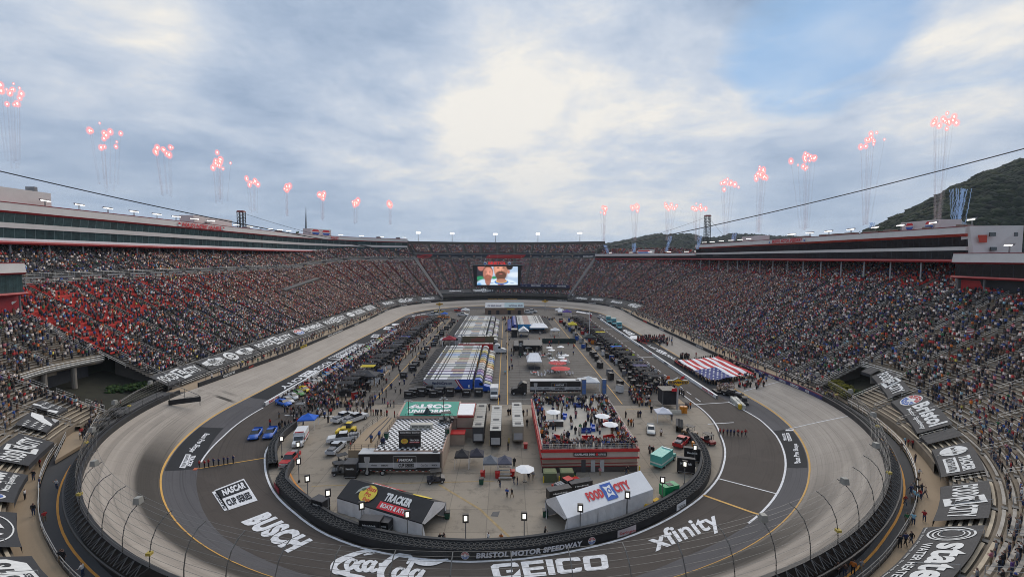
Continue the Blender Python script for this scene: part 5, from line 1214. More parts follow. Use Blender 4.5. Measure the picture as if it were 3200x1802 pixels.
# ---------------- wooded hills ----------------
HILL=mat('hill_forest_floor',(.008,.014,.007),.95,var=.4,scale=.02); LEAF=bpy.data.materials.new('foliage'); LEAF.use_nodes=True
t=LEAF.node_tree; b=t.nodes['Principled BSDF']; b.inputs['Roughness'].default_value=.9; b.inputs['Specular IOR Level'].default_value=.1
at=t.nodes.new('ShaderNodeAttribute'); at.attribute_name='col'; t.links.new(at.outputs['Color'],b.inputs['Base Color'])
def hill(name,ridge,Y0,depth,base=-1.2,nc=60,curve=.55):
    "ridge: photo pixels; the slope climbs from the plain to the ridge and falls behind"
    us=[p[0] for p in ridge]; R=[]
    for i in range(nc):
        u=us[0]+(us[-1]-us[0])*i/(nc-1); v=np.interp(u,us,[p[1] for p in ridge]); R.append(Vector(GY(u,v,Y0)))
    P=[]; rows=14
    for i,r in enumerate(R):
        d=Vector((r.x,r.y,0)).normalized()
        for j in range(rows):
            t=j/(rows-3) if j<rows-2 else 1+ (j-(rows-3))*.6
            if t<=1: off=-(1-t)*depth; z=base+(r.z-base-6)*(math.sin(t*math.pi/2)**1.2)
            else: off=(t-1)*depth; z=r.z-(t-1)*(r.z-base)*.8
            n=6*math.sin(i*.9+j*1.3)+5*math.sin(i*.37-j*.8)
            P.append(Vector((r.x+d.x*off,r.y+d.y*off,z-abs(n)*.5*(1 if 0<t<1.01 else 0))))
    mb=MB(); mb.add(P,[(i*rows+j,(i+1)*rows+j,(i+1)*rows+j+1,i*rows+j+1) for i in range(nc-1) for j in range(rows-1)],HILL)
    o=mb.build(name,smooth=True); struct(o); return P,nc,rows
bmI=bmesh.new(); bmesh.ops.create_icosphere(bmI,subdivisions=1,radius=1); IV=np.array([v.co[:] for v in bmI.verts]); IF=np.array([[v.index for v in f.verts] for f in bmI.faces]); bmI.free()
bmI=bmesh.new(); bmesh.ops.create_icosphere(bmI,subdivisions=2,radius=1); IV2=np.array([v.co[:] for v in bmI.verts]); IF2=np.array([[v.index for v in f.verts] for f in bmI.faces]); bmI.free()
def blobs(name,centers,radii,cols,seed=0,iv=None,if_=None,jit=.28,flat=.8):
    iv=IV if iv is None else iv; if_=IF if if_ is None else if_
    g=np.random.default_rng(seed); n=len(centers); c=np.asarray(centers)[:,None,:]; r=np.asarray(radii)[:,None,None]
    V=iv[None]*(1+g.uniform(-jit,jit,(n,len(iv),1)))*r*np.array([1,1,flat]); V=(V+c).reshape(-1,3)
    Fc=(if_[None]+np.arange(n)[:,None,None]*len(iv)).reshape(-1,3); me=bpy.data.meshes.new(name)
    me.vertices.add(len(V)); me.vertices.foreach_set('co',V.ravel()); me.loops.add(Fc.size); me.loops.foreach_set('vertex_index',Fc.ravel().astype(np.int32)); me.polygons.add(len(Fc)); me.polygons.foreach_set('loop_start',np.arange(0,Fc.size,3,dtype=np.int32)); me.polygons.foreach_set('loop_total',np.full(len(Fc),3,dtype=np.int32))
    me.update(calc_edges=True); a=me.attributes.new('col','FLOAT_COLOR','FACE'); cc=np.repeat(np.asarray(cols),len(if_),0)*(g.uniform(.8,1.2,(len(Fc),1))); a.data.foreach_set('color',np.c_[cc,np.ones(len(Fc))].ravel()); me.materials.append(LEAF)
    o=bpy.data.objects.new(name,me); COL.objects.link(o); return o
def forest(name,label,P,nc,rows,n,rad,seed,tone=(1,1,1)):
    g=random.Random(seed); C=[];R=[];K_=[]
    for _ in range(n):
        i=g.uniform(0,nc-1.01); j=g.uniform(0,rows-2.2); a,b=int(i),int(j); fi,fj=i-a,j-b
        p=(P[a*rows+b]*(1-fi)+P[(a+1)*rows+b]*fi)*(1-fj)+(P[a*rows+b+1]*(1-fi)+P[(a+1)*rows+b+1]*fi)*fj
        r=rad*g.uniform(.6,1.35); C.append((p.x,p.y,p.z+r*.5)); R.append(r); q=g.random()
        c=(.008,.017,.007) if q<.45 else (.014,.025,.008) if q<.76 else (.004,.009,.005) if q<.95 else (.026,.030,.010); K_.append([x*y for x,y in zip(c,tone)])
    o=blobs(name,C,R,K_,seed); tag(o,label,'forest',None,'stuff')
H1=hill('hill',[(2600,790),(2650,765),(2700,735),(2760,700),(2830,672),(2900,637),(2960,603),(3020,575),(3090,545),(3200,505),(3400,450),(3700,420)],640,430)
forest('forest','dense green woodland covering the steep hill at the right',*H1,14000,6.2,1)
H2=hill('hill',[(1700,800),(1865,770),(1950,757),(2010,744),(2060,738),(2150,736),(2200,745),(2245,748),(2290,735),(2340,737),(2400,742),(2470,744),(2560,752),(2640,758),(2760,760),(3000,780)],1700,700)
forest('forest','distant bluish wooded ridge behind the right stand roofs',*H2,12000,9.5,2)
H3=hill('hill',[(-900,815),(0,800),(700,800),(1000,798),(1300,800),(1700,800)],2300,700); forest('forest','low far woodland on the horizon behind the left stand',*H3,1500,18,3)
# single trees showing above the roofs
def small_tree(label,x,y,z0,h,w,seed,kind='tree',cols=None,n=260):
    g=random.Random(seed); r=thing(kind,label,'tree' if kind=='tree' else 'shrub',(x,y,z0)); 
    if kind=='tree':
        mb=MB(); mb.cyl((0,0,0),(0,0,h*.6),w*.06,mat('bark',(.06,.045,.03),.9),7,w*.03)
        for i in range(5): a=i*1.26; mb.cyl((0,0,h*.35),(math.cos(a)*w*.3,math.sin(a)*w*.3,h*.7),w*.03,mat('bark'),5,w*.012)
        mb.build('trunk',r)
    C=[];R=[];K_=[]
    for _ in range(n):
        while True:
            p=Vector((g.uniform(-1,1),g.uniform(-1,1),g.uniform(-1,1)))
            if .45<p.length<1: break
        if kind=='tree': C.append((p.x*w/2,p.y*w/2,h*.66+p.z*h*.34))
        else: C.append((p.x*w/2,p.y*w/2,h*.45+p.z*h*.5))
        R.append(w*.075*g.uniform(.6,1.3)); K_.append(g.choice(cols or [(.03,.055,.018),(.045,.07,.02),(.02,.04,.015)]))
    o=blobs('crown',C,R,K_,seed,jit=.45); o.parent=r; return r
for i,(u,v,Y,w,lab) in enumerate(((930,728,430,10,'dark round tree showing above the left roof beside the thin mast'),(958,722,430,13,'larger dark tree just left of the emblem roof house'),(1275,757,520,9,'dark tree in the gap between the left roof and far stand'),(2690,728,330,7,'small tree behind the high right roof'),(2745,706,330,9,'bushy tree where the hill meets the right roof'))):
    p=GY(u,v,Y); small_tree(lab,p[0],p[1],0,p[2]+2,w if w>11 else w*1.3,40+i)
SG=[(.12,.11,.015),(.16,.14,.02),(.08,.08,.015)]
for i,(u,v,w,c,lab) in enumerate(((2640,1178,6.5,None,'dark clipped evergreen shrub under the right gateway bridge'),(2615,1200,4,SG,'yellow-green shrub at the left of the right gateway bed'),(2635,1215,5,SG,'yellow-green shrub in the middle of the right gateway bed'),(2655,1228,5,SG,'yellow-green shrub at the right of the gateway bed'),(2678,1232,5,[(.015,.03,.012),(.03,.04,.014)],'dark green shrub nearest the ramp wall on the right'))):
    x,y,z=G(u,v,6.2); small_tree(lab,x,y,4.9,2.6,w,60+i,'shrub',c,220)
for i,(u,v,w,lab) in enumerate(((330,1190,6,'low dark shrub on the grass bank under the left bridge'),(400,1180,6,'dark shrub deep under the left bridge'),(350,1215,7,'long low shrub in front on the left grass bank'),(430,1205,6,'low shrub near the stairs of the left gateway'))):
    x,y,z=G(u,v,6.0); small_tree(lab,x,y,5.2,1.5,w,70+i,'shrub',None,160)
# ================= vehicles and equipment =================
def wheel(mb_parent,x,y,r,w=.28,hub=True):
    m=MB(); m.cyl((x,y-w/2,r),(x,y+w/2,r),r,TYR,14); q=m.build('wheel',mb_parent)
    h=MB(); s_=1 if y>0 else -1; h.cyl((x,y+s_*w/2,r),(x,y+s_*(w/2+.03),r),r*.55,SIL,10); h.build('rim',q); return q
def hauler(cab=True,mirror=False):
    "x from the tail to the nose; tail at 0"
    r=thing('team_hauler','x','truck')
    m=MB(); m.box((7.25,0,1.15),(14.5,2.55,2.9),OBJC); m.box((7.0,0,.45),(11.5,2.4,.75),BLK); m.build('trailer_body',r)
    m=MB(); m.box((7.25,0,4.05),(14.5,2.3,.05),WHT); m.build('roof_panel',r)
    m=MB(); m.box((0,0,4.0),(.1,2.5,.15),BLK); m.add([(0,-1.2,3.5),(0,1.2,3.5),(-4.2,1.2,2.5),(-4.2,-1.2,2.5),(0,-1.2,3.6),(0,1.2,3.6),(-4.2,1.2,2.6),(-4.2,-1.2,2.6)],[(0,1,2,3),(7,6,5,4),(0,4,5,1),(2,6,7,3),(1,5,6,2),(0,3,7,4)],CAN); m.build('tail_awning',r)
    for x in (1.8,3.1): 
        for y in (-1.1,1.1): wheel(r,x,y,.5)
    if cab:
        m=MB(); m.extr([(15.0,.5),(15.0,3.0),(15.4,3.9),(16.6,4.0),(17.4,3.4),(17.9,2.2),(19.6,1.75),(20.1,1.3),(20.2,.5)],-1.2,1.2,OBJC); m.build('cab',r)
        m=MB(); m.add([(17.35,-1.0,3.35),(17.35,1.0,3.35),(17.95,1.0,2.3),(17.95,-1.0,2.3)],[(0,1,2,3)],GLS); m.v=[(a+.04,b,c+.04) for a,b,c in m.v]; m.box((17.1,-1.21,2.2),(1.0,.03,.8),GLS); m.box((17.1,1.21,2.2),(1.0,.03,.8),GLS); m.build('windscreen',r)
        m=MB(); m.add([(20.22,-.7,.6),(20.22,.7,.6),(20.15,.7,1.5),(20.15,-.7,1.5)],[(0,1,2,3)],SIL); m.build('grille',r)
        for x in (15.6,16.9,19.3):
            for y in (-1.05,1.05): wheel(r,x,y,.5)
        for y in (-1.25,1.25):
            m=MB(); m.cyl((15.1,y*.9,.8),(15.1,y*.9,3.7),.1,SIL,6); m.build('exhaust_stack',r)
    return r
def car(name='race_car',cat='race car',L_=4.9,body=OBJC,spoiler=True):
    r=thing(name,'x',cat); m=MB(); w=.95
    sec=[(-2.4,.35,.80,.88),(-2.3,.25,.98,.95),(-1.4,.2,1.0,1.0),(-.9,.2,.98,1.0),(.6,.2,.92,1.0),(1.0,.2,.88,1.0),(2.0,.22,.72,.96),(2.4,.3,.55,.86)]
    P=[];n=6
    for x,z0,z1,k in sec: P+=[(x,-w*k,z0),(x,-w*k,z1*.72),(x,-w*k*.86,z1),(x,w*k*.86,z1),(x,w*k,z1*.72),(x,w*k,z0)]
    m.add(P,[(a*n+i,a*n+(i+1)%n,(a+1)*n+(i+1)%n,(a+1)*n+i) for a in range(len(sec)-1) for i in range(n)]+[tuple(range(n-1,-1,-1)),tuple((len(sec)-1)*n+i for i in range(n))],body); m.build('body',r,True)
    m=MB(); m.add([(-1.5,-.78,.97),(-1.5,.78,.97),(1.05,.80,.88),(1.05,-.80,.88),(-.85,-.58,1.33),(-.85,.58,1.33),(.25,.58,1.33),(.25,-.58,1.33)],[(0,1,5,4),(1,2,6,5),(2,3,7,6),(3,0,4,7)],GLS); m.build('windows',r)
    m=MB(); m.box((-.3,0,1.33),(1.1,1.14,.05),body); m.build('roof',r)
    if spoiler: m=MB(); m.box((-2.35,0,.98),(.05,1.6,.22),body); m.build('spoiler',r)
    m=MB(); m.box((2.3,-.6,.48),(.14,.3,.12),WHT); m.build('headlight',r); m=MB(); m.box((2.3,.6,.48),(.14,.3,.12),WHT); m.build('headlight',r)
    for x in (-1.5,1.45):
        for y in (-.86,.86): wheel(r,x,y,.34,.24)
    return r
def pickup(bedload=None,name='pickup_truck',flat=False):
    r=thing(name,'x','truck'); m=MB()
    m.extr([(-2.9,.55),(-2.9,1.2),(-.9,1.2),(-.9,1.25),(1.3,1.25),(2.7,1.15),(2.85,.9),(2.85,.5),(2.6,.45),(-2.7,.45)],-.98,.98,OBJC); m.build('body',r)
    m=MB(); m.add([(-.9,-.9,1.25),(1.35,-.9,1.25),(1.35,.9,1.25),(-.9,.9,1.25),(-.75,-.74,1.86),(.65,-.74,1.88),(.65,.74,1.88),(-.75,.74,1.86)],[(0,1,5,4),(1,2,6,5),(2,3,7,6),(3,0,4,7),(4,5,6,7)],GLS); m.build('windows',r)
    m=MB(); m.box((-.05,0,1.87),(1.45,1.46,.05),OBJC); m.build('roof',r)
    m=MB(); m.box((-1.9,0,1.205),(1.85,1.6,.02),BLK); m.build('bed',r)
    if bedload: 
        m=MB(); 
        for i in range(3): m.box((-2.4+i*.5,0,1.22),(.4,1.2,.3),bedload)
        m.build('bed_load',r)
    for y in (-.7,.7): m=MB(); m.box((2.84,y,.85),(.06,.36,.2),mat('headlamp_glass',(.7,.7,.65),.2)); m.build('headlight',r)
    m=MB(); m.box((2.87,0,.72),(.05,1.0,.36),SIL); m.build('grille',r); m=MB(); m.box((2.92,0,.45),(.12,1.9,.2),SIL); m.build('bumper',r)
    for x in (-1.85,1.85):
        for y in (-.9,.9): wheel(r,x,y,.4,.26)
    return r
def boxtruck(stripe=RED,name='ambulance',L_=4.2,hh=2.0):
    r=thing(name,'x','ambulance' if name=='ambulance' else 'truck'); m=MB(); m.box((-1.4,0,.6),(L_,2.3,hh),OBJC); m.build('box_body',r)
    m=MB(); m.extr([(.7,.5),(.7,2.0),(1.2,2.1),(1.75,1.35),(2.9,1.2),(3.05,.9),(3.05,.5)],-1.0,1.0,OBJC); m.build('cab',r)
    m=MB(); m.add([(1.26,-.88,2.02),(1.26,.88,2.02),(1.8,.9,1.38),(1.8,-.9,1.38)],[(0,1,2,3)],GLS); m.box((1.15,-1.01,1.3),(.7,.03,.55),GLS); m.box((1.15,1.01,1.3),(.7,.03,.55),GLS); m.build('windscreen',r)
    m=MB(); m.box((-1.4,0,1.05),(L_+.02,2.33,.28),stripe); m.build('side_stripe',r)
    m=MB(); m.box((.5,0,.6+hh),(.25,1.8,.16),RED if name=='ambulance' else WHT); m.build('light_bar',r)
    m=MB(); m.box((3.08,0,.7),(.05,1.1,.35),SIL); m.build('grille',r)
    for y in (-.75,.75): m=MB(); m.box((3.06,y,.95),(.06,.3,.2),mat('headlamp_glass')); m.build('headlight',r)
    for x in (-2.2,2.1):
        for y in (-.95,.95): wheel(r,x,y,.42,.3)
    return r
def cart(roof=True,bodyc=BLK,name='utility_cart'):
    r=thing(name,'x','cart'); m=MB(); m.extr([(-1.4,.4),(-1.4,.85),(-.3,.85),(-.3,.55),(.6,.55),(.75,.95),(1.35,.8),(1.4,.4)],-.65,.65,OBJC); m.build('body',r)
    m=MB(); m.box((-.15,0,.8),(.5,1.2,.15),DGR); m.box((-.42,0,.9),(.12,1.2,.45),DGR); m.build('seat',r)
    if roof: 
        m=MB(); m.box((0,0,1.9),(1.7,1.3,.07),BLK); m.build('canopy',r); m=MB()
        for x in (-.75,.7):
            for y in (-.58,.58): m.cyl((x,y,.8),(x,y,1.9),.03,BLK,4)
        m.build('canopy_frame',r)
    for x in (-.95,.95):
        for y in (-.6,.6): wheel(r,x,y,.28,.2)
    return r
def equipment(w=2.4,d=1.2,h=2.1,label='HM'):
    r=thing('equipment_cart','x','cart'); m=MB(); m.box((0,0,.2),(w,d,h-.2),OBJC); m.box((0,0,h),(w*1.02,d*1.02,.05),DGR); m.build('cabinet',r)
    m=MB(); text(m,label,lambda a,b:Vector((-w*.32+w*.64*a,-d/2-.012,h*.62+h*.14*b)),TEXTW,bold=.04); m.build('lettering',r)
    m=MB(); m.box((0,-d/2-.02,.3),(w*.9,.02,.05),SIL); m.cyl((w/2+.1,-d/2,1),(w/2+.1,d/2,1),.03,SIL,4); m.build('handle',r)
    for x in (-w*.4,w*.4):
        for y in (-d*.4,d*.4): m=MB(); m.cyl((x,y-.04,.12),(x,y+.04,.12),.12,TYR,8); m.build('castor',r)
    return r
def pitbox():
    r=thing('pit_box','x','pit box'); m=MB(); m.box((0,0,.35),(3.4,1.9,1.5),BLK); m.box((0,0,.35),(3.42,1.92,.12),GRY); m.build('tool_cabinet',r)
    m=MB(); m.box((-.5,0,2.0),(1.6,1.7,.35),DGR); m.box((-1.1,0,2.3),(.2,1.6,.6),BLK); m.build('seats',r)
    m=MB(); 
    for x in (-1.6,1.6):
        for y in (-.9,.9): m.cyl((x,y,1.85),(x,y,4.1),.04,GRY,4)
    m.build('frame',r)
    m=MB(); m.add([(-2.3,-1.5,4.1),(2.3,-1.5,4.1),(2.3,1.5,4.1),(-2.3,1.5,4.1),(-1.9,0,4.42),(1.9,0,4.42)],[(0,1,5,4),(2,3,4,5),(1,2,5),(3,0,4),(0,3,2,1)],OBJF); m.build('canopy',r)
    m=MB(); m.box((1.2,-1.0,2.0),(.7,.06,.45),mat('screen_dark',(.05,.06,.08),.2)); m.build('monitor',r)
    m=MB(); m.cyl((1.6,.9,4.1),(1.6,.9,5.6),.03,GRY,4); m.build('antenna',r)
    for x in (-1.2,1.2):
        for y in (-.8,.8): m=MB(); m.cyl((x,y-.1,.2),(x,y+.1,.2),.2,TYR,8); m.build('wheel',r)
    return r
def canopy(w=3.05,d=3.05,h=2.2,peak=1.0,m_=None,name='canopy_tent',legs=WHT):
    r=thing(name,'x','tent'); m_=m_ or OBJF; m=MB(); x,y=w/2,d/2; k=.5
    m.add([(-x,-y,h-.25),(x,-y,h-.25),(x,y,h-.25),(-x,y,h-.25),(-x,-y,h),(x,-y,h),(x,y,h),(-x,y,h),(-x*k,-y*k,h+peak*.42),(x*k,-y*k,h+peak*.42),(x*k,y*k,h+peak*.42),(-x*k,y*k,h+peak*.42),(0,0,h+peak)],
     [(0,1,5,4),(1,2,6,5),(2,3,7,6),(3,0,4,7),(4,5,9,8),(5,6,10,9),(6,7,11,10),(7,4,8,11),(8,9,12),(9,10,12),(10,11,12),(11,8,12)],m_); m.build('canopy',r)
    for sx in (-1,1):
        for sy in (-1,1): m=MB(); m.cyl((sx*(x-.08),sy*(y-.08),0),(sx*(x-.08),sy*(y-.08),h),.045,legs,5); m.build('leg',r)
    return r
def frame_tent(L_,w,h,ridge,roofm,wallm,openend=1,hip=False,sides=True):
    "ridge runs along x; origin at the middle of the base"
    r=thing('frame_tent','x','tent'); x,y=L_/2,w/2; m=MB(); nx=8
    P=[]; xi=x*(.55 if hip else 1)
    for i in range(nx+1):
        t=i/nx; X=-x+L_*t; Xr=-xi+2*xi*t; sag=.0 if i%2==0 else -.06; P+=[(X,-y,h-.25),(X,-y,h),((X+Xr)/2,-y/2,(h+h+ridge)/2+sag),(Xr,0,h+ridge),((X+Xr)/2,y/2,(h+h+ridge)/2+sag),(X,y,h),(X,y,h-.25)]
    F_=[(i*7+j,(i+1)*7+j,(i+1)*7+j+1,i*7+j+1) for i in range(nx) for j in range(6)]
    if hip: F_+=[(0,1,2,3,4,5,6),tuple(nx*7+k for k in (6,5,4,3,2,1,0))]
    m.add(P,F_,roofm); m.build('roof',r)
    if not hip:
        for e in (-1,1):
            m=MB(); m.add([(e*x*.998,-y,h),(e*x*.998,y,h),(e*x*.998,0,h+ridge-.03)],[(0,1,2)],wallm); m.build('gable',r)
    if sides:
        for e in (-1,1):
            m=MB(); P=[]; n=28
            for i in range(n+1):
                X=-x+L_*i/n; dy=.10*math.sin(i*1.9)+.05*math.sin(i*4.1); P+=[(X,e*(y+.02),h-.15),(X,e*(y+dy*.5),h*.5),(X,e*(y+dy),.03)]
            m.add(P,[(i*3+j,(i+1)*3+j,(i+1)*3+j+1,i*3+j+1) for i in range(n) for j in range(2)],wallm); m.build('side_wall',r)
        e=-openend; m=MB(); m.add([(e*x,-y,0),(e*x,y,0),(e*x,y,h),(e*x,-y,h)],[(0,1,2,3)],wallm); m.build('end_wall',r)
        m=MB(); e=openend
        for sy in (-1,1): m.add([(e*x,sy*y,0),(e*(x+.1),sy*(y-.7),0),(e*x,sy*(y-.25),h*.75),(e*x,sy*y,h)],[(0,1,2,3)],wallm)
        m.add([(e*x,-y,h),(e*x,y,h),(e*x,y*.8,h-.5),(e*x,-y*.8,h-.5)],[(0,1,2,3)],wallm); m.build('drawn_curtains',r)
    n=max(2,int(L_/4.5))
    for i in range(n+1):
        for e in (-1,1): m=MB(); X=-x+L_*i/n; m.cyl((X,e*(y-.03),0),(X,e*(y-.03),h),.05,GRY,5); m.build('pole',r)
    return r
def umbrella(rad=1.5,h=2.3,opened=True,m_=None,n=8,name='patio_umbrella'):
    r=thing(name,'x','umbrella'); m=MB(); m.cyl((0,0,0),(0,0,h+.3),.035,GRY,6); m.build('pole',r); m=MB()
    if opened:
        P=[(rad*math.cos(2*math.pi*(i+.5)/n),rad*math.sin(2*math.pi*(i+.5)/n),h-.12) for i in range(n)]+[(rad*.5*math.cos(2*math.pi*(i+.5)/n),rad*.5*math.sin(2*math.pi*(i+.5)/n),h+.16) for i in range(n)]+[(0,0,h+.4)]
        m.add(P,[(i,(i+1)%n,n+(i+1)%n,n+i) for i in range(n)]+[(n+i,n+(i+1)%n,2*n) for i in range(n)],m_ or WHT)
    else: m.cyl((0,0,h-1.3),(0,0,h-.2),.16,m_ or mat('cream_canvas',(.55,.50,.38),.8),8,.20); m.cyl((0,0,h-.2),(0,0,h+.4),.18,m_ or mat('cream_canvas'),8,.02)
    m.build('canopy',r); m=MB(); m.cyl((0,0,0),(0,0,.1),.35,BLK,10); m.build('base',r)
    return r
def table(topm):
    r=thing('patio_table','x','table'); m=MB(); m.cyl((0,0,.7),(0,0,.76),.75,topm,14); m.build('tabletop',r); m=MB(); m.cyl((0,0,0),(0,0,.7),.06,GRY,6); m.cyl((0,0,0),(0,0,.04),.35,GRY,8); m.build('pedestal',r); return r
def chair():
    r=thing('folding_chair','x','chair'); m=MB(); m.box((0,0,.42),(.42,.42,.05),WHT); m.build('seat',r); m=MB(); m.box((0,.2,.5),(.42,.05,.42),WHT); m.build('backrest',r)
    for x in (-.18,.18):
        for y in (-.18,.18): m=MB(); m.cyl((x,y,0),(x,y,.42),.02,WHT,4); m.build('leg',r)
    return r
def bin_(m_):
    r=thing('trash_bin','x','bin'); m=MB(); m.box((0,0,.1),(.6,.65,.85),m_,taper=(1.15,1.15)); m.build('body',r); m=MB(); m.box((0,0,.95),(.72,.8,.09),BLK if m_ is not RED else RED); m.build('lid',r)
    for x in (-.25,.25): m=MB(); m.cyl((x-.03,.3,.12),(x+.03,.3,.12),.12,TYR,8); m.build('wheel',r)
    return r
def lighttower(h=3.3):
    r=thing('light_tower','x','lamp'); m=MB(); m.cyl((0,0,0),(0,0,h),.07,GRY,6); m.cyl((0,0,0),(0,0,.4),.2,BLK,6); m.build('pole',r)
    m=MB(); m.box((0,0,h),(.85,.35,1.2),mat('lamp_case',(.06,.05,.045),.5)); m.build('lamp_case',r)
    m=MB(); m.quad((-.22,-.19,h+.28),(.22,-.19,h+.28),(.22,-.19,h+.98),(-.22,-.19,h+.98),mat('warm_lamp',(1,1,1),.5,emit=(1,.97,.80),es=1.15)); m.build('lamp',r); return r
PROTO=[]
def place(r,label,loc,rz=0,group=None,color=None,scale=None):
    "first use moves the model itself, later ones copy it"
    if not r.get('placed'):
        r['placed']=1; r.location=loc; r.rotation_euler=(0,0,rz); r['label']=label
        if group: r['group']=group
        if scale: r.scale=scale
        if color: recol(r,color)
        return r
    return dup(r,loc,rz,label,group,color,scale)
# ================= what stands in the infield =================
b2=lambda x,y,z=0:Vector(G(750+x/3.627,1200+y/3.627,z))
c3=lambda x,y,z=0:Vector(G(1350+x/3.627,1200+y/3.627,z))
c4=lambda x,y,z=0:Vector(G(1950+x/3.627,1200+y/3.627,z))
e5=lambda x,y,z=0:Vector(G(800+x/3.68,1450+y/3.68,z))
g6=lambda x,y,z=0:Vector(G(1450+x/3.68,1450+y/3.68,z))
C6=lambda x,y,z=0:Vector(G(1500+x/6.44,940+y/6.44,z))
B6=lambda x,y,z=0:Vector(G(1150+x/6.44,940+y/6.44,z))
A6=lambda x,y,z=0:Vector(G(800+x/6.44,1060+y/6.44,z))
D6=lambda x,y,z=0:Vector(G(1800+x/6.44,940+y/6.44,z))
E6=lambda x,y,z=0:Vector(G(2000+x/6.44,1080+y/6.44,z))
F6=lambda x,y,z=0:Vector(G(1200+x/6.44,1130+y/6.44,z))
pi=math.pi
# ---- tyre barriers ----
def barrier(label,s0,s1,oout,oin,txt=None):
    r=thing('tyre_barrier',label,'barrier'); ss=srange(s0,s1,max(6,int((s1-s0)/.01)))
    m=MB(); sweep(m,lambda s:[(oout(s),.02),(oout(s)+.0,1.25),(oout(s)-.06,1.3),(oin(s)+.5,1.25),(oin(s)+.5,.02)],ss,mat('conveyor_black',(.012,.012,.013),.6,var=.2)); m.build('conveyor_belt',r)
    m=MB(); sweep(m,lambda s:[(oin(s)+.45,.02),(oin(s)+.45,1.55),(oin(s),1.55),(oin(s),.02)],ss,mat('barrier_concrete',(.045,.045,.047),.8,var=.2)); m.build('concrete_wall',r)
    st=MB(); cnt=0; L_=(s1-s0)*pi*58; n=int(L_/.80)
    for k in range(n):
        s=s0+(s1-s0)*(k+.5)/n; w=oout(s)-oin(s)-.6
        rows=2 if w>1.0 else 1
        for j in range(rows):
            o=oout(s)-.45-j*.72*min(1,w/1.4); x,y=ring(s+(.5*(s1-s0)/n if j else 0),o)
            T_=MB() if (cnt<96 and math.hypot(x,y)<75) else st
            N_=12; R0,R1=.38,.24; P=[]
            for rr,z in ((R0,1.24),(R0*.95,1.42),(R1+.04,1.43),(R1,1.30)): P+=[(x+rr*math.cos(2*pi*i/N_),y+rr*math.sin(2*pi*i/N_),z) for i in range(N_)]
            T_.add(P,[(a*N_+i,a*N_+(i+1)%N_,(a+1)*N_+(i+1)%N_,(a+1)*N_+i) for a in range(3) for i in range(N_)],mat('tyre_worn',(.045,.046,.047),.75,var=.3,scale=3))
            if T_ is not st: T_.build('tyre',r); cnt+=1
    if st.v: q=st.build('more_tyres',r); q['kind']='stuff'
    if txt: txt(r)
    return r
PIo=lambda s:pw(s,PI_)
def btext(r):
    for t,a,b,dr in (('BRISTOL MOTOR SPEEDWAY',.4915,.573,None),):
        tb=MB(); f=lambda x,y:Vector((*ring(a+(b-a)*x,PIo(a+(b-a)*x)-.27),.12+1.0*y)); text(tb,t,f,mat('barrier_lettering',(.60,.60,.63),.6,var=.05),.03,.97,.08,.85,.05,.1); tb.build('lettering',r)
    for c in (.4865,.578):
        tb=MB(); f=lambda x,y:Vector((*ring(c+.0058*(x-.5),PIo(c)-.26+.0),.08+1.1*y)); globe(tb,f,.5,.5,.5,.5,TEXTW,mat('banner_red'),mat('banner_blue'),.0); 
        tb.v=[v for v in tb.v]; tb.build('emblem',r)
    for a,b,m_,t in ((.268,.288,mat('panel_crimson',(.30,.02,.03),.6),'SUNOCO'),(.600,.618,mat('panel_pale',(.55,.50,.50),.6),'Darlington'),(.668,.683,WHT,'* NEXTEL *')):
        tb=MB(); sweep(tb,lambda s:[(PIo(s)-.26,.1),(PIo(s)-.26,1.15)],srange(a,b,4),m_); f=lambda x,y:Vector((*ring(a+(b-a)*x,PIo(a)-.2),.2+.8*y)); text(tb,t,f,TEXTK if m_ is WHT else (WHT if 'crim' in m_.name else mat('banner_red')),.1,.9,.15,.8,.03); tb.build('sign_panel',r)
bo2=lambda s:PIo(s)-pw(s,[(.234,4.3),(.25,2.2),(.27,.35),(.71,.35),(.735,.7),(.77,1.6),(.8,2.8),(.85,5.2)])
bi2=lambda s:bo2(s)-pw(s,[(.234,.55),(.26,1.9),(.3,2.15),(.7,2.15),(.85,2.0)])
barrier('long curving black tyre barrier round the near end of the infield',.234,.852,bo2,bi2,btext)
barrier('short black tyre barrier beside the red pickup and ambulance',.094,.226,lambda s:PIo(s)-.35,lambda s:PIo(s)-2.1)
barrier('small tyre barrier stub by the white canopy on the right',.868,.905,lambda s:-33.6,lambda s:-35.2)
# ---- light towers ----
LT=lighttower(); k=0
pts=[b2(670,1110),b2(665,900),e5(598,425),e5(835,605),e5(1222,765),e5(1745,875),e5(2412,925),g6(692,898),g6(1335,795),g6(1875,630),g6(2278,440),c4(685,1145),c4(800,940),b2(476,830)]
names_=['behind the barrier by the red pickup','nearest the gap in the tyre barrier','left of the small black cart','right of the small black cart','in front of the lettered black cart','below the front corner of the black tent','left of the centre of the tyre barrier','right of the centre of the tyre barrier','before the open end of the white tent','before the middle of the white tent','beside the green generator','before the tall black box with round mark','between the two tall black boxes','beside the red pickup']
for p,nm in zip(pts,names_): place(LT,f'lit work lamp on a pole {nm}',p,math.atan2(-p.y,-p.x)+pi/2,'work lamps along the tyre barrier',scale=(1,1,1))
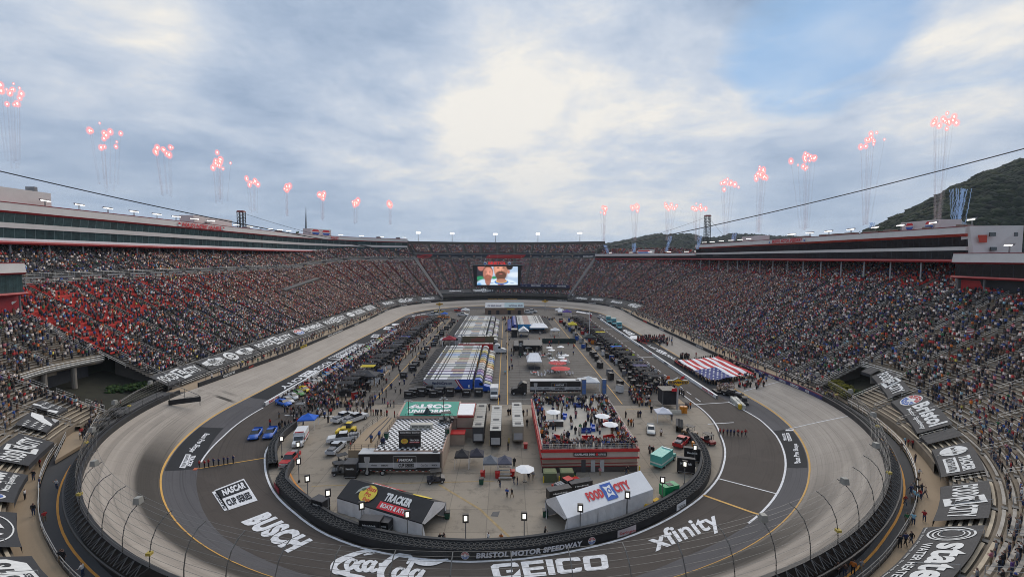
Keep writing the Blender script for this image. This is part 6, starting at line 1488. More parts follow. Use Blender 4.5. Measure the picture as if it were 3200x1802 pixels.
# ---- the two large tents ----
def tent_from(F1,F2,B,label,roofm,wallm,h,ridge,openend):
    "F1,F2 = front ground corners; B = a back ground corner"
    d=(F2-F1); L_=d.length; u=d.normalized(); n=Vector((-u.y,u.x,0)); w=abs((B-F1).dot(n)); c=(F1+F2)/2+n*w/2; r=frame_tent(L_,w,h,ridge,roofm,wallm,openend); place(r,label,(c.x,c.y,0),math.atan2(u.y,u.x)); return r,L_,w
tv=mat('tent_vinyl',(.80,.80,.81),.55,var=.06,scale=.5); tw=mat('tent_wall',(.76,.74,.73),.7,var=.12,scale=.8)
FT,L1,w1=tent_from(g6(1185,835),g6(2172,478),g6(975,592),'long white tent with FOOD CITY lettering on its roof',tv,tw,2.8,1.9,-1)
def slope_f(L_,w,h,ridge,x0,x1,y0,y1,e=-1): return lambda a,b:Vector((x0+(x1-x0)*a,(e*w/2)*(1-(y0+(y1-y0)*b)),h+ridge*(y0+(y1-y0)*b)+.12))
tb=MB(); f=slope_f(L1,w1,2.8,1.9,-L1*.22,L1*.28,.12,.92); 
text(tb,'FOOD',f,mat('sign_red'),0,.36,.25,.78,.06); text(tb,'CITY',f,mat('sign_red'),.63,1,.25,.78,.06); shape(tb,[(.37,.95),(.37,.0),(.62,.0),(.62,.95)],f,BLU); f2=lift(f,.03); shape(tb,[(.41,.82),(.44,.5),(.41,.14),(.5,.24),(.58,.14),(.56,.5),(.58,.82),(.5,.74)],f2,WHT); ringshape(tb,.505,.48,.045,.17,.55,lift(f,.06),BLU,12)
tb.build('roof_lettering',FT)
tb=MB(); f=lambda a,b:Vector((-L1*.22+L1*.5*(1-a),(w1/2)*(1-(.15+.7*b)),2.8+1.9*(.15+.7*b)+.12)); text(tb,'FOOD',f,mat('sign_red'),0,.36,.25,.78,.06); text(tb,'CITY',f,mat('sign_red'),.63,1,.25,.78,.06); shape(tb,[(.37,.95),(.37,.0),(.62,.0),(.62,.95)],f,BLU); tb.build('roof_lettering',FT)
tk=mat('tent_black',(.020,.019,.020),.65,var=.12,scale=.6)
BT,L2,w2=tent_from(e5(937,548),e5(1912,862),e5(2200,612),'long black roofed tent with TRACKER lettering and white sides',tk,tw,2.4,1.7,1)
tb=MB(); f=slope_f(L2,w2,2.4,1.7,-L2*.5,L2*.5,0,1); 
shape(tb,ell(.30,.52,.095,.40,28),f,mat('logo_yellow',(.72,.55,.06),.6)); f2=lift(f,.03)
for i,t in enumerate(('Bass','Pro','Shops')): text(tb,t,f2,mat('sign_red'),.26+.01*i,.37-.015*(i==1)*2,.64-.26*i,.86-.26*i,.02,.15)
shape(tb,[(.17,.35),(.21,.55),(.27,.78),(.29,.86),(.245,.85),(.20,.72),(.175,.55)],f2,mat('fish_grey',(.35,.37,.33),.6)); shape(tb,[(.20,.62),(.235,.72),(.26,.70),(.23,.56)],lift(f,.05),mat('fish_green',(.10,.14,.08),.6))
text(tb,'TRACKER',f,TEXTW,.50,.80,.42,.80,.06); shape(tb,rect(.48,.02,.82,.36,2),f,mat('sign_red')); text(tb,'BOATS & ATVs',f2,TEXTW,.51,.80,.09,.29,.04)
tb.build('roof_lettering',BT)
tb=MB(); f=lambda a,b:Vector((L2*.5-L2*a,(w2/2)*(1-b),2.4+1.7*b+.10)); text(tb,'TRACKER',f,TEXTW,.45,.8,.55,.85,.05); shape(tb,rect(.43,.2,.82,.5,2),f,mat('sign_red')); shape(tb,ell(.2,.5,.10,.4,24),f,mat('logo_yellow')); tb.build('roof_lettering',BT)
m=MB(); m.tube([g6(2175,470)+up*.5,g6(2225,450)+up*.7,g6(2215,490)+up*.5,g6(2120,515)+up*.4,g6(2050,500)+up*.5,g6(2040,460)+up*.9],.36,mat('duct_yellow',(.62,.38,.03),.6),8); tag(m.build('air_duct'),'yellow flexible air duct curling from the white tent','duct')
# ---- black equipment boxes near the barrier ----
EQ=equipment(2.7,1.6,2.2,'Hendrick'); recol(EQ,(.014,.014,.016))
for p,rz,sc,lb in ((e5(1330,790),-.12,(1.15,1,1.05),'black cart lettered Hendrick in front of the black tent'),(e5(1498,770),-.25,(.6,1.1,.85),'smaller black cart right beside the lettered one'),(e5(745,545),-.45,(.9,1,1),'black box cart between two lamps left of the black tent'),
  (c4(700,1010),-.30,(1.15,.5,1.35),'tall black box with round white mark near the right barrier'),(c4(770,880),-.30,(1.1,.5,1.3),'tall black box behind the round marked one'),
  (g6(1090,385),.32,(1.5,.9,.8),'black cart beside the red pickup, nearer one'),(g6(1335,300),.32,(1.5,.9,.8),'black cart beside the red pickup, farther one'),(b2(1275,1035),0,(.85,1.6,1.25),'black cabinet at the left end of the lettered trailer')): place(EQ,lb,p,rz,'black equipment carts',scale=sc)
GN=thing('generator','green diesel generator on wheels beside the white tent','generator'); m=MB(); m.box((0,0,.5),(2.9,1.6,1.7),mat('generator_green',(.01,.25,.09),.45,var=.1)); m.build('housing',GN)
m=MB(); m.box((0,0,2.2),(1.0,1.0,.06),BLK); m.box((.6,-.82,1.0),(1.0,.03,.7),mat('generator_dark_green',(.01,.12,.05),.5)); m.build('vents',GN)
for x in (-.8,.8): wheel(GN,x,-.8,.35); wheel(GN,x,.8,.35)
GN.location=c4(510,1275); GN.rotation_euler=(0,0,.35); GN['placed']=1
place(GN,'green generator between the green roof building and long trailers',F6(1620,1430),pi/2+.1,scale=(.9,.9,1.1))
# ---- near vehicles ----
RC=car('sports_car','car',spoiler=True)
for p,q,lb in ((b2(108,660),b2(185,560),'blue pace car on the pit road, the left of a pair'),(b2(278,648),b2(355,545),'blue pace car on the pit road, the right of a pair')):
    d=p-q; c=(p+q)/2; place(RC,lb,(c.x+.2,c.y+.6,.04),math.atan2(d.y,d.x),'blue pace cars',(.02,.10,.42),(1.05,1.15,1.15))
place(RC,'blue pace car parked first in the row beside the pit wall',A6(540,1330)+Vector((0,.5,.04)),-.55,'blue pace cars',(.02,.12,.50),(1.05,1.1,1.1))
PK=pickup(mat('tool_grey',(.25,.25,.26),.6))
def veh(p,a,b,r,lb,col,sc=None,gr=None):
    "a->b is the heading in the photo"
    A,B=p(*a),p(*b); d=B-A; c=(A+B)/2; return place(r,lb,(c.x,c.y,.02),math.atan2(d.y,d.x),gr,col,sc)
veh(b2,(635,820),(500,960),PK,'red pickup with white hood lettering behind the tyre barrier',(.45,.015,.015))
veh(b2,(1010,830),(1170,690),PK,'silver white pickup with an open bed facing away','.' and (.50,.52,.55))
veh(b2,(1290,640),(1050,665),PK,'white flatbed truck facing left below the curved ramp',(.62,.62,.62),(1.15,1.1,1.15))
veh(c4,(600,735),(700,640),PK,'red pickup with gear in its bed near the right barrier',(.42,.01,.015))
veh(g6,(1060,330),(1330,235),PK,'red pickup standing between two black carts behind the white tent',(.50,.012,.012))
veh(b2,(1080,450),(1260,370),PK,'white wrecker with raised hood parked left of the ramp',(.62,.62,.62),(1.1,1.1,1.1)); veh(b2,(1200,460),(1420,380),PK,'white service truck with a spare wheel beside the wrecker',(.55,.55,.55),(1.1,1.1,1.1))
veh(c4,(300,480),(310,600),car('race_car','race car'),'white race car with dark hood parked on the right apron',(.55,.55,.52),(1.,1.,1.))
AM=boxtruck(RED,'ambulance'); veh(b2,(720,600),(640,745),AM,'white ambulance with red stripe beside the blue canopy',(.66,.66,.66))
AT=boxtruck(mat('chevron_white',(.6,.65,.6),.5),'rescue_truck',5,2.1); veh(c4,(380,950),(540,830),AT,'teal rescue truck with striped rear on the right apron',(.09,.42,.36))
RV=boxtruck(LGR,'box_van',4.4,2.3); veh(F6,(2225,640),(2215,790),RV,'white box van facing the camera beside the centre lane',(.62,.62,.61))
CT=cart()
for p,a,b,lb,cl in ((b2,(1090,1020),(1210,1010),'black utility cart at the left of the lettered trailer',(.03,.03,.03)),(b2,(1110,930),(1200,905),'second black utility cart, behind the first',(.03,.03,.03)),(b2,(2150,1115),(2290,1100),'black golf cart with number two at the right end of the trailer',(.03,.03,.04)),
  (c4,(915,650),(990,690),'cart with grey canopy driving out past the tyre barrier end',(.25,.03,.03)),(c4,(690,560),(800,590),'cart piled with gear in front of the painted letters',(.2,.12,.06)),(c4,(1350,200),(1385,260),'dark cart behind the white water barrels',(.04,.04,.04))): veh(p,a,b,CT,lb,cl,(1.15,1.15,1.1),'utility carts')
for i,(x,y) in enumerate(((250,1340),(330,1305))): p=Vector(G(x+(40 if i else 70),y,4.1)); place(CT,f'black cart parked on the service road, {"farther" if i else "nearer"} of two',p,.6,'utility carts',(.02,.02,.02),(1.6,1.5,1.1))
# yellow loader beside the flatbed
LD=thing('wheel_loader','yellow wheel loader parked behind the white flatbed','loader'); m=MB(); m.box((0,0,.7),(3.2,1.5,.8),YLW); m.box((-.2,0,1.5),(1.1,1.2,1.1),GLS); m.box((-.2,0,2.6),(1.2,1.3,.08),YLW); m.build('body',LD); m=MB(); m.box((2.3,0,.2),(.7,2.0,.8),YLW); m.box((1.7,.5,.8),(1.3,.12,.18),YLW); m.box((1.7,-.5,.8),(1.3,.12,.18),YLW); m.build('bucket',LD)
for x in (-1.1,1.0): wheel(LD,x,-.8,.6,.4); wheel(LD,x,.8,.6,.4)
p=b2(1230,560); LD.location=(p.x,p.y,0); LD.rotation_euler=(0,0,pi); 
# ---- canopies ----
CP=canopy()
def cano(lb,p,col,sc=(1,1,1),rz=0,gr='pop-up canopies'): 
    c=place(CP,lb,(p.x,p.y,0),rz,gr,col,sc); return c
for (xa,xb,y),lb,cl in (((255,415,965),'black pop-up canopy furthest left of four below the green building',(.03,.028,.03)),((425,585,955),'dark grey pop-up canopy second of four',(.04,.038,.05)),((578,742,1045),'grey pop-up canopy third of four with dark front wall',(.14,.15,.17)),((745,905,1045),'purplish grey pop-up canopy rightmost of four beside the steps',(.10,.10,.13))):
    a,b=c3(xa,y),c3(xb,y); w=(b-a).length; c=(a+b)/2+Vector((0,w/2,0)); cano(lb,c,cl,(w/3.05,w/3.05,1.1))
cano('blue pop-up canopy behind the ambulance',b2(775,490),(.02,.12,.55),(1.25,1.1,1.1),.1); cano('white pop-up canopy on the right apron above the white race car',c4(455,430)+Vector((0,1,0)),(.66,.66,.70),(1.2,1.1,1.1),-.05)
cano('white peaked canopy near the red trailer, left of the hauler rows',B6(1555,880),(.55,.55,.57),(1.5,1.5,1.2)); cano('small white canopy on four legs in the right parking bays',C6(1510,690),(.6,.6,.6),(1.5,1.4,1.3)); cano('pale peaked canopy left of the brown garage building',B6(1960,270),(.5,.5,.5),(2,2,1.5)); cano('yellow peaked canopy in the right pit lane',C6(1860,590),(.55,.45,.03),(1.6,1.6,1.6)); cano('purple canopy at the far end of the right pit lane',C6(1750,310),(.10,.06,.25),(2,1.5,1.5)); cano('red canopy beside the red hauler',B6(1640,900),(.28,.015,.03),(2,1.6,1.5)); cano('dark canopy at the foot of the flagpole',C6(2200,850),(.02,.03,.03),(2.0,1.5,1.4)); cano('blue canopy over the far left paddock',B6(1540,330),(.02,.12,.45),(1.5,1.3,1.2)); cano('dark grey canopy in the left pit lane behind the yellow canopied boxes',A6(2250,890),(.05,.05,.055),(2.2,1.8,1.4)); cano('grey canopy over tables behind the white hospitality tent',C6(1600,260),(.55,.55,.55),(2,1.8,1.4)); cano('white canopy beside the second lettered trailer',Vector(G(1842,1222,0))+Vector((0,2,0)),(.62,.63,.64),(2.0,1.6,1.3))
# white hospitality tents
def htent(lb,xa,xb,yf,dep,h,ridge,hip,ff=C6,m_=None,rot=False):
    a,b=ff(xa,yf),ff(xb,yf); w=(b-a).length; c=(a+b)/2+Vector((0,dep/2,0))
    r=frame_tent(dep if rot else w,w if rot else dep,h,ridge,m_ or tv,tw,1,hip,False); place(r,lb,(c.x,c.y,0),pi/2 if rot else 0); 
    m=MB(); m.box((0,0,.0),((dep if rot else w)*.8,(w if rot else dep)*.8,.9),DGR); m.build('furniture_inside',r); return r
htent('square white peaked tent amid the patio tables',950,1250,1385,9,3.0,2.2,True); htent('white gabled tent with scalloped edge, left of two behind the dark stage roof',780,985,730,7,2.8,1.9,False,rot=True); htent('wide white tent with open front, right of two behind the dark stage roof',1005,1375,650,9,3.0,1.8,True)
htent('small white tent at the far right corner of the garage area',1570,1670,290,4,2.5,1.5,True)
# dark stage roofs
def stage(lb,xa,xb,yf,yb,z,m_=None):
    r=thing('stage_roof',lb,'stage'); A,B,Cc,Dd=C6(xa,yf,z),C6(xb,yf,z),C6(xb-10,yb,z+.5),C6(xa+5,yb,z+.5); m=MB(); m.add([A,B,Cc,Dd]+[v-up*.3 for v in (A,B,Cc,Dd)],[(0,1,2,3),(7,6,5,4),(0,4,5,1),(1,5,6,2),(2,6,7,3),(3,7,4,0)],m_ or mat('stage_grey',(.055,.057,.062),.6,var=.1)); m.build('roof',r)
    for v in (A,B,Cc,Dd): m=MB(); m.cyl((v.x,v.y,0),(v.x,v.y,v.z-.3),.15,BLK,5); m.build('pillar',r)
    m=MB(); m.box(((A.x+B.x)/2,Cc.y-.5,0),((B.x-A.x)*.95,.3,2.6),BLK); m.build('back_wall',r)
stage('narrow dark stage roof at the left of the lettered black panel',675,780,900,790,4); stage('wide dark grey stage roof right of the black emblem panel',870,1250,890,780,4)
r=thing('stage_panel','black upright panel with round pale emblem between the stage roofs','sign'); A,B=C6(780,905,4),C6(862,905,4); m=MB(); m.box(((A.x+B.x)/2,A.y,0),((B.x-A.x),.5,6.2),BLK); m.build('panel',r); m=MB(); f=lambda a,b:Vector((A.x+(B.x-A.x)*a,A.y-.3,3.6+2*b)); globe(m,f,.5,.5,.42,.4,TEXTW,mat('banner_red'),mat('banner_blue'),.0); m.build('emblem',r)
r=thing('container','pale roofed container standing on end of the stage area','container'); A=C6(690,715); m=MB(); m.box((A.x,A.y,0),(3,5,3.8),BLK); m.box((A.x,A.y,3.8),(3.05,5.05,.12),mat('container_top',(.40,.38,.33),.7)); m.build('body',r)
r=thing('windscreen_fence','long dark green screened fence across the right parking bays','fence'); A,B=C6(1262,850),C6(1930,850); m=MB(); m.box(((A.x+B.x)/2,A.y,0),((B.x-A.x),.12,1.9),mat('windscreen_green',(.02,.035,.03),.8)); m.build('screen',r); m=MB(); m.box(((A.x+B.x)/2,A.y+3.,0),((B.x-A.x),.12,1.7),mat('windscreen_green')); m.build('screen',r)
# ---- patio furniture ----
RU=umbrella(3.3,2.9,True,mat('red_canvas',(.50,.012,.016),.7,var=.08),12)
for (x,y),lb in (((1560,1400),'large red parasol behind the other'),((1620,1520),'large red parasol in front, nearer the lettered trailer')): 
    p=C6(x,y); place(RU,lb,(p.x,p.y,0),0,'large red parasols')
m=MB()
for i in range(12):
    a=2*pi*(i+.5)/12; m.cyl((.1*math.cos(a),.1*math.sin(a),3.34),(3.3*math.cos(a),3.3*math.sin(a),2.82),.04,mat('red_seam',(.6,.35,.35),.6),4)
m.build('seams',RU)
UO=umbrella(1.55,2.4); UC=umbrella(1.5,2.5,False)
ops=[(980,1050),(1395,1045),(1440,1100),(1625,1030),(1720,1210),(1640,1255),(1490,1320),(1680,1320)]; cls=[(960,1090),(1145,1060),(1060,1130),(1265,1110),(1450,1150),(1660,1080),(1665,1150),(1460,1210)]
for i,(x,y) in enumerate(ops): p=C6(x,y); place(UO,f'open white parasol, {ORD[i]} from the back of the patio',(p.x,p.y,0),0,'patio parasols')
for i,(x,y) in enumerate(cls): p=C6(x,y); place(UC,f'closed cream parasol, {ORD[i]} of those standing by the patio tables',(p.x,p.y,0),0,'patio parasols')
place(UO,'open white parasol standing alone on the near apron beside the steps',c3(1052,1100),0,'patio parasols',scale=(1.15,1.15,1))
TR_=table(RED); TW_=table(WHT); TB_=table(NAVY); CH=chair()
tabs=[(960,1095,TR_,'red'),(1265,1120,TR_,'red'),(1620,1080,TB_,'navy'),(1710,1200,TR_,'red'),(1150,1070,TB_,'navy'),(1400,1090,TW_,'white'),(1440,1180,TW_,'white'),(1730,1250,TB_,'navy'),(1100,1470,TR_,'red'),(1380,1450,TB_,'navy'),(1530,1440,TR_,'red'),(1800,1480,TB_,'navy'),(1240,1510,TB_,'navy'),(900,1080,TW_,'white'),(1600,1130,TW_,'white'),(1500,1380,TW_,'white')]
ci=0
for i,(x,y,t_,cn) in enumerate(tabs):
    p=C6(x,y); place(t_,f'round {cn} patio table, {ORD[i]} of the hospitality set',(p.x,p.y,0),0,'patio tables')
    for k in range(6):
        a=k*pi/3+i; place(CH,'white folding chair at one of the round patio tables',(p.x+1.25*math.cos(a),p.y+1.25*math.sin(a),0),a-pi/2,'white folding chairs')
# ---- haulers ----
HL=hauler(True); MODELS=[HL]
rowc=[((.02,.09,.42),'blue with white roof, frontmost and lettered'),((.22,.24,.14),'olive trimmed'),((.16,.15,.38),'slate purple'),((.20,.08,.24),'purple'),((.30,.30,.30),'grey'),((.32,.33,.33),'pale grey'),((.50,.48,.45),'white with orange roof lettering'),((.50,.22,.05),'orange trimmed'),((.42,.32,.06),'mustard'),((.25,.28,.28),'silver grey'),((.05,.16,.45),'royal blue'),((.10,.10,.11),'charcoal'),((.55,.43,.04),'yellow'),((.45,.45,.42),'cream'),((.02,.02,.02),'black'),((.5,.5,.5),'white')]
def retint(root,roofc,n):
    for c in root.children:
        if c.name.startswith('roof_panel'): c.data=roofdata(roofc)
RD={}
def roofdata(c):
    if c not in RD: 
        m=MB(); k=len(RD); base=mat('roof_tint_%d'%k,c,.6,var=.16,scale=.5); xs=[0,.5,2.1,3.1,3.6,4.1,4.5,7.0+k%3*.4,11.2,12.9,13.15,13.5,13.8,14.5]; mm=[base,DGR,base,DGR,base,DGR,base,mat('roof_lettering_%d'%(k%5),[(.30,.30,.28),(.20,.22,.30),(.42,.38,.30),(.38,.24,.20),(.24,.28,.24)][k%5],.6,var=.4,scale=2.5),base,DGR,base,DGR,base]
        for a,b,q in zip(xs,xs[1:],mm): m.box(((a+b)/2,0,4.05),(b-a,2.3,.06),q)
        o=m.build('roof_panel'); RD[c]=o.data; bpy.data.objects.remove(o)
    return RD[c]
roofs=[(.66,.66,.66),(.60,.62,.58),(.56,.56,.62),(.62,.59,.63),(.52,.52,.52),(.50,.51,.51),(.68,.65,.62),(.62,.56,.50),(.60,.56,.44),(.52,.55,.55),(.36,.46,.62),(.55,.55,.55),(.64,.56,.30),(.62,.61,.57),(.44,.44,.45),(.66,.66,.66)]
for i,(c,nm) in enumerate(rowc):
    h=place(HL,f'{nm} hauler, {ORD[i]} in the near left row',(-24.7,134.2+i*3.33,0),0,'haulers parked side by side',c); retint(h,roofs[i],i)
    if i==0: H0=h
rr=random.Random(3); pal=[(.03,.03,.035),(.5,.5,.5),(.45,.46,.47),(.05,.05,.06),(.02,.10,.06),(.3,.3,.3),(.02,.04,.2),(.55,.55,.53)]; rpal=[(.60,.60,.60),(.50,.51,.50),(.42,.43,.42),(.62,.60,.56),(.30,.31,.32),(.55,.47,.28),(.56,.57,.58),(.22,.26,.23)]
for i in range(21):
    h=place(HL,f'team hauler, {ORD[i]} from the front of the far left row',(-24.4+.0*i,212.3+i*3.36,0),0,'haulers parked side by side',pal[(i*5+2)%8]); retint(h,rpal[(i*3)%8],i)
for i in range(11):
    h=place(HL,f'transport trailer with pale roof, {ORD[i]} from the front of the right block',(20.6,245.8+i*3.4,0),pi,'haulers parked side by side',(.45,.45,.44) if i else (.05,.25,.5)); retint(h,(.52,.51,.48),i); recs=[c for c in h.children if c.name.startswith('cab')]; 
    for c in recs: c.color=(.02,.05,.30,1)
# white cab hauler with red side and the flag painted trailer between the two left rows
h=place(HL,'red sided hauler with a white cab behind the near left row',(-20.2,189.6,0),0,'haulers parked side by side',(.42,.015,.015)); retint(h,(.45,.43,.42),0)
for c in h.children:
    if c.name.startswith('cab'): c.color=(.6,.6,.6,1)
h=place(HL,'trailer painted with a waving flag facing left between the two rows',(-5.8,208.2,0),pi,'haulers parked side by side',(.14,.12,.07)); retint(h,(.58,.57,.55),0)
for c in h.children:
    if c.name.startswith('cab'): c.color=(.5,.5,.5,1)
m=MB(); 
for k in range(4): m.add([(4+1.6*q,1.29,1.5+.5*k+.35*math.sin(q*.9+k*.2)) for q in range(5)]+[(4+1.6*q,1.29,1.72+.5*k+.35*math.sin(q*.9+k*.2)) for q in range(5)],[(q,q+1,q+6,q+5) for q in range(4)],mat('painted_stripe_red',(.35,.08,.06),.6))
m.build('side_artwork',h)
# lettering and livery on the front blue hauler
m=MB(); m.add([(.0,-1.29,1.9),(1.5,-1.29,1.4),(9.5,-1.29,1.25),(10.3,-1.29,2.0),(10.2,-1.29,2.9),(9.2,-1.29,4.0),(0,-1.29,4.0)],[(0,1,2,3,4,5,6)],LGR); m.build('side_livery',H0)
m=MB(); text(m,'HendrickCars.com',lambda a,b:Vector((2.6+5.9*a,-1.31,2.5+1.0*b)),NAVY,bold=.03,shear=.15); 
for sx in (-1,): 
    for k in range(3): m.add([(9.3+k*.35,-1.32,4.0),(9.6+k*.35,-1.32,4.0),(10.6+k*.3,-1.32,2.4),(11.5+k*.3,-1.32,1.2),(11.2+k*.3,-1.32,1.2),(10.3+k*.3,-1.32,2.4)],[(0,1,2,3,4,5)],(RED,WHT,RED)[k])
for k in range(3): m.add([(.0,-1.32,3.6-k*.5),(.0,-1.32,3.4-k*.5),(2.4+k*.2,-1.32,1.5),(2.8+k*.2,-1.32,1.5)],[(0,1,2,3)],(RED,NAVY,RED)[k])
text(m,'5',lambda a,b:Vector((13.2+.6*a,-1.31,1.6+.8*b)),WHT,bold=.05); m.build('side_lettering',H0)
# lettered series trailers
def series(lb,x0,x1,y,cab,flip=False):
    r=thing('series_trailer',lb,'truck',((x0+x1)/2,y,0)); L_=x1-x0; h=L_/2
    m=MB(); m.box((0,0,.95),(L_,2.55,3.15),mat('trailer_black',(.015,.015,.017),.4,var=.1)); m.build('body',r); m=MB(); m.box((0,0,4.1),(L_+.05,2.6,.08),mat('trailer_roof',(.50,.50,.50),.6,var=.1)); m.box((h*.88,-.3,4.18),(.9,1.2,.12),DGR); m.build('roof',r)
    m=MB(); m.box((0,-1.29,1.55),(L_,.02,.95),mat('trailer_silver',(.42,.42,.43),.5)); m.build('silver_band',r)
    m=MB(); 
    for k in range(int(L_/.6)): m.box((-h+.4+k*.6,-1.30,1.0-.18*(k%7>3)),(.3,.02,.07),WHT if k%2 else RED)
    m.build('reflector_tape',r)
    m=MB(); F_=lambda x0_,x1_,z0_,z1_:(lambda a,b:Vector((x0_+(x1_-x0_)*a,-1.33,z0_+(z1_-z0_)*b)))
    q=F_(-h*.15,h*.42,1.45,3.7); 
    for rc in (rect(0,0,1,.02,1),rect(0,.98,1,1,1),rect(0,0,.01,1,1),rect(.99,0,1,1,1)): shape(m,rc,q,WHT)
    text(m,'NASCAR',F_(h*.0,h*.33,2.75,3.25),TEXTW,bold=.05,shear=.25); text(m,'CUP SERIES',F_(-h*.02,h*.36,1.62,2.35),TEXTK,bold=.05,shear=.1)
    for k,c in enumerate((YLW,mat('sign_red'),BLU)): m.add([(-h*.06+k*.14,-1.33,2.75),(-h*.06+.1+k*.14,-1.33,2.75),(-h*.06+.25+k*.14,-1.33,3.25),(-h*.06+.15+k*.14,-1.33,3.25)],[(0,1,2,3)],c)
    text(m,'xfinity',F_(-h*.70,-h*.55,1.8,2.2),TEXTK,bold=.02); text(m,'GEICO',F_(-h*.45,-h*.27,1.85,2.15),TEXTK,bold=.06); text(m,'Coca-Cola',F_(h*.53,h*.70,1.8,2.2),TEXTK,bold=.0,shear=.3); text(m,'BUSCH',F_(h*.80,h*.93,1.85,2.15),TEXTK,bold=.05); m.build('lettering',r)
    m=MB(); cx_=-h*.79; cup=[(-.55,3.6),(-.50,2.9),(-.3,2.3),(-.12,2.0),(-.1,1.2),(-.3,.7),(.3,.7),(.1,1.2),(.12,2.0),(.3,2.3),(.50,2.9),(.55,3.6)]; m.add([(cx_+a,-1.34,b) for a,b in cup],[tuple(range(len(cup)))],SIL); m.add([(cx_+a*.6,-1.35,b*.9+.35) for a,b in cup[:4]+cup[-4:]],[tuple(range(8))],LGR); m.build('trophy_artwork',r)
    for x in (-h*.80,-h*.42): 
        for y in (-1.12,1.12): wheel(r,x,y,.5)
    if cab:
        m=MB(); m.extr([(-h-1.0,.5),(-h-1.0,3.4),(-h-2.2,3.7),(-h-3.2,3.0),(-h-3.7,2.1),(-h-5.2,1.75),(-h-5.6,1.3),(-h-5.6,.5)],-1.2,1.2,mat('trailer_black')); m.build('cab',r); m=MB(); m.box((-h-2.9,-1.21,2.1),(.9,.03,.7),GLS); m.build('windscreen',r)
        for x in (-h-1.6,-h-4.8):
            for y in (-1.1,1.1): wheel(r,x,y,.5)
    return r
series('black series trailer with a silver cup, standing on the near apron',-27.2,-12.3,82.8,False)
pa,pb=Vector(G(1657,1234,0)),Vector(G(1815,1234,0)); series('black series tractor and trailer behind the crowded roof deck',pa.x,pb.x,pa.y+1.3,True)
for i,u in enumerate((1824,1887)):
    p=Vector(G(u,1232,0)); r=thing('banner_tower',f'blue banner tower at the {"left" if not i else "right"} of the walkway behind the roof deck','sign',(p.x,p.y,0)); m=MB(); m.box((0,0,0),(1.3,1.0,4.6),GRY); m.build('frame',r); m=MB()
    for k in range(3): m.quad((-.55,-.52,.3+k*1.45),(.55,-.52,.3+k*1.45),(.55,-.52,1.55+k*1.45),(-.55,-.52,1.55+k*1.45),mat('banner_sky_blue',(.08,.16,.38),.6))
    m.build('banners',r)
# three trailers seen end-on between the buildings
def endtrailer(lb,xa,xb,yf,h,back,topc,facec):
    A,B=c3(xa,yf),c3(xb,yf); w=(B-A).length; r=thing('support_trailer',lb,'trailer',((A.x+B.x)/2,A.y+back/2,0)); m=MB(); m.box((0,0,.9),(w,back,h-.9),facec); m.build('body',r); m=MB(); m.box((0,0,h),(w+.04,back+.04,.08),topc); m.build('roof',r)
    m=MB(); 
    for y,l in ((back*.38,1.0),(-back*.1,.6),(-back*.4,.8)): m.box((0,y,h+.09),(w*.55,l,.12),DGR)
    m.build('roof_units',r); m=MB()
    for k in range(int(back/1.2)): m.box((0,-back/2+1.2*k+.5,h+.085),(w*.98,.04,.02),GRY)
    m.build('roof_seams',r)
    for y in (-back*.36,-back*.25):
        for x in (-w*.45,w*.45): m=MB(); m.cyl((x-.14,y,.48),(x+.14,y,.48),.48,TYR,12); m.build('wheel',r)
    m=MB(); m.box((0,-back/2-.02,1.2),(w*.8,.03,h*.35),LGR); m.build('rear_door',r); return r
tr_=mat('trailer_top',(.42,.41,.38),.6,var=.1); 
endtrailer('long pale roofed trailer with dark netting, leftmost of three between the buildings',460,585,700,4.1,15.5,mat('trailer_top_tan',(.36,.34,.30),.7,var=.12),DGR); endtrailer('long white roofed trailer with black back, middle of three between the buildings',657,782,745,4.1,16,tr_,BLK); endtrailer('long white roofed trailer with tan back, right of three between the buildings',915,1038,690,4.1,16,tr_,mat('trailer_tan',(.30,.26,.20),.7))
# ---- buildings ----
def solid(r,name,pts,z0,z1,m,parent=None):
    mb=MB(); n=len(pts); mb.add([(p[0],p[1],z0) for p in pts]+[(p[0],p[1],z1) for p in pts],[(i,(i+1)%n,n+(i+1)%n,n+i) for i in range(n)]+[tuple(range(n-1,-1,-1)),tuple(n+i for i in range(n))],m); return mb.build(name,parent or r)
def grow(pts,d):
    c=sum((Vector(p) for p in pts),Vector())/len(pts); return [Vector(p)+(Vector(p)-c).normalized()*d for p in pts]
# green roofed building
R1=thing('media_building','tan building with a green roof lettered UNIFORMS','building'); z=5.0
q=[F6(285,1088,z),F6(1455,1088,z),F6(1530,800,z),F6(445,800,z)]; solid(R1,'wall',q,0,z,mat('tan_stucco',(.36,.28,.22),.8)); 
for v in q: pass
solid(R1,'parapet',grow(q,.35),z-.5,z+.02,mat('parapet_pink',(.48,.33,.26),.7)); gq=[F6(310,1084,z+.1),F6(1465,1084,z+.1),F6(1520,797,z+.1),F6(450,800,z+.1)]
m=MB(); m.quad(*gq,mat('roof_green',(.02,.27,.19),.6,var=.05)); m.build('roof',R1)
m=MB(); f=lift(bil(*gq),.03); text(m,'ALSCO',f,WHT,.13,.87,.50,.80,.07); text(m,'UNIFORMS',f,WHT,.11,.86,.18,.42,.05); shape(m,[(.05,.50),(.20,.80),(.24,.80),(.26,.50),(.18,.62)],f,WHT); m.build('roof_lettering',R1)
m=MB(); p=F6(890,1050,z); m.box((p.x,p.y-.3,z+.15),(6,1.0,.2),DGR); m.cone((p.x-.2,p.y-.2,z+.3),1.0,1.5,mat('cover_teal_black',(.02,.05,.05),.7),5); m.build('covered_equipment',R1)
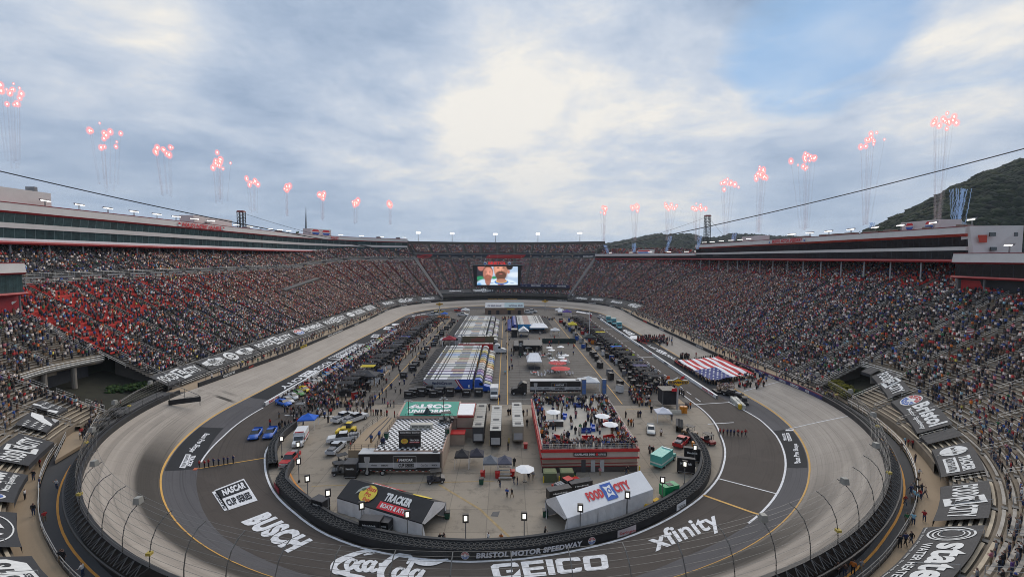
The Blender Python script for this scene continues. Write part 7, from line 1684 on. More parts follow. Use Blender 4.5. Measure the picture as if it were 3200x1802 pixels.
q=[F6(1462,1086,z),F6(1800,1086,z),F6(1850,835,z),F6(1520,835,z)]; R1b=thing('annex_building','tan annex with a plain white roof beside the green roof','building'); solid(R1b,'wall',q,0,z,mat('tan_stucco')); solid(R1b,'parapet',grow(q,.15),z-.35,z+.05,DRED); m=MB(); m.quad(*[v+up*.1 for v in grow(q,-.35)],WHT); m.build('roof',R1b)
m=MB(); m.box(((q[0].x+q[1].x)/2,q[0].y-.2,z*.45),((q[1]-q[0]).length,.06,.12),DRED); m.build('trim',R1b)
# checkered deck
z=4.3; R2=thing('victory_building','building with a black and white chequered roof deck and black railings','building')
q=[b2(1530,748,z),b2(2290,748,z),b2(2405,388,z),b2(1790,388,z)]; 
def wallq(r,q,z0,z1,m_,nm='wall'): return solid(r,nm,q,z0,z1,m_)
wallq(R2,grow(q,.1),0,z-.05,mat('tan_stucco')); solid(R2,'deck_edge',grow(q,.3),z-.45,z+.0,mat('parapet_pink'))
m=MB(); f=bil(*[v+up*.04 for v in q]); nx,ny=24,22
CK=[WHT,BLK]
for i in range(nx):
    for j in range(ny): m.add([f(i/nx,j/ny),f((i+1)/nx,j/ny),f((i+1)/nx,(j+1)/ny),f(i/nx,(j+1)/ny)],[(0,1,2,3)],CK[(i+j)%2])
m.build('chequered_deck',R2)
def railline(r,P,h=1.1,m_=BLK,nm='deck_railing',step=1.6,w=.04):
    m=MB()
    for a,b in zip(P,P[1:]):
        for k in (h,h*.66,h*.33): m.cyl(a+up*k,b+up*k,w*.7,m_,4,cap=False)
        n=max(1,int((b-a).length/step))
        for i in range(n+1): c=a.lerp(b,i/n); m.cyl(c,c+up*h,w,m_,4)
    return m.build(nm,r)
railline(R2,[q[3],q[0],q[1],q[2],q[3]])
SCN=thing('scoreboard','black framed screen showing fish emblem and TRACKER BOATS on the chequered deck','screen'); a,b=b2(1803,712,z),b2(2050,712,z); W_=(b-a).length
m=MB(); m.box(((a.x+b.x)/2,a.y,z),(W_,.4,2.3),BLK); m.box(((a.x+b.x)/2,a.y,z+2.3),(W_,.3,.25),mat('dark_steel',(.06,.06,.06),.6)); m.box(((a.x+b.x)/2,a.y,z+2.55),(W_,.35,.65),BLK); m.build('frame',SCN)
f=lambda x,y:Vector((a.x+W_*x,a.y-.22,z+2.0*y)); m=MB(); shape(m,ell(.26,.62,.16,.26),f,mat('logo_yellow')); f2=lambda x,y:Vector((a.x+W_*x,a.y-.24,z+2.0*y)); 
for i,t in enumerate(('Bass','Pro','Shops')): text(m,t,f2,mat('sign_red'),.18,.36,.72-.17*i,.84-.17*i,.02,.15)
text(m,'TRACKER',f2,TEXTW,.50,.93,.64,.80,.05); shape(m,rect(.48,.46,.95,.58,1),f2,mat('sign_red')); text(m,'BOATS & ATVs',lambda x,y:Vector((a.x+W_*x,a.y-.26,z+2.0*y)),TEXTW,.52,.92,.48,.56,.03)
text(m,'Bristol Motor Speedway',lambda x,y:Vector((a.x+W_*x,a.y-.19,z+2.62+.5*y)),TEXTW,.08,.96,.1,.9,.04); m.build('lettering',SCN)
r=thing('victory_bench','long white decorated platform on the chequered deck','stage'); a=b2(1935,495,z+.05); b=b2(2180,495,z+.05); m=MB(); m.box(((a.x+b.x)/2,a.y,z+.05),((b-a).length,1.2,.9),mat('cream_board',(.50,.47,.40),.7)); m.build('platform',r); m=MB(); text(m,'BRISTOL VICTORY LANE',lambda x,y:Vector((a.x+.4+((b-a).length-.8)*x,a.y-.62,z+.3+.45*y)),TEXTK,bold=.03); m.build('lettering',r)
p=b2(2340,430,z); place(CT,'black four wheeler parked at the back corner of the chequered deck',(p.x,p.y,z+.05),.3,'utility carts',(.03,.03,.03)); 
# curved tan ramp up to the deck
r=thing('ramp','curved tan ramp with tyre marks and black railings climbing to the chequered deck','ramp')
Lp=[b2(1225,760,0.1),b2(1330,640,.8),b2(1440,540,1.8),b2(1560,450,2.8),b2(1640,370,3.6)]; Rp=[b2(1540,748,z-.1),b2(1610,690,z-.1),b2(1660,590,z-.1),b2(1720,480,z-.1),b2(1770,385,z-.1)]
Lp=[b2(1225,745,3.0),b2(1330,610,3.2),b2(1440,500,3.4),b2(1560,420,3.6),b2(1640,365,3.8)]
m=MB(); P=[]
for a,b in zip(Lp,Rp): P+=[a,b]
m.add(P,[(2*i,2*i+1,2*i+3,2*i+2) for i in range(4)],TANC); P2=[]
for a in Lp: P2+=[a,Vector((a.x,a.y,0))]
m.add(P2,[(2*i,2*i+1,2*i+3,2*i+2) for i in range(4)],TANC); m.quad(Lp[0],Rp[0],Vector((Rp[0].x,Rp[0].y,0)),Vector((Lp[0].x,Lp[0].y,0)),TANC); m.build('deck',r)
railline(r,[Rp[0],Lp[0]]+Lp[1:]); 
m=MB()
for k in (.35,.6):
    for a,b,c_,d_ in zip(Lp[1:],Rp[1:],Lp[2:],Rp[2:]):
        A_=a.lerp(b,k)+up*.04; B_=c_.lerp(d_,k)+up*.04; d=(B_-A_).normalized(); n_=Vector((-d.y,d.x,0))*.12; m.quad(A_-n_,B_-n_,B_+n_,A_+n_,BLK)
m.build('tyre_marks',r)
# crowded roof deck building
z=4.15; R3=thing('hospitality_building','tan and red building whose roof deck is crowded with guests','building')
A=c3(1250,1000); B=c3(2322,985); Bk=c3(1135,170,z+.3); Bk2=c3(1965,150,z+.3); fq=[A,B,Vector((Bk2.x,Bk2.y,0)),Vector((Bk.x,Bk.y,0))]
DK=fq; yb=(Bk.y+Bk2.y)/2
solid(R3,'wall',fq,0,z-1.35,mat('tan_stucco')); solid(R3,'upper_wall',grow(fq,.15),z-1.35,z,mat('stucco_pale',(.46,.39,.34),.8)); solid(R3,'floor',grow(fq,-.1),z-.02,z+.06,mat('deck_tile',(.40,.37,.32),.8,var=.08))
sr=mat('signal_red',(.48,.02,.02),.45,var=.06)
m=MB()
def edgebox(a,b,z0,z1,t,m_,mb): 
    d=(b-a).normalized(); n_=Vector((d.y,-d.x,0))*t; mb.add([a-d*t+up*z0,b+d*t+up*z0,b+d*t+n_+up*z0,a-d*t+n_+up*z0,a-d*t+up*z1,b+d*t+up*z1,b+d*t+n_+up*z1,a-d*t+n_+up*z1],[(3,2,1,0),(4,5,6,7),(0,1,5,4),(1,2,6,5),(2,3,7,6),(3,0,4,7)],m_)
for a,b in ((A,B),(fq[3],A),(B,fq[2])): edgebox(a,b,z-.2,z+.3,.35,sr,m); edgebox(a,b,z-1.5,z-1.3,.35,sr,m); edgebox(a,b,z-2.5,z-2.4,.12,DRED,m); edgebox(a,b,1.1,1.2,.12,DRED,m)
m.build('red_trim',R3)
m=MB(); edgebox(A,B,0,1.05,.06,mat('brown_dado',(.06,.05,.045),.8),m); m.build('dado',R3)
railline(R3,[fq[3]+up*(z+.25),A+up*(z+.25),B+up*(z+.25),fq[2]+up*(z+.25)],1.0,SIL,'deck_railing',1.5,.04)
d=(B-A).normalized(); L3=(B-A).length
for k,w,m_,nm in ((.41,.045,DGR,'door'),(.51,.045,LGR,'door'),(.605,.045,LGR,'door')):
    c=A+d*L3*(k+w/2); mm=MB(); mm.box((c.x,c.y-.1,.05),(L3*w,.12,2.3),m_); mm.build(nm,R3)
mm=MB(); c=A+d*L3*.5; mm.box((c.x,c.y-.40,z-.95),(L3*.35,.06,.75),BLK); q_=mm.build('sign_panel',R3); mm=MB(); text(mm,'SUGARLANDS SHINE',lambda x,y:Vector((c.x-L3*.165+L3*.21*x,c.y-.45,z-.78+.42*y)),TEXTW,bold=.05); shape(mm,ell(.5,.5,.5,.5),lambda x,y:Vector((c.x+L3*.055+.5*x,c.y-.45,z-.82+.5*y)),mat('sign_red')); text(mm,'ROOFTOP DECK',lambda x,y:Vector((c.x+L3*.085+L3*.08*x,c.y-.45,z-.75+.36*y)),TEXTW,bold=.03); mm.build('lettering',q_)
# furniture on the deck
def dk(x,y): return c3(x,y,z+.06)
for i,(x,y,o_) in enumerate(((1375,430,1),(1930,480,1),(2020,580,1),(1255,560,0),(1222,470,0),(1235,260,0),(1508,270,0),(1622,260,0),(1782,260,0),(2120,570,0),(1990,380,0),(1680,640,0),(1465,330,0))):
    p=dk(x,y); place(UO if o_ else UC,f'{"open white" if o_ else "closed cream"} parasol on the crowded roof deck, {ORD[i]} listed from the left front',p,0,'patio parasols',scale=(1.05,1.05,1))
SF=thing('lounge_sofa','x','sofa'); m=MB(); m.box((0,0,0),(2.4,.9,.42),OBJC); m.build('seat',SF); m=MB(); m.box((0,.38,.42),(2.4,.2,.45),OBJC); m.build('backrest',SF); m=MB(); m.box((-1.1,0,.42),(.2,.9,.25),OBJC); m.build('armrest',SF); m=MB(); m.box((1.1,0,.42),(.2,.9,.25),OBJC); m.build('armrest',SF)
for x,y,rz,cl,lb in ((1735,545,0,(.01,.04,.22),'dark blue sofa at the centre of the roof deck'),(1825,510,1.4,(.01,.08,.45),'bright blue sofa set crosswise on the roof deck'),(1430,630,-.5,(.42,.01,.01),'red sofa at the left front of the roof deck'),(1770,635,0,(.42,.01,.01),'red sofa at the middle front of the roof deck'),(2010,625,.35,(.42,.01,.01),'red sofa at the right front of the roof deck'),(1500,380,1.3,(.01,.08,.45),'bright blue sofa left of the middle of the deck'),(1960,460,1.2,(.42,.01,.01),'red armchair sofa beside the right parasols'),(1660,255,0,(.01,.04,.22),'blue sofa at the back of the roof deck')):
    place(SF,lb,dk(x,y),rz,'lounge sofas on the roof deck',cl)
r=thing('bar_counter','dark bar counter under the left parasol on the roof deck','counter'); p=dk(1390,470); m=MB(); m.box(p,(3.6,1.1,1.1),mat('bar_dark',(.05,.04,.035),.6)); m.box((p.x,p.y,p.z+1.1),(3.8,1.3,.08),LGR); m.build('counter',r)
r=thing('planter_wall','brick red planter strip along the left of the roof deck','planter'); m=MB(); m.quad(dk(1215,290)+up*.03,dk(1280,290)+up*.03,dk(1290,410)+up*.03,dk(1235,410)+up*.03,mat('brick_red',(.18,.07,.05),.8)); m.build('bed',r)
# small things in front of it
r0=thing('transformer_box','x','cabinet'); m=MB(); m.box((0,0,0),(2.3,1.8,1.7),mat('box_olive',(.10,.12,.06),.7)); m.box((0,0,1.7),(2.4,1.9,.2),mat('box_olive_top',(.22,.24,.12),.7),taper=(.8,.7)); m.build('housing',r0)
place(r0,'olive green transformer box, left of two before the roof deck building',c3(1335,1085),0,'transformer boxes'); place(r0,'olive green transformer box, right of two before the roof deck building',c3(1525,1080),0,'transformer boxes')
bo=thing('bollard','x','bollard'); m=MB(); m.cyl((0,0,0),(0,0,1.15),.11,YLW,8); m.build('post',bo)
for i,(x,y) in enumerate(((1265,1115),(1442,1112),(1618,1105),(1255,992),(2352,992),(660,690),(872,665))): place(bo,f'yellow bollard, {ORD[i]} counted from the left front of the roof deck building',c3(x,y),0,'yellow bollards')
BR_,BG_=bin_(RED),bin_(mat('bin_green',(.01,.07,.04),.6))
for i,(x,y) in enumerate(((575,1050),(742,1060),(912,1040),(1060,725))): place(BR_,f'red wheeled bin, {ORD[i]} from the left beside the pop-up canopies',c3(x,y),0,'wheeled bins',scale=(1.2,1.2,1.1))
for i,p in enumerate((c3(560,1130),g6(935,600),e5(2200,620),b2(1660,610,4.4),b2(2350,560,4.4),c3(1605,1050))): place(BG_,['dark green wheeled bin left of the grey canopies','dark green wheeled bin at the open end of the white tent','dark green wheeled bin at the open end of the black tent','green bin on the left edge of the chequered deck','green bin on the right edge of the chequered deck','black bin beside the right transformer box'][i],p,0,'wheeled bins',scale=(1.2,1.2,1.1))
r=thing('bleacher_steps','small silver bleacher steps beside the grey canopies','steps'); 
for k in range(5): p=c3(830,1080); m=MB(); m.box((p.x,p.y+.7*k,.35+.35*k),(2.4,.4,.06),SIL); m.build('plank',r); m=MB(); m.box((p.x,p.y+.35+.7*k,.15+.35*k),(2.4,.25,.05),GRY); m.build('footboard',r)
r=thing('storage_shed','small shed with red roof against the chequered building','shed'); p=b2(2465,690); m=MB(); m.box((p.x,p.y+1.2,0),(3.0,2.4,2.3),mat('tan_stucco')); m.build('wall',r); m=MB(); m.box((p.x,p.y+1.2,2.3),(3.2,2.6,.2),sr); m.build('roof',r)
# far garage building
r=thing('garage_building','low brown garage building with sign panels along its roof at the far end','building'); A,B=C6(100,270),C6(885,270); W_=B.x-A.x; yF=A.y
m=MB(); m.box((A.x+W_/2,yF+5,0),(W_,10,4.6),mat('brown_brick',(.21,.14,.10),.85,var=.15)); m.build('wall',r)
m=MB(); m.add([(A.x,yF+.5,4.65),(B.x,yF+.5,4.65),(B.x,yF+8,7.6),(A.x,yF+8,7.6)],[(0,1,2,3)],mat('roof_panel_pale',(.5,.5,.5),.7)); m.add([(A.x+W_*.5,yF+.5,4.68),(B.x,yF+.5,4.68),(B.x,yF+8,7.63),(A.x+W_*.5,yF+8,7.63)],[(0,1,2,3)],mat('roof_panel_blue',(.30,.40,.42),.7)); m.add([(A.x,yF+8,7.6),(B.x,yF+8,7.6),(B.x,yF+10,4.6),(A.x,yF+10,4.6)],[(0,1,2,3)],GRY); m.build('roof',r)
for x,t,c in ((.0,'CUP SERIES GARAGE',NAVY),(.55,'NATIONAL SERIES',NAVY)): m=MB(); text(m,t,lambda a,b:Vector((A.x+W_*(x+.06)+W_*.36*a,yF+2+2.4*b,5.35+.95*b)),c,bold=.05); m.build('roof_lettering',r)
m=MB(); text(m,'GOODYEAR',lambda a,b:Vector((A.x+W_*.56+W_*.2*a,yF-.05,3.2+1.0*b)),YLW,bold=.05); m.build('wall_lettering',r)
for x in (.12,.33,.62,.88): m=MB(); m.box((A.x+W_*x,yF-.03,0),(2.2,.1,2.8),BLK); m.build('door',r)
# ---- pit lanes ----
PBX=pitbox(); n=0; g_=random.Random(11)
ccol={4:(.60,.46,.03),8:(.03,.03,.035),16:(.03,.05,.25)}
for i in range(33):
    y=130+i*4.9; c=ccol.get(i,(.022,.022,.026) if g_.random()<.85 else (.06,.06,.07)); place(PBX,f'{"yellow" if i==4 else "blue" if i==16 else "dark"} canopied pit box, {ORD[i]} from the near end of the left pit lane',(-46.5+g_.uniform(-.5,.5)+max(0,(y-255)*.06),y,0),g_.uniform(-.06,.06)+pi/2*0,'pit boxes',c,(1,1,.9+.2*g_.random()))
for i in range(33):
    y=136+i*4.8; c={10:(.02,.12,.50),3:(.10,.09,.17),17:(.5,.42,.03)}.get(i,(.022,.022,.026)); place(PBX,f'{"blue" if i==10 else "yellow" if i==17 else "purple" if i==3 else "dark"} canopied pit box, {ORD[i]} from the near end of the right pit lane',(45.2+g_.uniform(-.5,.5)-max(0,(y-255)*.04),y,0),pi+g_.uniform(-.06,.06),'pit boxes',c,(1,1,.9+.2*g_.random()))
EC=equipment(2.4,1.4,2.0,'TEAM'); EC2=equipment(1.4,1.0,1.9,'TOOL'); recol(EC,(.014,.014,.016)); recol(EC2,(.014,.014,.016))
TCC=[('black',(.014,.014,.016))]*7+[('red',(.35,.015,.015)),('blue',(.02,.08,.30)),('white',(.6,.6,.6)),('grey',(.15,.15,.16)),('silver',(.35,.35,.35)),('orange',(.5,.16,.02))]
def tcc(): return g_.choice(TCC)
k=0
for (x,y) in ((500,720),(590,700),(760,690),(1000,705),(1110,690),(1330,690),(1660,690),(1905,690),(900,650),(1150,640),(700,660)):
    p=F6(x,y); place(EC,f'black box cart in front of the blue lettered hauler, {ORD[k]} of the line',p,0,'black equipment carts',scale=(1,1,1+.15*(k%3))); k+=1
for i in range(16):
    y=150+i*9; place(EC,f'black box cart left of the haulers, {ORD[i]} from the near end',(-33.5+g_.uniform(-1.2,1.2),y+g_.uniform(-1,1),0),g_.uniform(-.1,.1),'black equipment carts',scale=(g_.uniform(.8,1.2),1,g_.uniform(.8,1.2)))
for i in range(38):
    y=127+i*4.4; cq=tcc(); place(EC2,f'{cq[0]} tool cart behind the left pit boxes, {ORD[i]} from the near end',(-42.3+g_.uniform(-1.5,1),y+g_.uniform(-1,1),0),g_.uniform(0,3),'tool carts of the pits',cq[1],scale=(1.1,1.1,g_.uniform(.7,1.2)))
for i in range(38):
    y=131+i*4.3; cq=tcc(); place(EC2,f'{cq[0]} tool cart behind the right pit boxes, {ORD[i]} from the near end',(40.5+g_.uniform(-1.2,1.4),y+g_.uniform(-1,1),0),g_.uniform(0,3),'tool carts of the pits',cq[1],scale=(1.1,1.1,g_.uniform(.7,1.2)))
for i in range(24):
    y=134+i*6.5; cq=tcc(); place(EC2,f'{cq[0]} tool cart in the right garage lane, {ORD[i]} from the near end',(34.5+g_.uniform(-1,1.),y+g_.uniform(-3,3),0),g_.uniform(0,3),'tool carts of the pits',cq[1],scale=(1.4,1.4,g_.uniform(.9,1.3)))
# race cars lined up on the left pit road
CR=car(); cc=[(.55,.55,.55),(.6,.6,.6),(.12,.30,.08),(.75,.55,.02),(.45,.05,.05),(.5,.5,.5),(.6,.55,.5),(.06,.06,.07),(.05,.25,.55),(.55,.08,.08),(.06,.20,.50),(.05,.10,.30),(.6,.6,.6),(.4,.06,.06),(.6,.6,.6),(.10,.45,.42),(.62,.35,.32),(.35,.35,.36),(.6,.6,.58),(.5,.5,.5),(.55,.55,.52),(.2,.5,.1),(.03,.1,.35),(.6,.6,.6)]
cn=['white','white','green','yellow','red','silver','white','black','blue','red','blue','navy','white','red','white','teal','pink','grey','white','silver','white','lime','blue','white']
for i in range(36):
    y=124.6+i*3.45; place(CR,f'{cn[i%24]} race car, {ORD[i]} from the near end of the line beside the pit wall',(-60.6+max(0,(y-190))*.012,y,.04),-.75,'race cars lined up on pit road',cc[i%24],(1.0,1.0,1.05))
# pit walls
def pwall(label,s0,s1,o,h,txts,cat='wall'):
    r=thing('pit_wall',label,cat); ss=srange(s0,s1,30); m=MB(); sweep(m,lambda s:[(o-.25,.02),(o-.25,h),(o+.25,h),(o+.25,.02)],ss,WHT); m.build('wall_body',r)
    m=MB(); sweep(m,lambda s:[(o+.26,.02),(o+.26,h-.05)],ss,BLK); m.build('black_side',r)
    tb=MB()
    for a,b,t in txts: f=lambda x,y:Vector((*ring(a+(b-a)*x,o-.28),.12+(h-.25)*y)); text(tb,t,f,mat('sign_red') if 'CITY' in t else NAVY,bold=.05)
    tb.build('lettering',r)
pwall('white pit wall beside the lined up race cars on the left',3.06,3.992,-18.2,.95,[(3.982,3.955,'FOOD CITY'),(3.9,3.87,'BRISTOL'),(3.80,3.77,'TRACKER')])
pwall('long white pit wall beside the big flag on the right',1.035,1.93,-18.05,.95,[(1.085,1.045,'FOOD CITY'),(1.27,1.25,'BRISTOL'),(1.45,1.42,'BUSCH'),(1.62,1.6,'TRACKER'),(1.37,1.35,'FOOD CITY')])
# white water barrels at the end of the right pit wall
wb=thing('water_barrel','x','barrel'); m=MB(); m.cyl((0,0,0),(0,0,1.0),.46,OBJC,12,.5); m.cyl((0,0,1.0),(0,0,1.1),.52,OBJC,12,.45); m.build('drum',wb)
k=0
for i in range(7):
    for j in range(2):
        a,b=E6(1850,1110),E6(2010,1270); p=a.lerp(b,i/6); d=(b-a).normalized(); n_=Vector((-d.y,d.x,0)); p=p+n_*(.95*j); last=i==6 and j==0
        place(wb,'yellow barrel at the tip of the barrel cluster' if last else 'white barrel in the cluster at the end of the right pit wall',(p.x,p.y,.04),0,None if last else 'white crash barrels',(.60,.40,.03) if last else (.55,.54,.48),(.95,.95,1.1)); k+=1
for i,(x,y) in enumerate(((840,1345),(905,1350))): place(wb,f'orange barrel, {ORD[i]} of two beside the fuel sign',E6(x,y),0,'orange barrels',(.60,.22,.02),(1.2,1.2,1.6))
for i,(x,y) in enumerate(((795,720),(820,790))): place(wb,f'orange barrel beside the red pickup on the right, {["upper","lower"][i]} one',c4(x,y),0,'orange barrels',(.6,.22,.02),(1.1,1.1,1.2))
jb=thing('water_barrier','x','barrier'); m=MB(); m.extr([(-.45,0),(-.45,.3),(-.2,.9),(.2,.9),(.45,.3),(.45,0)],-.9,.9,mat('barrier_cream',(.50,.46,.38),.7)); m.build('shell',jb)
for i in range(5): p=E6(530+i*62,1365); place(jb,f'cream plastic barrier, {ORD[i]} of the row below the fuel sign',p,pi/2,'cream plastic barriers',scale=(1,.62,1.15))
# fuel sign and booth
r=thing('fuel_sign','yellow diamond fuel sign lettered SUNOCO on a tall white pole','sign'); p=E6(748,1275); r.location=p
H_=6.2; m=MB(); m.cyl((0,0,0),(0,0,H_+.3),.28,LGR,8); m.build('pole',r)
D_=lambda a,b:Vector((a*3.0,-.35,H_+1.1+b*1.15)); m=MB(); n8=[(-1,0),(-.85,.42),(-.45,.42),(0,1.05),(.45,.42),(.85,.42),(1,0),(.85,-.42),(.45,-.42),(0,-1.05),(-.45,-.42),(-.85,-.42)]
m.prism(n8,[lambda a,b:(a*3.1,-.3,H_+1.1+b*1.2),lambda a,b:(a*3.1,.3,H_+1.1+b*1.2)],LGR); m.build('sign_body',r)
m=MB(); shape(m,[(a*.93,b*.9) for a,b in n8],D_,BLK); shape(m,[(-.62,0),(0,.88),(.62,0),(0,-.88)],lambda a,b:D_(a,b)-Vector((0,.02,0)),mat('fuel_yellow',(.75,.42,.02),.5)); shape(m,[(-.9,-.32),(-.9,.32),(.9,.32),(.9,-.32)],lambda a,b:D_(a,b)-Vector((0,.04,0)),mat('fuel_yellow2',(.75,.42,.02),.5)); text(m,'SUNOCO',lambda a,b:D_(-.86+1.72*a,-.24+.48*b)-Vector((0,.06,0)),mat('fuel_navy',(.01,.01,.04),.5),bold=.07,shear=.2)
m.add([(.35,-.38,H_+1.9),(1.3,-.38,H_+2.0),(1.75,-.38,H_+2.9),(.9,-.38,H_+2.7)],[(0,1,2,3)],mat('sign_red')); m.build('sign_face',r)
m=MB(); m.box((-1.0,-.3,H_-1.3),(1.3,.3,.8),mat('sign_red')); m.build('red_lamp',r)
r=thing('fuel_booth','tall black mesh booth beside the fuel sign','booth'); A,B=E6(455,1270),E6(735,1270); m=MB(); m.box(((A.x+B.x)/2,A.y+2,1.2),((B.x-A.x),4,3.6),CAN); m.box(((A.x+B.x)/2,A.y+2,4.8),((B.x-A.x)+.4,4.4,.2),BLK); m.build('canopy_box',r)
for x in (A.x,B.x): m=MB(); m.cyl((x,A.y,0),(x,A.y,4.8),.08,GRY,5); m.build('post',r)
# flagpole
r=thing('flagpole','white flagpole with a hanging striped flag in the right pit lane','flagpole'); p=C6(2200,760); r.location=p; H_=13.6; m=MB(); m.cyl((0,0,0),(0,0,H_),.14,WHT,8,.08); m.build('pole',r)
m=MB()
for k in range(7): m.add([(.1,0,H_-1-k*.55),(.1,0,H_-1.55-k*.55),(.9+.25*math.sin(k),.2*math.cos(k*2),H_-1.9-k*.6),(.8+.2*math.sin(k+1),.2*math.cos(k*2-2),H_-1.35-k*.6)],[(0,1,2,3)],RED if k%2 else (NAVY if k<3 else WHT))
m.build('flag',r)
# numbered pit signs on long poles
pc=[(1,'14',(.02,.02,.02),210,430),(2,'',(.65,.22,.02),305,500),(3,'',(.65,.12,.30),365,525),(4,'9',(.5,.5,.52),445,565),(5,'',(.62,.13,.02),510,605),(6,'',(.62,.11,.03),700,750),(7,'21',(.02,.35,.12),810,865),(8,'22',(.03,.38,.16),880,905),(9,'',(.68,.55,.02),1030,1000),(10,'',(.5,.6,.05),1155,1095),(11,'1',(.16,.16,.50),1300,1205),(12,'16',(.6,.6,.6),1455,1300),(13,'15',(.6,.6,.6),1600,1400)]
for i,(k,t,c,x,y) in enumerate(pc):
    p=D6(x,y,3.4); r=thing('pit_sign',f'numbered pit sign on a pole over the right pit road, {ORD[i]} from the far end',None or 'sign',(p.x,p.y,0),0,'pit signs on poles'); m=MB(); m.cyl((-2.4,0,1.2),(0,0,3.3),.03,GRY,4); m.build('pole',r)
    m=MB(); m.prism([(.62*math.cos(a*pi/4+.4),.62*math.sin(a*pi/4+.4)) for a in range(8)],[lambda a,b:(a,-.05,3.4+b),lambda a,b:(a,.05,3.4+b)],mat('pit_sign_%d'%i,c,.6,var=.05)); q=m.build('board',r)
    if t: m=MB(); text(m,t,lambda a,b:Vector((-.35+.7*a,-.07,3.1+.6*b)),WHT if c[0]<.4 else TEXTK,bold=.05); m.build('number',q)
p=E6(568,640,4); r=thing('pit_sign','bright orange pit sign held out above the pit crew near the fuel sign','sign',(p.x,p.y,0),0,'pit signs on poles'); m=MB(); m.box((0,0,3.6),(1.0,.1,.9),mat('pit_orange',(.65,.09,.02),.6)); m.build('board',r); m=MB(); m.cyl((-2.6,0,3.2),(0,0,4),.03,TAN,4); m.build('pole',r)
# jet dryers and white pickups on the far right track
JD=boxtruck(WHT,'dryer_truck',3.6,2.2)
for i,(x,y) in enumerate(((655,435),(765,480),(870,560))): p=GT(1800+x/6.44,940+y/6.44,.02); place(JD,f'teal and white dryer truck, {ORD[i]} of three behind the right pit wall',p,-pi/2-.15+pi*0,'dryer trucks',(.08,.34,.38),(1.25,1.15,1.3))
for i,(x,y) in enumerate(((480,345),(545,385))): p=GT(1800+x/6.44,940+y/6.44,.02); place(PK,f'white pickup, {ORD[i]} of two ahead of the dryer trucks',p,pi/2,None,(.6,.6,.6),(1.1,1.1,1.1))
# giant flag carried over the track
FL_=thing('giant_flag','giant striped and starred flag held over the track by a ring of people','flag')
zf=.95; q=[E6(1370,722),E6(2320,590),E6(1570,212),E6(700,312)]; q=[GT(*(lambda e:(2000+e[0]/6.44,1080+e[1]/6.44))(e),zf) for e in ((1370,712),(2320,580),(1570,218),(700,315))]
f0=bil(*q)
def ff(a,b,dz=0): 
    p=f0(a,b); p.z+=.20*math.sin(a*9+b*7)*math.sin(b*8-a*3)+.13*math.sin(a*21+b*5)+.15+dz; return p
# stripes run from the near union end to the far end: t along b, stripes across a
n=34
fr_,fw_=mat('flag_red',(.50,.015,.02),.75,var=.05),mat('flag_white',(.80,.80,.82),.75,var=.05); fb_=mat('flag_blue',(.015,.03,.18),.75,var=.08)
m=MB()
for k in range(13):
    for j in range(n):
        a0,a1=k/13,(k+1)/13; b0,b1=j/n,(j+1)/n
        for t in range(2):
            aa=a0+(a1-a0)*t/2; ab=a0+(a1-a0)*(t+1)/2
            if ab<=7/13+.001 and b1<=.475: continue
            m.add([ff(aa,b0),ff(ab,b0),ff(ab,b1),ff(aa,b1)],[(0,1,2,3)],fr_ if k%2==0 else fw_)
m.build('stripes',FL_)
m=MB(); N1=14
for i in range(N1):
    for j in range(N1): 
        A0,A1,B0,B1=i/N1*7/13,(i+1)/N1*7/13,j/N1*.4706,(j+1)/N1*.4706; m.add([ff(A0,B0),ff(A1,B0),ff(A1,B1),ff(A0,B1)],[(0,1,2,3)],fb_)
m.build('union',FL_); m=MB()
for j in range(9):
    for i in range(6 if j%2==0 else 5):
        ca=(.05+.09*i+(0 if j%2==0 else .045))*1.0; cb=.028+.0515*j
        m.add([ff(ca+(.026 if k%2==0 else .011)*math.sin(k*pi/5),cb+(.026 if k%2==0 else .011)*math.cos(k*pi/5)*.72,.12) for k in range(10)],[tuple(range(10))],fw_)
m.build('stars',FL_)
# dark stage truck where the singers stand
r=thing('podium','low black podium where singers stand in front of the big flag','stage'); p=GT(2000+1700/6.44,1080+930/6.44,0); m=MB(); m.box((p.x,p.y,p.z),(6,3.5,.5),BLK); m.build('platform',r)
p=GT(2000+1850/6.44,1080+1010/6.44,.02); place(PK,'black truck parked behind the right pit wall beside the singers',p,.6+pi/2,None,(.02,.02,.02))
# far clutter: service vehicles near the far turn
for i,(f_,x,y,c,lb) in enumerate(((B6,1300,310,(.55,.55,.55),'white truck at the far left end of the infield'),(B6,1370,290,(.5,.5,.5),'second white truck at the far left end of the infield'),(B6,1910,310,(.6,.6,.6),'white pickup left of the far garage building'),(C6,950,260,(.55,.55,.55),'white truck right of the far garage building'),(C6,1040,240,(.5,.5,.5),'pale truck with boxes right of the far garage building'),(B6,1440,250,(.65,.45,.03),'yellow truck under the yellow fuel flag'),(B6,1850,220,(.40,.03,.03),'red truck at the far end of the infield'),(B6,1520,360,(.6,.2,.05),'orange truck beside the row of red uniformed crew'))):
    p=f_(x,y); place(PK,lb,p,g_.uniform(-.4,.4)+(pi if i%2 else 0),None,c,(1.4,1.3,1.5))
for (f_,x,y,lb,rz) in ((B6,1440,190,'yellow diamond fuel sign at the far left end of the infield',0),(C6,1310,120,'yellow diamond fuel sign at the far right end of the infield',0)):
    p=f_(x,y+70); r=thing('fuel_sign',lb,'sign',p,.2); m=MB(); m.cyl((0,0,0),(0,0,6),.25,LGR,6); m.build('pole',r); m=MB(); m.prism(n8,[lambda a,b:(a*2.6,-.2,7.0+b*1.1),lambda a,b:(a*2.6,.2,7.0+b*1.1)],mat('fuel_yellow')); m.build('sign_body',r); m=MB(); text(m,'SUNOCO',lambda a,b:Vector((-2.1+4.2*a,-.25,6.7+.6*b)),mat('fuel_navy'),bold=.07); m.build('lettering',r)
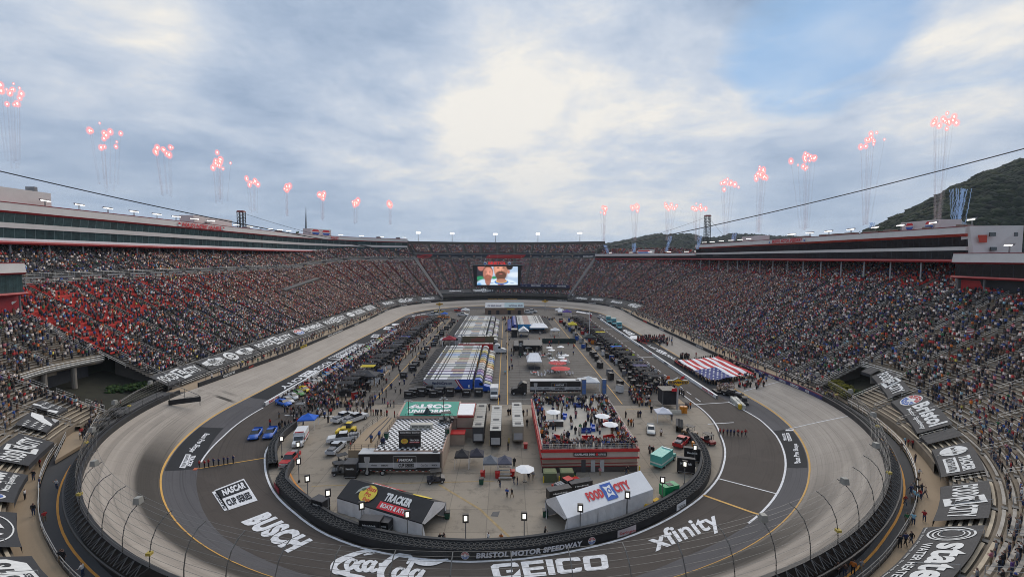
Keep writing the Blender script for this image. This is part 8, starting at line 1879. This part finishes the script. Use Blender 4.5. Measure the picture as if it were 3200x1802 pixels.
# black fence lines of the pits
for lb,x,y0,y1 in (('black railing along the left edge of the pit stalls',-38.6,124,150),('black railing along the right edge of the pit stalls',38.9,118,150)):
    r=thing('railing',lb,'railing'); railline(r,[Vector((x,y0,0)),Vector((x,y1,0))],1.1,BLK,'rails',2.2,.04)
# lamp posts before the green roof, scaffold tower, camera shelf in the stand, little flag in the crowd
for i,(x,y) in enumerate(((495,1110),(1203,1060))):
    p=F6(x,y,4.6); r=thing('lamp_post',f'black lamp post with four lamps before the green roof, {["left","right"][i]} one','lamp',(p.x,p.y,0)); m=MB(); m.cyl((0,0,0),(0,0,8.2),.09,BLK,6); m.build('pole',r)
    for dx,dz in ((-.7,.0),(.7,0),(-.35,.35),(.35,.35)): m=MB(); m.box((dx,0,8.0+dz),(.5,.25,.2),LGR); m.build('lamp',r)
p=b2(690,350); r=thing('scaffold_tower','grey scaffold tower with a ladder by the left pit entrance','scaffold',(p.x,p.y,0)); m=MB()
for a in (-1,1):
    for b in (-.7,.7): m.cyl((a,b,0),(a,b,4.2),.05,GRY,4)
for z in (1.2,2.4,3.6):
    for a,b,c,d in ((-1,-.7,1,-.7),(1,-.7,1,.7),(1,.7,-1,.7),(-1,.7,-1,-.7)): m.cyl((a,b,z),(c,d,z),.04,GRY,4); m.cyl((a,b,z-1.2),(c,d,z),.03,GRY,4)
m.build('frame',r); m=MB(); m.box((0,0,3.0),(2.2,1.6,.08),GRY); m.build('platform',r); m=MB()
for k in range(10): m.box((-1.2,0,.3+k*.38),(.05,.45,.04),GRY)
m.cyl((-1.2,-.22,0),(-1.2,-.22,4.2),.03,GRY,4); m.cyl((-1.2,.22,0),(-1.2,.22,4.2),.03,GRY,4); m.build('ladder',r)
s0,s1=sat(897,900,36),sat(1001,893,44); r=thing('camera_shelf','long narrow black platform set among the seats of the left stand','platform'); m=MB(); sweep(m,lambda s:[(37+(44-37)*(s0-s)/(s0-s1),zseat(s,38+(44-37)*(s0-s)/(s0-s1))+.4),(37+7*(s0-s)/(s0-s1),zseat(s,38+7*(s0-s)/(s0-s1))+1.5),(39.6+7*(s0-s)/(s0-s1),zseat(s,38+7*(s0-s)/(s0-s1))+2.2),(39.6+7*(s0-s)/(s0-s1),zseat(s,38+7*(s0-s)/(s0-s1))+.4)],srange(s1,s0,8),BLK,True,True); m.build('deck',r)
for u,v,lb in ((2228,1050,'small striped flag held up in the lower right stand'),(3030,1066,'small striped flag held up in the upper near right crowd')):
    h=hit(u,v,-1.5) if 0 else hit(u,v); x,y=ring(h[0],h[1]); z=h[2]+2.0; r=thing('hand_flag',lb,'flag',(x,y,z)); m=MB(); d=Vector((-y/100,x/100,0)).normalized()
    for k in range(7): m.add([(-1+.0*k,.0,.18*k),(1,.25,.18*k-.2),(1,.25,.18*k+.0-.02),(-1,0,.18*k+.18)],[(0,1,2,3)],RED if k%2==0 else WHT)
    m.build('cloth',r); m=MB(); m.cyl((-1,0,-1.2),(-1,0,1.4),.03,GRY,4); m.build('stick',r)
# ================= people =================
SKN=mat('skin',(.36,.20,.14),.6,var=.15); HAIR=mat('hair',(.035,.022,.014),.8,var=.3); SHOE=mat('shoes',(.10,.10,.10),.7,var=.2)
TROU=[mat('jeans',(.035,.055,.11),.85,var=.2,scale=6),mat('dark_trousers',(.015,.015,.018),.85,var=.2,scale=6),mat('khaki',(.24,.18,.11),.85,var=.15,scale=6)]
SHIRT=mat('shirt',objcol=True,rough=.85,var=.12,scale=5)
def human(pose,trou):
    "skeleton of joints with a radius each, grown into one skin; faces +y"
    V=[];E_=[];R=[];Tg=[]
    def a(p,r,t,par=None):
        V.append(p); R.append(r); Tg.append(t); 
        if par is not None: E_.append((par,len(V)-1))
        return len(V)-1
    lean={'stand':0,'rail':.10,'walk':.04}.get(pose,0)
    pel=a((0,0,.94),.145,'t'); w=a((0,lean*.3,1.08),.135,'s',pel); ch=a((0,lean,1.30),.165,'s',w); nk=a((0,lean+.01,1.47),.062,'k',ch); hd=a((0,lean+.03,1.60),.098,'k',nk); tp=a((0,lean+.015,1.70),.088,'h',hd); a((0,lean+.135,1.60),.018,'k',hd)
    a((.10,lean+.02,1.60),.02,'k',hd); a((-.10,lean+.02,1.60),.02,'k',hd)
    for sx in (-1,1):
        st=.16*sx if pose=='walk' else 0
        hp=a((sx*.10,0,.86),.10,'t',pel); kn=a((sx*.115,st+.03,.48),.068,'t',hp); an=a((sx*.12,st*1.6-.02,.09),.045,'t',kn); a((sx*.135,st*1.6+.13,.035),.042,'f',an)
        sh=a((sx*.20,lean,1.40),.068,'s',ch)
        if pose=='heart' and sx==1: el=a((.27,.12,1.16),.048,'s',sh); wr=a((.06,.23,1.28),.036,'k',el); fd=(-.8,.1,.3)
        elif pose=='folded' : el=a((sx*.27,.08,1.14),.048,'s',sh); wr=a((sx*.06,.24,1.12+.03*sx),.036,'k',el); fd=(-sx*.9,.1,.1)
        elif pose=='phone' and sx==1: el=a((.25,.18,1.20),.048,'s',sh); wr=a((.10,.33,1.42),.036,'k',el); fd=(-.2,.1,.9)
        elif pose=='rail': el=a((sx*.27,.18,1.15),.048,'s',sh); wr=a((sx*.22,.38,1.05),.036,'k',el); fd=(0,.9,-.3)
        elif pose=='walk': el=a((sx*.26,-st*.9,1.13),.048,'s',sh); wr=a((sx*.25,-st*1.3+.1,.90),.036,'k',el); fd=(0,.3,-.9)
        else: el=a((sx*.27,-.03,1.12),.048,'s',sh); wr=a((sx*.28,.05,.87),.036,'k',el); fd=(0,.25,-.95)
        W_=Vector(V[wr]); D=Vector(fd).normalized(); pm=a(tuple(W_+D*.06),.038,'k',wr); side=D.cross(Vector((sx,0,.01))); side=side.normalized() if side.length>.1 else Vector((0,0,1))
        Pm=Vector(V[pm])
        for k,ln in enumerate((.07,.08,.075,.06)):
            o=side*(.027-.018*k); b=a(tuple(Pm+D*.03+o),.0095,'k',pm); a(tuple(Pm+D*(.03+ln*.6)+o+Vector((0,.008,0))),.009,'k',b); a(tuple(Pm+D*(.03+ln)+o*1.05+Vector((0,.02,0))),.008,'k',len(V)-1)
        a(tuple(W_+D*.04+side*.05),.010,'k',pm); a(tuple(W_+D*.08+side*.065),.009,'k',len(V)-1)
    me=bpy.data.meshes.new('body'); me.from_pydata(V,E_,[]); o=bpy.data.objects.new('body',me); COL.objects.link(o)
    o.modifiers.new('skin','SKIN'); sv=me.skin_vertices[0].data
    for i,r in enumerate(R): sv[i].radius=(r*(1.25 if Tg[i] in 's' and i<4 else 1),r*(.80 if i in(1,2) else 1))
    sv[0].use_root=True
    sb=o.modifiers.new('sub','SUBSURF'); sb.levels=1; sb.render_levels=1
    dg=bpy.context.evaluated_depsgraph_get(); dg.update(); m2=bpy.data.meshes.new_from_object(o.evaluated_get(dg)); bpy.data.objects.remove(o)
    m2.materials.clear()
    mats=[SHIRT,TROU[trou],SKN,HAIR,SHOE]
    for m in mats: m2.materials.append(m)
    VV=np.array(V); idx={'s':0,'t':1,'k':2,'h':3,'f':4}
    for p in m2.polygons:
        c=np.array(p.center); i=int(np.argmin(((VV-c)**2).sum(1)-np.array(R)**2)); k=idx[Tg[i]]
        if Tg[i]=='k' and c[2]>1.55 and c[1]<lean-.005 and abs(c[0])<.12: k=3
        if Tg[i]=='t' and c[2]<.05: k=4
        p.material_index=k; p.use_smooth=True
    return m2
POSES=['stand','heart','folded','phone','rail','walk']
BODY={(p,t):human(p,t) for p in POSES for t in range(3)}
PAL=[((.012,.012,.014),.36,'black'),((.64,.62,.60),.14,'white'),((.20,.20,.21),.12,'grey'),((.02,.03,.10),.11,'navy'),((.36,.022,.022),.09,'red'),((.03,.09,.32),.04,'blue'),((.52,.15,.02),.03,'orange'),((.10,.06,.04),.05,'brown'),((.03,.14,.06),.02,'green'),((.40,.32,.24),.035,'tan'),((.50,.18,.22),.02,'pink'),((.25,.45,.55),.02,'light blue'),((.10,.04,.18),.012,'purple'),((.50,.45,.10),.005,'yellow')]
PW=np.array([p[1] for p in PAL]); PW=PW/PW.sum(); PC=np.array([p[0] for p in PAL]); TRC=np.array([(.035,.055,.11),(.015,.015,.018),(.24,.18,.11),(.10,.10,.11)])
# each record: x,y,z,facing angle,colour index,place
REC=[]
def vnoise(x,y):
    def h(i,j): return (math.sin(i*127.1+j*311.7)*43758.5453)%1
    i,j=math.floor(x),math.floor(y); a,b=x-i,y-j; a=a*a*(3-2*a); b=b*b*(3-2*b)
    return (h(i,j)*(1-a)+h(i+1,j)*a)*(1-b)+(h(i,j+1)*(1-a)+h(i+1,j+1)*a)*b
COVS=[(3.995,2.712),(.988,.655),(.345,.09)]
def covered(st,s,o):
    if st=='left' and s<3.999: return o<12.4 and not (2.95<s<2.972)
    if st=='far': return o<19 and (s<2.305 or s>2.525)
    if st=='right' and s>1.97: return o<12.2
    if st=='near':
        if .925<s<.992: return o<pw(s,[(.925,16),(.99,20)])
        if .655<s<.92: return o<OS(s)+pw(s,[(.655,5.4),(.75,6),(.8,5.4),(.86,6.4),(.93,8.5)])
        if .085<s<.35: return o<OS(s)+pw(s,[(.09,9),(.11,8),(.14,6.5),(.2,5.2),(.35,5.2)])
    return False
def dens(st,s,o,kd):
    n=vnoise(s*60+o*.02,o*.16)*.6+vnoise(s*150+5,o*.5)*.4
    if st=='left':
        if o>=58: return .62*(.55+.9*n)*(1 if s<3.6 else .75)
        if kd is RSEAT: q=pw(s,[(2.7,.93),(3.2,.9),(3.45,.74),(3.7,.56),(4,.42)])
        else: q=pw(s,[(2.7,.95),(3.6,.95),(4,.62)])
        return q*(1 if n>.42 else .35+1.3*n) if q<.9 else q
    if st=='right': return pw(s,[(1,.45),(1.08,.6),(1.2,.85),(1.35,.92),(2.3,.92)])*(.62 if o>55 else 1)*(.85+.25*n)
    if st=='far': return .9
    return pw(s,[(0,.42),(.1,.42),(.3,.42),(.4,.4),(.6,.4),(.7,.40),(.9,.42),(1,.5)])*(.35+1.1*n)
for st,s0,s1,o,kd in ROWS:
    if st=='near' and .36<s0<.62: continue
    L_={0:math.pi*(NR+o),1:183,2:math.pi*(FR+o),3:183}[int(s0)%4]; n=int((s1-s0)*L_/.57)
    for i in range(n):
        s=s0+(s1-s0)*(i+.5+random.uniform(-.25,.25))/n
        if random.random()>dens(st,s,o,kd) or covered(st,s,o): continue
        dd=OS(s)-OS((s0+s1)/2) if st=='near' else 0
        x,y=ring(s,o+dd+.18+random.uniform(-.06,.1)); xi,yi=ring(s,0)
        REC.append((x,y,seatz(st,s,o),math.atan2(yi-y,xi-x)+random.gauss(0,.18),-1,st,s,o))
def P_(x,y,z,ang,ci,place): REC.append((x,y,z,ang,ci,place,0,0))
R_=random.uniform
# pit lanes full of crews and guests
k=0
while k<2100:
    x=R_(-63.5,-40); y=124+170*random.random()**.9
    if abs(x+60.6-(max(0,y-190)*.012))<1.6 and random.random()<.85: continue
    if -48.3<x<-44.5 and random.random()<.8: continue
    if x>-51 and random.random()<.55: continue
    P_(x,y,.03,R_(0,6.28),-1,'pitl'); k+=1
for i in range(800):
    x=R_(40,50.8); y=R_(130,292); P_(x,y,.03,R_(0,6.28),0 if random.random()<.6 else -1,'pitr')
for i in range(150): P_(50.9+R_(-.6,.4),128+i*1.05,.03,0+R_(-.3,.3),0,'pitr')
for i in range(120): P_(R_(-3,31),R_(285,300),.03,R_(0,6.28),-1,'garage')
for i in range(40): P_(R_(2,30),R_(180,242),.03,R_(0,6.28),-1,'patio')
for i in range(22): P_(.9+R_(-1.5,1.2),R_(150,300),.03,R_(0,6.28),-1,'lane')
for i in range(110): P_(R_(-56,-36),R_(112,128),.03,R_(0,6.28),-1,'lane')
for i in range(60): P_(R_(-39,-28),R_(126,290),.03,R_(0,6.28),-1,'lane')
for i in range(26): P_(R_(-37,-30),R_(125,290),.03,R_(0,6.28),-1,'lane')
# row of red uniformed crew at the far left
for i in range(26): p=B6(955+i*10,372); P_(p.x,p.y,.03,-1.6,4,'farrow'); p=B6(960+i*10,352); P_(p.x,p.y,.03,-1.6,4,'farrow')
# officials in two rows on the pit road
OFF_=[]
for (x,y),ci in zip(((1435,1040),(1540,1037),(1622,1022),(1722,1002),(1825,992),(1928,974),(2008,962),(2118,950)),(4,4,4,3,3,3,3,3)):
    u,v=400+x/6.44,1300+y/6.44; p=GT(u,v,.02); P_(p.x,p.y,p.z,.9,ci,'offl')
for (x,y),ci in zip(((1088,578),(1127,580),(1172,585),(1210,586),(1248,588),(1292,590),(1335,592),(1378,594)),(4,4,3,3,3,4,4,4)):
    p=GT(1950+x/3.627,1200+y/3.627,.02); P_(p.x,p.y,p.z,2.0,ci,'offr')
# guests on the roof deck
dz=4.21; fq_=[(q.x,q.y) for q in DK]; fd=bil(*[Vector((q[0],q[1],dz)) for q in fq_])
for i in range(400):
    e=random.random()
    if e<.22: a,b=random.random(),R_(.02,.07)
    elif e<.40: a,b=R_(.02,.10),random.random()
    elif e<.66: a,b=R_(.86,.97),random.random()
    elif e<.82: a,b=random.random(),R_(.86,.97)
    else: a,b=R_(.1,.9),R_(.08,.9)
    p=fd(a,b); P_(p.x,p.y,p.z,R_(0,6.28) if e>.82 else pi/2*(1 if e>.66 else -1)+R_(-.5,.5),-1,'deck')
# hand placed people on the near apron
for f_,x,y,ci in ((c3,770,1172,0),(c3,928,1128,0),(c3,968,1142,0),(c3,850,1285,5),(c3,907,1285,0),(c3,1145,1082,2),(c3,1095,1095,0),(c3,932,925,0),(c3,862,745,0),(c3,1903,1035,10),(c3,2205,1030,0),(c3,2225,1025,0),(c3,865,350,0),(c3,888,345,0),(c3,1035,360,0),(c3,1078,350,3),(c3,1078,470,0),(c3,650,295,0),(c3,575,295,4),(c3,2467,780,2),(c3,2503,790,0),(c3,2195,380,0),(c3,2335,370,2),(c3,2360,370,3),(c3,2225,465,3),(c3,2258,470,6),(c3,2283,480,1),(c3,2485,320,0),(c3,765,185,3),(g6,930,850,0),(g6,278,915,1),(g6,430,925,6),(e5,2112,915,0),(e5,2158,915,0),(b2,1487,660,5),(b2,1580,620,5),(b2,1610,700,3),(b2,1632,700,3),(b2,1250,740,4),(b2,340,470,4),(b2,450,505,0),(b2,475,480,0),(b2,513,490,0),(b2,553,490,0),(b2,577,490,10),(b2,620,455,0),(b2,645,450,4),(b2,508,318,0),(b2,537,322,0),(b2,443,380,2),(b2,870,375,7),(b2,900,375,1),(b2,945,350,2),(b2,960,385,5),(b2,1000,435,0),(b2,1030,345,4),(b2,715,460,4),(b2,1373,325,1),(b2,1418,325,1),(b2,1485,350,0),(b2,1510,355,4),(b2,1540,350,0),(b2,1560,350,2),(b2,1600,355,0),(b2,1615,215,3),(b2,1640,215,0),(b2,1675,260,10),(b2,1705,255,2),(b2,1745,260,0),(b2,1475,235,0),(b2,1510,240,3),(b2,1665,360,4),(b2,1752,375,4),(c4,420,585,1),(c4,700,270,2),(c4,725,275,2),(c4,752,275,6),(c4,540,405,0),(c4,310,320,0),(c4,990,630,11),(c4,290,785,2),(c4,325,790,0),(c4,160,375,0),(c4,185,370,3),(c4,105,200,0),(c4,155,215,4),(c4,185,215,4),(c4,215,240,2),(c4,265,230,3),(c4,295,235,6)):
    p=f_(x,y,0 if not(f_ is b2 and y in(660,620,700,740)) else 3.9); P_(p.x,p.y,p.z+.03,R_(0,6.28),ci,'apron')
for i in range(70): p=c4(R_(60,300),R_(60,250)); P_(p.x,p.y,.03,R_(0,6.28),-1,'apron')
for i in range(30): p=b2(R_(800,1050),R_(160,310)); P_(p.x,p.y,.03,R_(0,6.28),-1,'apron')
# ring of flag bearers, the singers, the groups behind the flag
for a,b in zip(q4:=[GT(2000+x/6.44,1080+y/6.44,.02) for x,y in ((1372,770),(2335,630),(1570,240),(690,340))],q4[1:]+q4[:1]):
    n=int((b-a).length/.75)
    for i in range(n):
        p=a.lerp(b,(i+.5)/n); s,o=inv(p.x,p.y); P_(p.x,p.y,tz(s,o)+.02,R_(0,6.28),9 if random.random()<.4 else 0,'flag')
for i in range(80):
    p=GT(2000+R_(1560,1880)/6.44,1080+R_(860,960)/6.44,.02); P_(p.x,p.y,p.z+R_(0,.5),-1.7,9 if i%3 else 1,'choir')
for i in range(150):
    p=GT(1800+R_(1230,1780)/6.44,940+(R_(730,850)+0)/6.44,.02); P_(p.x,p.y,p.z,R_(0,6.28),4 if i%3==0 else 0,'group')
for i in range(40):
    p=GT(1800+R_(1650,1980)/6.44,940+R_(760,900)/6.44,.02); P_(p.x,p.y,p.z,R_(0,6.28),-1,'group')
for i in range(36): p=GT(2000+(810+180*random.random())/6.44,1080+R_(215,285)/6.44,.02); P_(p.x,p.y,p.z,R_(0,6.28),0,'group')
for i in range(40):
    p=GT(2000+R_(1950,2560)/6.44,1080+R_(620,880)/6.44,.02); P_(p.x,p.y,p.z,R_(0,6.28),-1,'group')
p=GT(2000+1128/6.44,1080+220/6.44,.02); P_(p.x,p.y,p.z,0,4,'group')
# walkways
for i in range(260): s=R_(2.72,3.99); x,y=ring(s,R_(58.6,59.6)); P_(x,y,zseat(s,58.3)+.36,R_(0,6.28),-1,'left_')
for i in range(170): s=R_(1.0,1.95); o=R_(1.6,6); x,y=ring(s,o); P_(x,y,rz_(s)-.15,R_(0,6.28),-1,'walk')
for i in range(190): s=R_(2.75,3.93); o=R_(1.4,6); x,y=ring(s,o); P_(x,y,rz_(s)-.15,R_(0,6.28),-1,'walk')
for i in range(34): s=R_(.965,.995); o=R_(1.5,6); x,y=ring(s,o); P_(x,y,rz_(s)+.05,R_(0,6.28),-1,'walk')
zz2=lambda x,y,f:(2800+x/3.64,f+y/3.64)
for (u,v),ci in (((2817,1409),7),((2860,1445),0),((2852,1400),4),((2838,1395),4),((2829,1392),11),((2872,1385),4),((2878,1418),2),((2870,1492),1),((2855,1560),11),((2864,1568),11),((2847,1545),3),((2878,1560),4),((2858,1535),2),((2866,1520),0),((2880,1540),0),((2850,1575),2),((2868,1545),0),((2890,1552),9),((2828,1577),4),((2888,1629),4),((2834,1638),8),((2854,1640),11),((2812,1712),0),((2830,1705),3),((2848,1700),0),((2592,1785),4),((2690,1790),2),((2665,1795),6),((2620,1795),7),((2640,1800),7)):
    z=rz_(.8)+.28; x,y,_=G(u,v,z); P_(x,y,z,R_(0,6.28),ci,'walkr')
for (u,v),ci in (((140,1631),4),((190,1760),0),((197,1760),0),((260,1800),1),((78,1560),1),((105,1610),0),((124,1523),3),((178,1528),1),((290,1370),0),((105,1500),0),((125,1460),4),((152,1410),6),((190,1360),4),((183,1372),0)):
    z=rz_(.2)+.28; x,y,_=G(u,v,z); P_(x,y,z,R_(0,6.28),ci,'walkl')
for (u,v) in ((298,1283),(306,1277),(318,1272),(300,1270),(250,1375),(262,1370),(266,1362),(270,1352),(275,1345),(255,1362),(280,1335),(285,1325),(290,1312)): x,y,_=G(u,v,5.4); P_(x,y,5.45,R_(0,6.28),-1,'ramp')
for (u,v),ci in (((377,1268),4),((333,1300),0),((285,1405),2)): x,y,_=G(u,v,4.1); P_(x,y,4.1,R_(0,6.28),ci,'road')
# ---- choose the 300 that show largest; the rest become one crowd ----
def proj(x,y,z):
    z=z-CAMZ; xr=x*math.cos(PSI)-y*math.sin(PSI); yr=x*math.sin(PSI)+y*math.cos(PSI); d=yr*math.cos(TH)-z*math.sin(TH); up_=yr*math.sin(TH)+z*math.cos(TH)
    return (CX+F*xr/d,CY-F*up_/d,d) if d>1 else (-1,-1,-1)
cand=[]
for i,r in enumerate(REC):
    if math.hypot(r[0],r[1])<135:
        u,v,d=proj(r[0],r[1],r[2]+.9)
        if 0<u<3200 and 0<v<1802: cand.append((d*(.80 if r[5] in ('offl','offr') else 1),i))
cand.sort(); pick=set(i for _,i in cand[:300])
PLN={'offl':'in the row of officials on the left pit road','offr':'in the row of officials on the right pit road','deck':'on the crowded roof deck','apron':'on the concrete apron of the infield','walkr':'on the right walkway by the service road','walkl':'on the left walkway by the service road','road':'on the service road','ramp':'on the tan ramp by the left gateway','walk':'on the walkway behind the track wall','pitl':'in the left pit lane','pitr':'in the right pit lane','flag':'holding the giant flag','choir':'among the singers','group':'near the giant flag'}
def where(r):
    st,s,o=r[5],r[6],r[7]
    if st in PLN: return PLN[st]
    row=ORD[min(int((o-OS(s))/PITCH),39)] if st=='near' else 'a high'
    if s>.93: return f'in the {row} row above the upper FOOD CITY cover at right'
    if s>.86: return f'in the {row} row above the Bristol cover'
    if s>.785: return f'in the {row} row above the oval TRACKER cover'
    if s>.728: return f'in the {row} row above the lower FOOD CITY cover'
    if s>.5: return f'in the {row} row above the ringed state cover'
    if s<.12: return f'in the {row} row above the starred covers'
    return f'in the {row} row at the left edge'
g_=random.Random(21); tn=['jeans','black trousers','khaki trousers']; pn={'stand':'standing','heart':'hand on heart','folded':'arms folded','phone':'phone raised','rail':'leaning forward','walk':'walking'}
for i in sorted(pick):
    r=REC[i]; ci=r[4] if r[4]>=0 else int(g_.choices(range(len(PAL)),PW)[0]); off=r[5] in('offl','offr')
    po='heart' if off and g_.random()<.6 else g_.choice(['stand','stand','heart','folded','phone','rail','walk']) if r[5] not in ('near','left') else g_.choice(['stand','stand','stand','heart','folded','phone'])
    t=1 if off else g_.choice([0,0,1,2]); o=bpy.data.objects.new('person',BODY[(po,t)]); COL.objects.link(o); o.location=(r[0],r[1],r[2]); o.rotation_euler=(0,0,r[3]-pi/2); h=g_.uniform(.93,1.06); o.scale=(h*1.08,h*1.08,h); o.color=(*PAL[ci][0],1)
    tag(o,' '.join(f'{pn[po]} person, {PAL[ci][2]} top, {tn[t]}, {where(r)}'.replace('trousers','').split()[:16]),'person','spectators and crew')
# ---- crowd mesh ----
def boxv(cx,cy,z0,z1,wx,wy,tx=1,ty=1):
    return [(cx+sx*wx/2*k,cy+sy*wy/2*l,z) for z,k,l in ((z0,1,1),(z1,tx,ty)) for sx,sy in ((-1,-1),(1,-1),(1,1),(-1,1))]
SID=[(0,1,5,4),(1,2,6,5),(2,3,7,6),(3,0,4,7)]; TOP=[(4,5,6,7)]
def lod(parts):
    V=[];Fc=[];Cc=[]
    for vs,fs,c in parts: k=len(V); V+=vs; Fc+=[tuple(a+k for a in f) for f in fs]; Cc+=[c]*len(fs)
    return np.array(V),np.array(Fc),np.array(Cc)
# facing +x ; colour slots 0 shirt 1 trousers 2 skin 3 hair
HD=lambda: (boxv(.01,0,1.47,1.60,.15,.14,1.25,1.15),SID,2); HT=lambda:(boxv(0,0,1.60,1.74,.20,.18,.6,.6),SID+TOP,3)
LOD1=lod([(boxv(0,.10,.0,.88,.15,.15,1.1,1.1),SID,1),(boxv(0,-.10,.0,.88,.15,.15,1.1,1.1),SID,1),(boxv(0,0,.86,1.46,.21,.34,1.05,1.2),SID+TOP,0),(boxv(.03,.24,.95,1.42,.10,.10,1.1,1),SID,0),(boxv(.03,-.24,.95,1.42,.10,.10,1.1,1),SID,0),(boxv(.05,.25,.78,.95,.09,.09),SID,2),(boxv(.05,-.25,.78,.95,.09,.09),SID,2),HD(),HT()])
LOD2=lod([(boxv(0,0,.0,.88,.2,.32),SID,1),(boxv(0,0,.86,1.46,.24,.46,1.,1.),SID+TOP,0),HD(),HT()])
LOD3=lod([(boxv(0,0,.3,.88,.2,.32),[SID[1],SID[3],SID[2]],1),(boxv(0,0,.86,1.46,.24,.46),[SID[1],SID[2],SID[3],TOP[0]],0),(boxv(0,0,1.46,1.72,.19,.18,.9,.9),SID+TOP,2)])
rest=[i for i in range(len(REC)) if i not in pick]
A=np.array([REC[i][:5] for i in rest]); D_=np.hypot(A[:,0],A[:,1]); n=len(A)
ci=A[:,4].astype(int); rc=rng.choice(len(PAL),n,p=PW); ci=np.where(ci<0,rc,ci)
shirt=PC[ci]*rng.uniform(.45,1.2,(n,1)); tro=TRC[rng.integers(0,4,n)]*rng.uniform(.4,.9,(n,1)); skin_=np.array((.30,.165,.115))*rng.uniform(.4,1.1,(n,1))
hc=np.array([(.03,.02,.013),(.10,.06,.03),(.015,.015,.015),(.55,.55,.55),(.35,.03,.03),(.04,.06,.25)]); hair=hc[rng.choice(6,n,p=[.34,.2,.2,.14,.06,.06])]
sl_=np.stack([shirt,tro,skin_,hair],1); sz=rng.uniform(.93,1.06,n)
Vs=[];Fs=[];Cs=[];base=0
for lo,hi,(V,Fc,Cc) in ((0,150,LOD1),(150,235,LOD2),(235,9999,LOD3)):
    m_=np.where((D_>=lo)&(D_<hi))[0]
    if not len(m_): continue
    c,s_=np.cos(A[m_,3]),np.sin(A[m_,3]); v=V[None]*sz[m_,None,None]*np.array([1.12,1.12,1]) 
    X=v[:,:,0]*c[:,None]-v[:,:,1]*s_[:,None]+A[m_,0,None]; Y=v[:,:,0]*s_[:,None]+v[:,:,1]*c[:,None]+A[m_,1,None]; Z=v[:,:,2]+A[m_,2,None]
    Vs.append(np.stack([X,Y,Z],2).reshape(-1,3)); Fs.append((Fc[None]+(np.arange(len(m_))*len(V))[:,None,None]).reshape(-1,4)+base); Cs.append(sl_[m_][:,Cc].reshape(-1,3)); base+=len(m_)*len(V)
V=np.concatenate(Vs);Fc=np.concatenate(Fs);Cc=np.concatenate(Cs)*np.array([1.12,1.0,.93])
me=bpy.data.meshes.new('crowd'); me.vertices.add(len(V)); me.vertices.foreach_set('co',V.astype(np.float32).ravel()); me.loops.add(Fc.size); me.loops.foreach_set('vertex_index',Fc.astype(np.int32).ravel()); me.polygons.add(len(Fc)); me.polygons.foreach_set('loop_start',np.arange(0,Fc.size,4,dtype=np.int32)); me.polygons.foreach_set('loop_total',np.full(len(Fc),4,dtype=np.int32)); me.update(calc_edges=True)
at=me.attributes.new('col','FLOAT_COLOR','FACE'); at.data.foreach_set('color',np.c_[Cc,np.ones(len(Cc))].astype(np.float32).ravel()); me.materials.append(mat('crowd_clothing',attr='col',rough=.85,var=0))
o=bpy.data.objects.new('crowd',me); COL.objects.link(o); tag(o,'dense crowd of standing spectators filling the stands and the pit lanes','crowd',None,'stuff')
print('PEOPLE',len(REC),'faces',len(Fc))
# ---------------- air ----------------
hm=bpy.data.materials.new('haze'); hm.use_nodes=True; t=hm.node_tree; t.nodes.clear(); o=t.nodes.new('ShaderNodeOutputMaterial'); v=t.nodes.new('ShaderNodeVolumePrincipled')
v.inputs['Color'].default_value=(.80,.88,1,1); v.inputs['Density'].default_value=.00008; v.inputs['Anisotropy'].default_value=.2; t.links.new(v.outputs[0],o.inputs['Volume'])
mb=MB(); mb.box((0,1100,-2.4),(7000,4400,620),hm); o=mb.build('haze'); o['kind']='stuff'; o['label']='thin pale haze filling the air over the speedway and hills'; o['category']='haze'
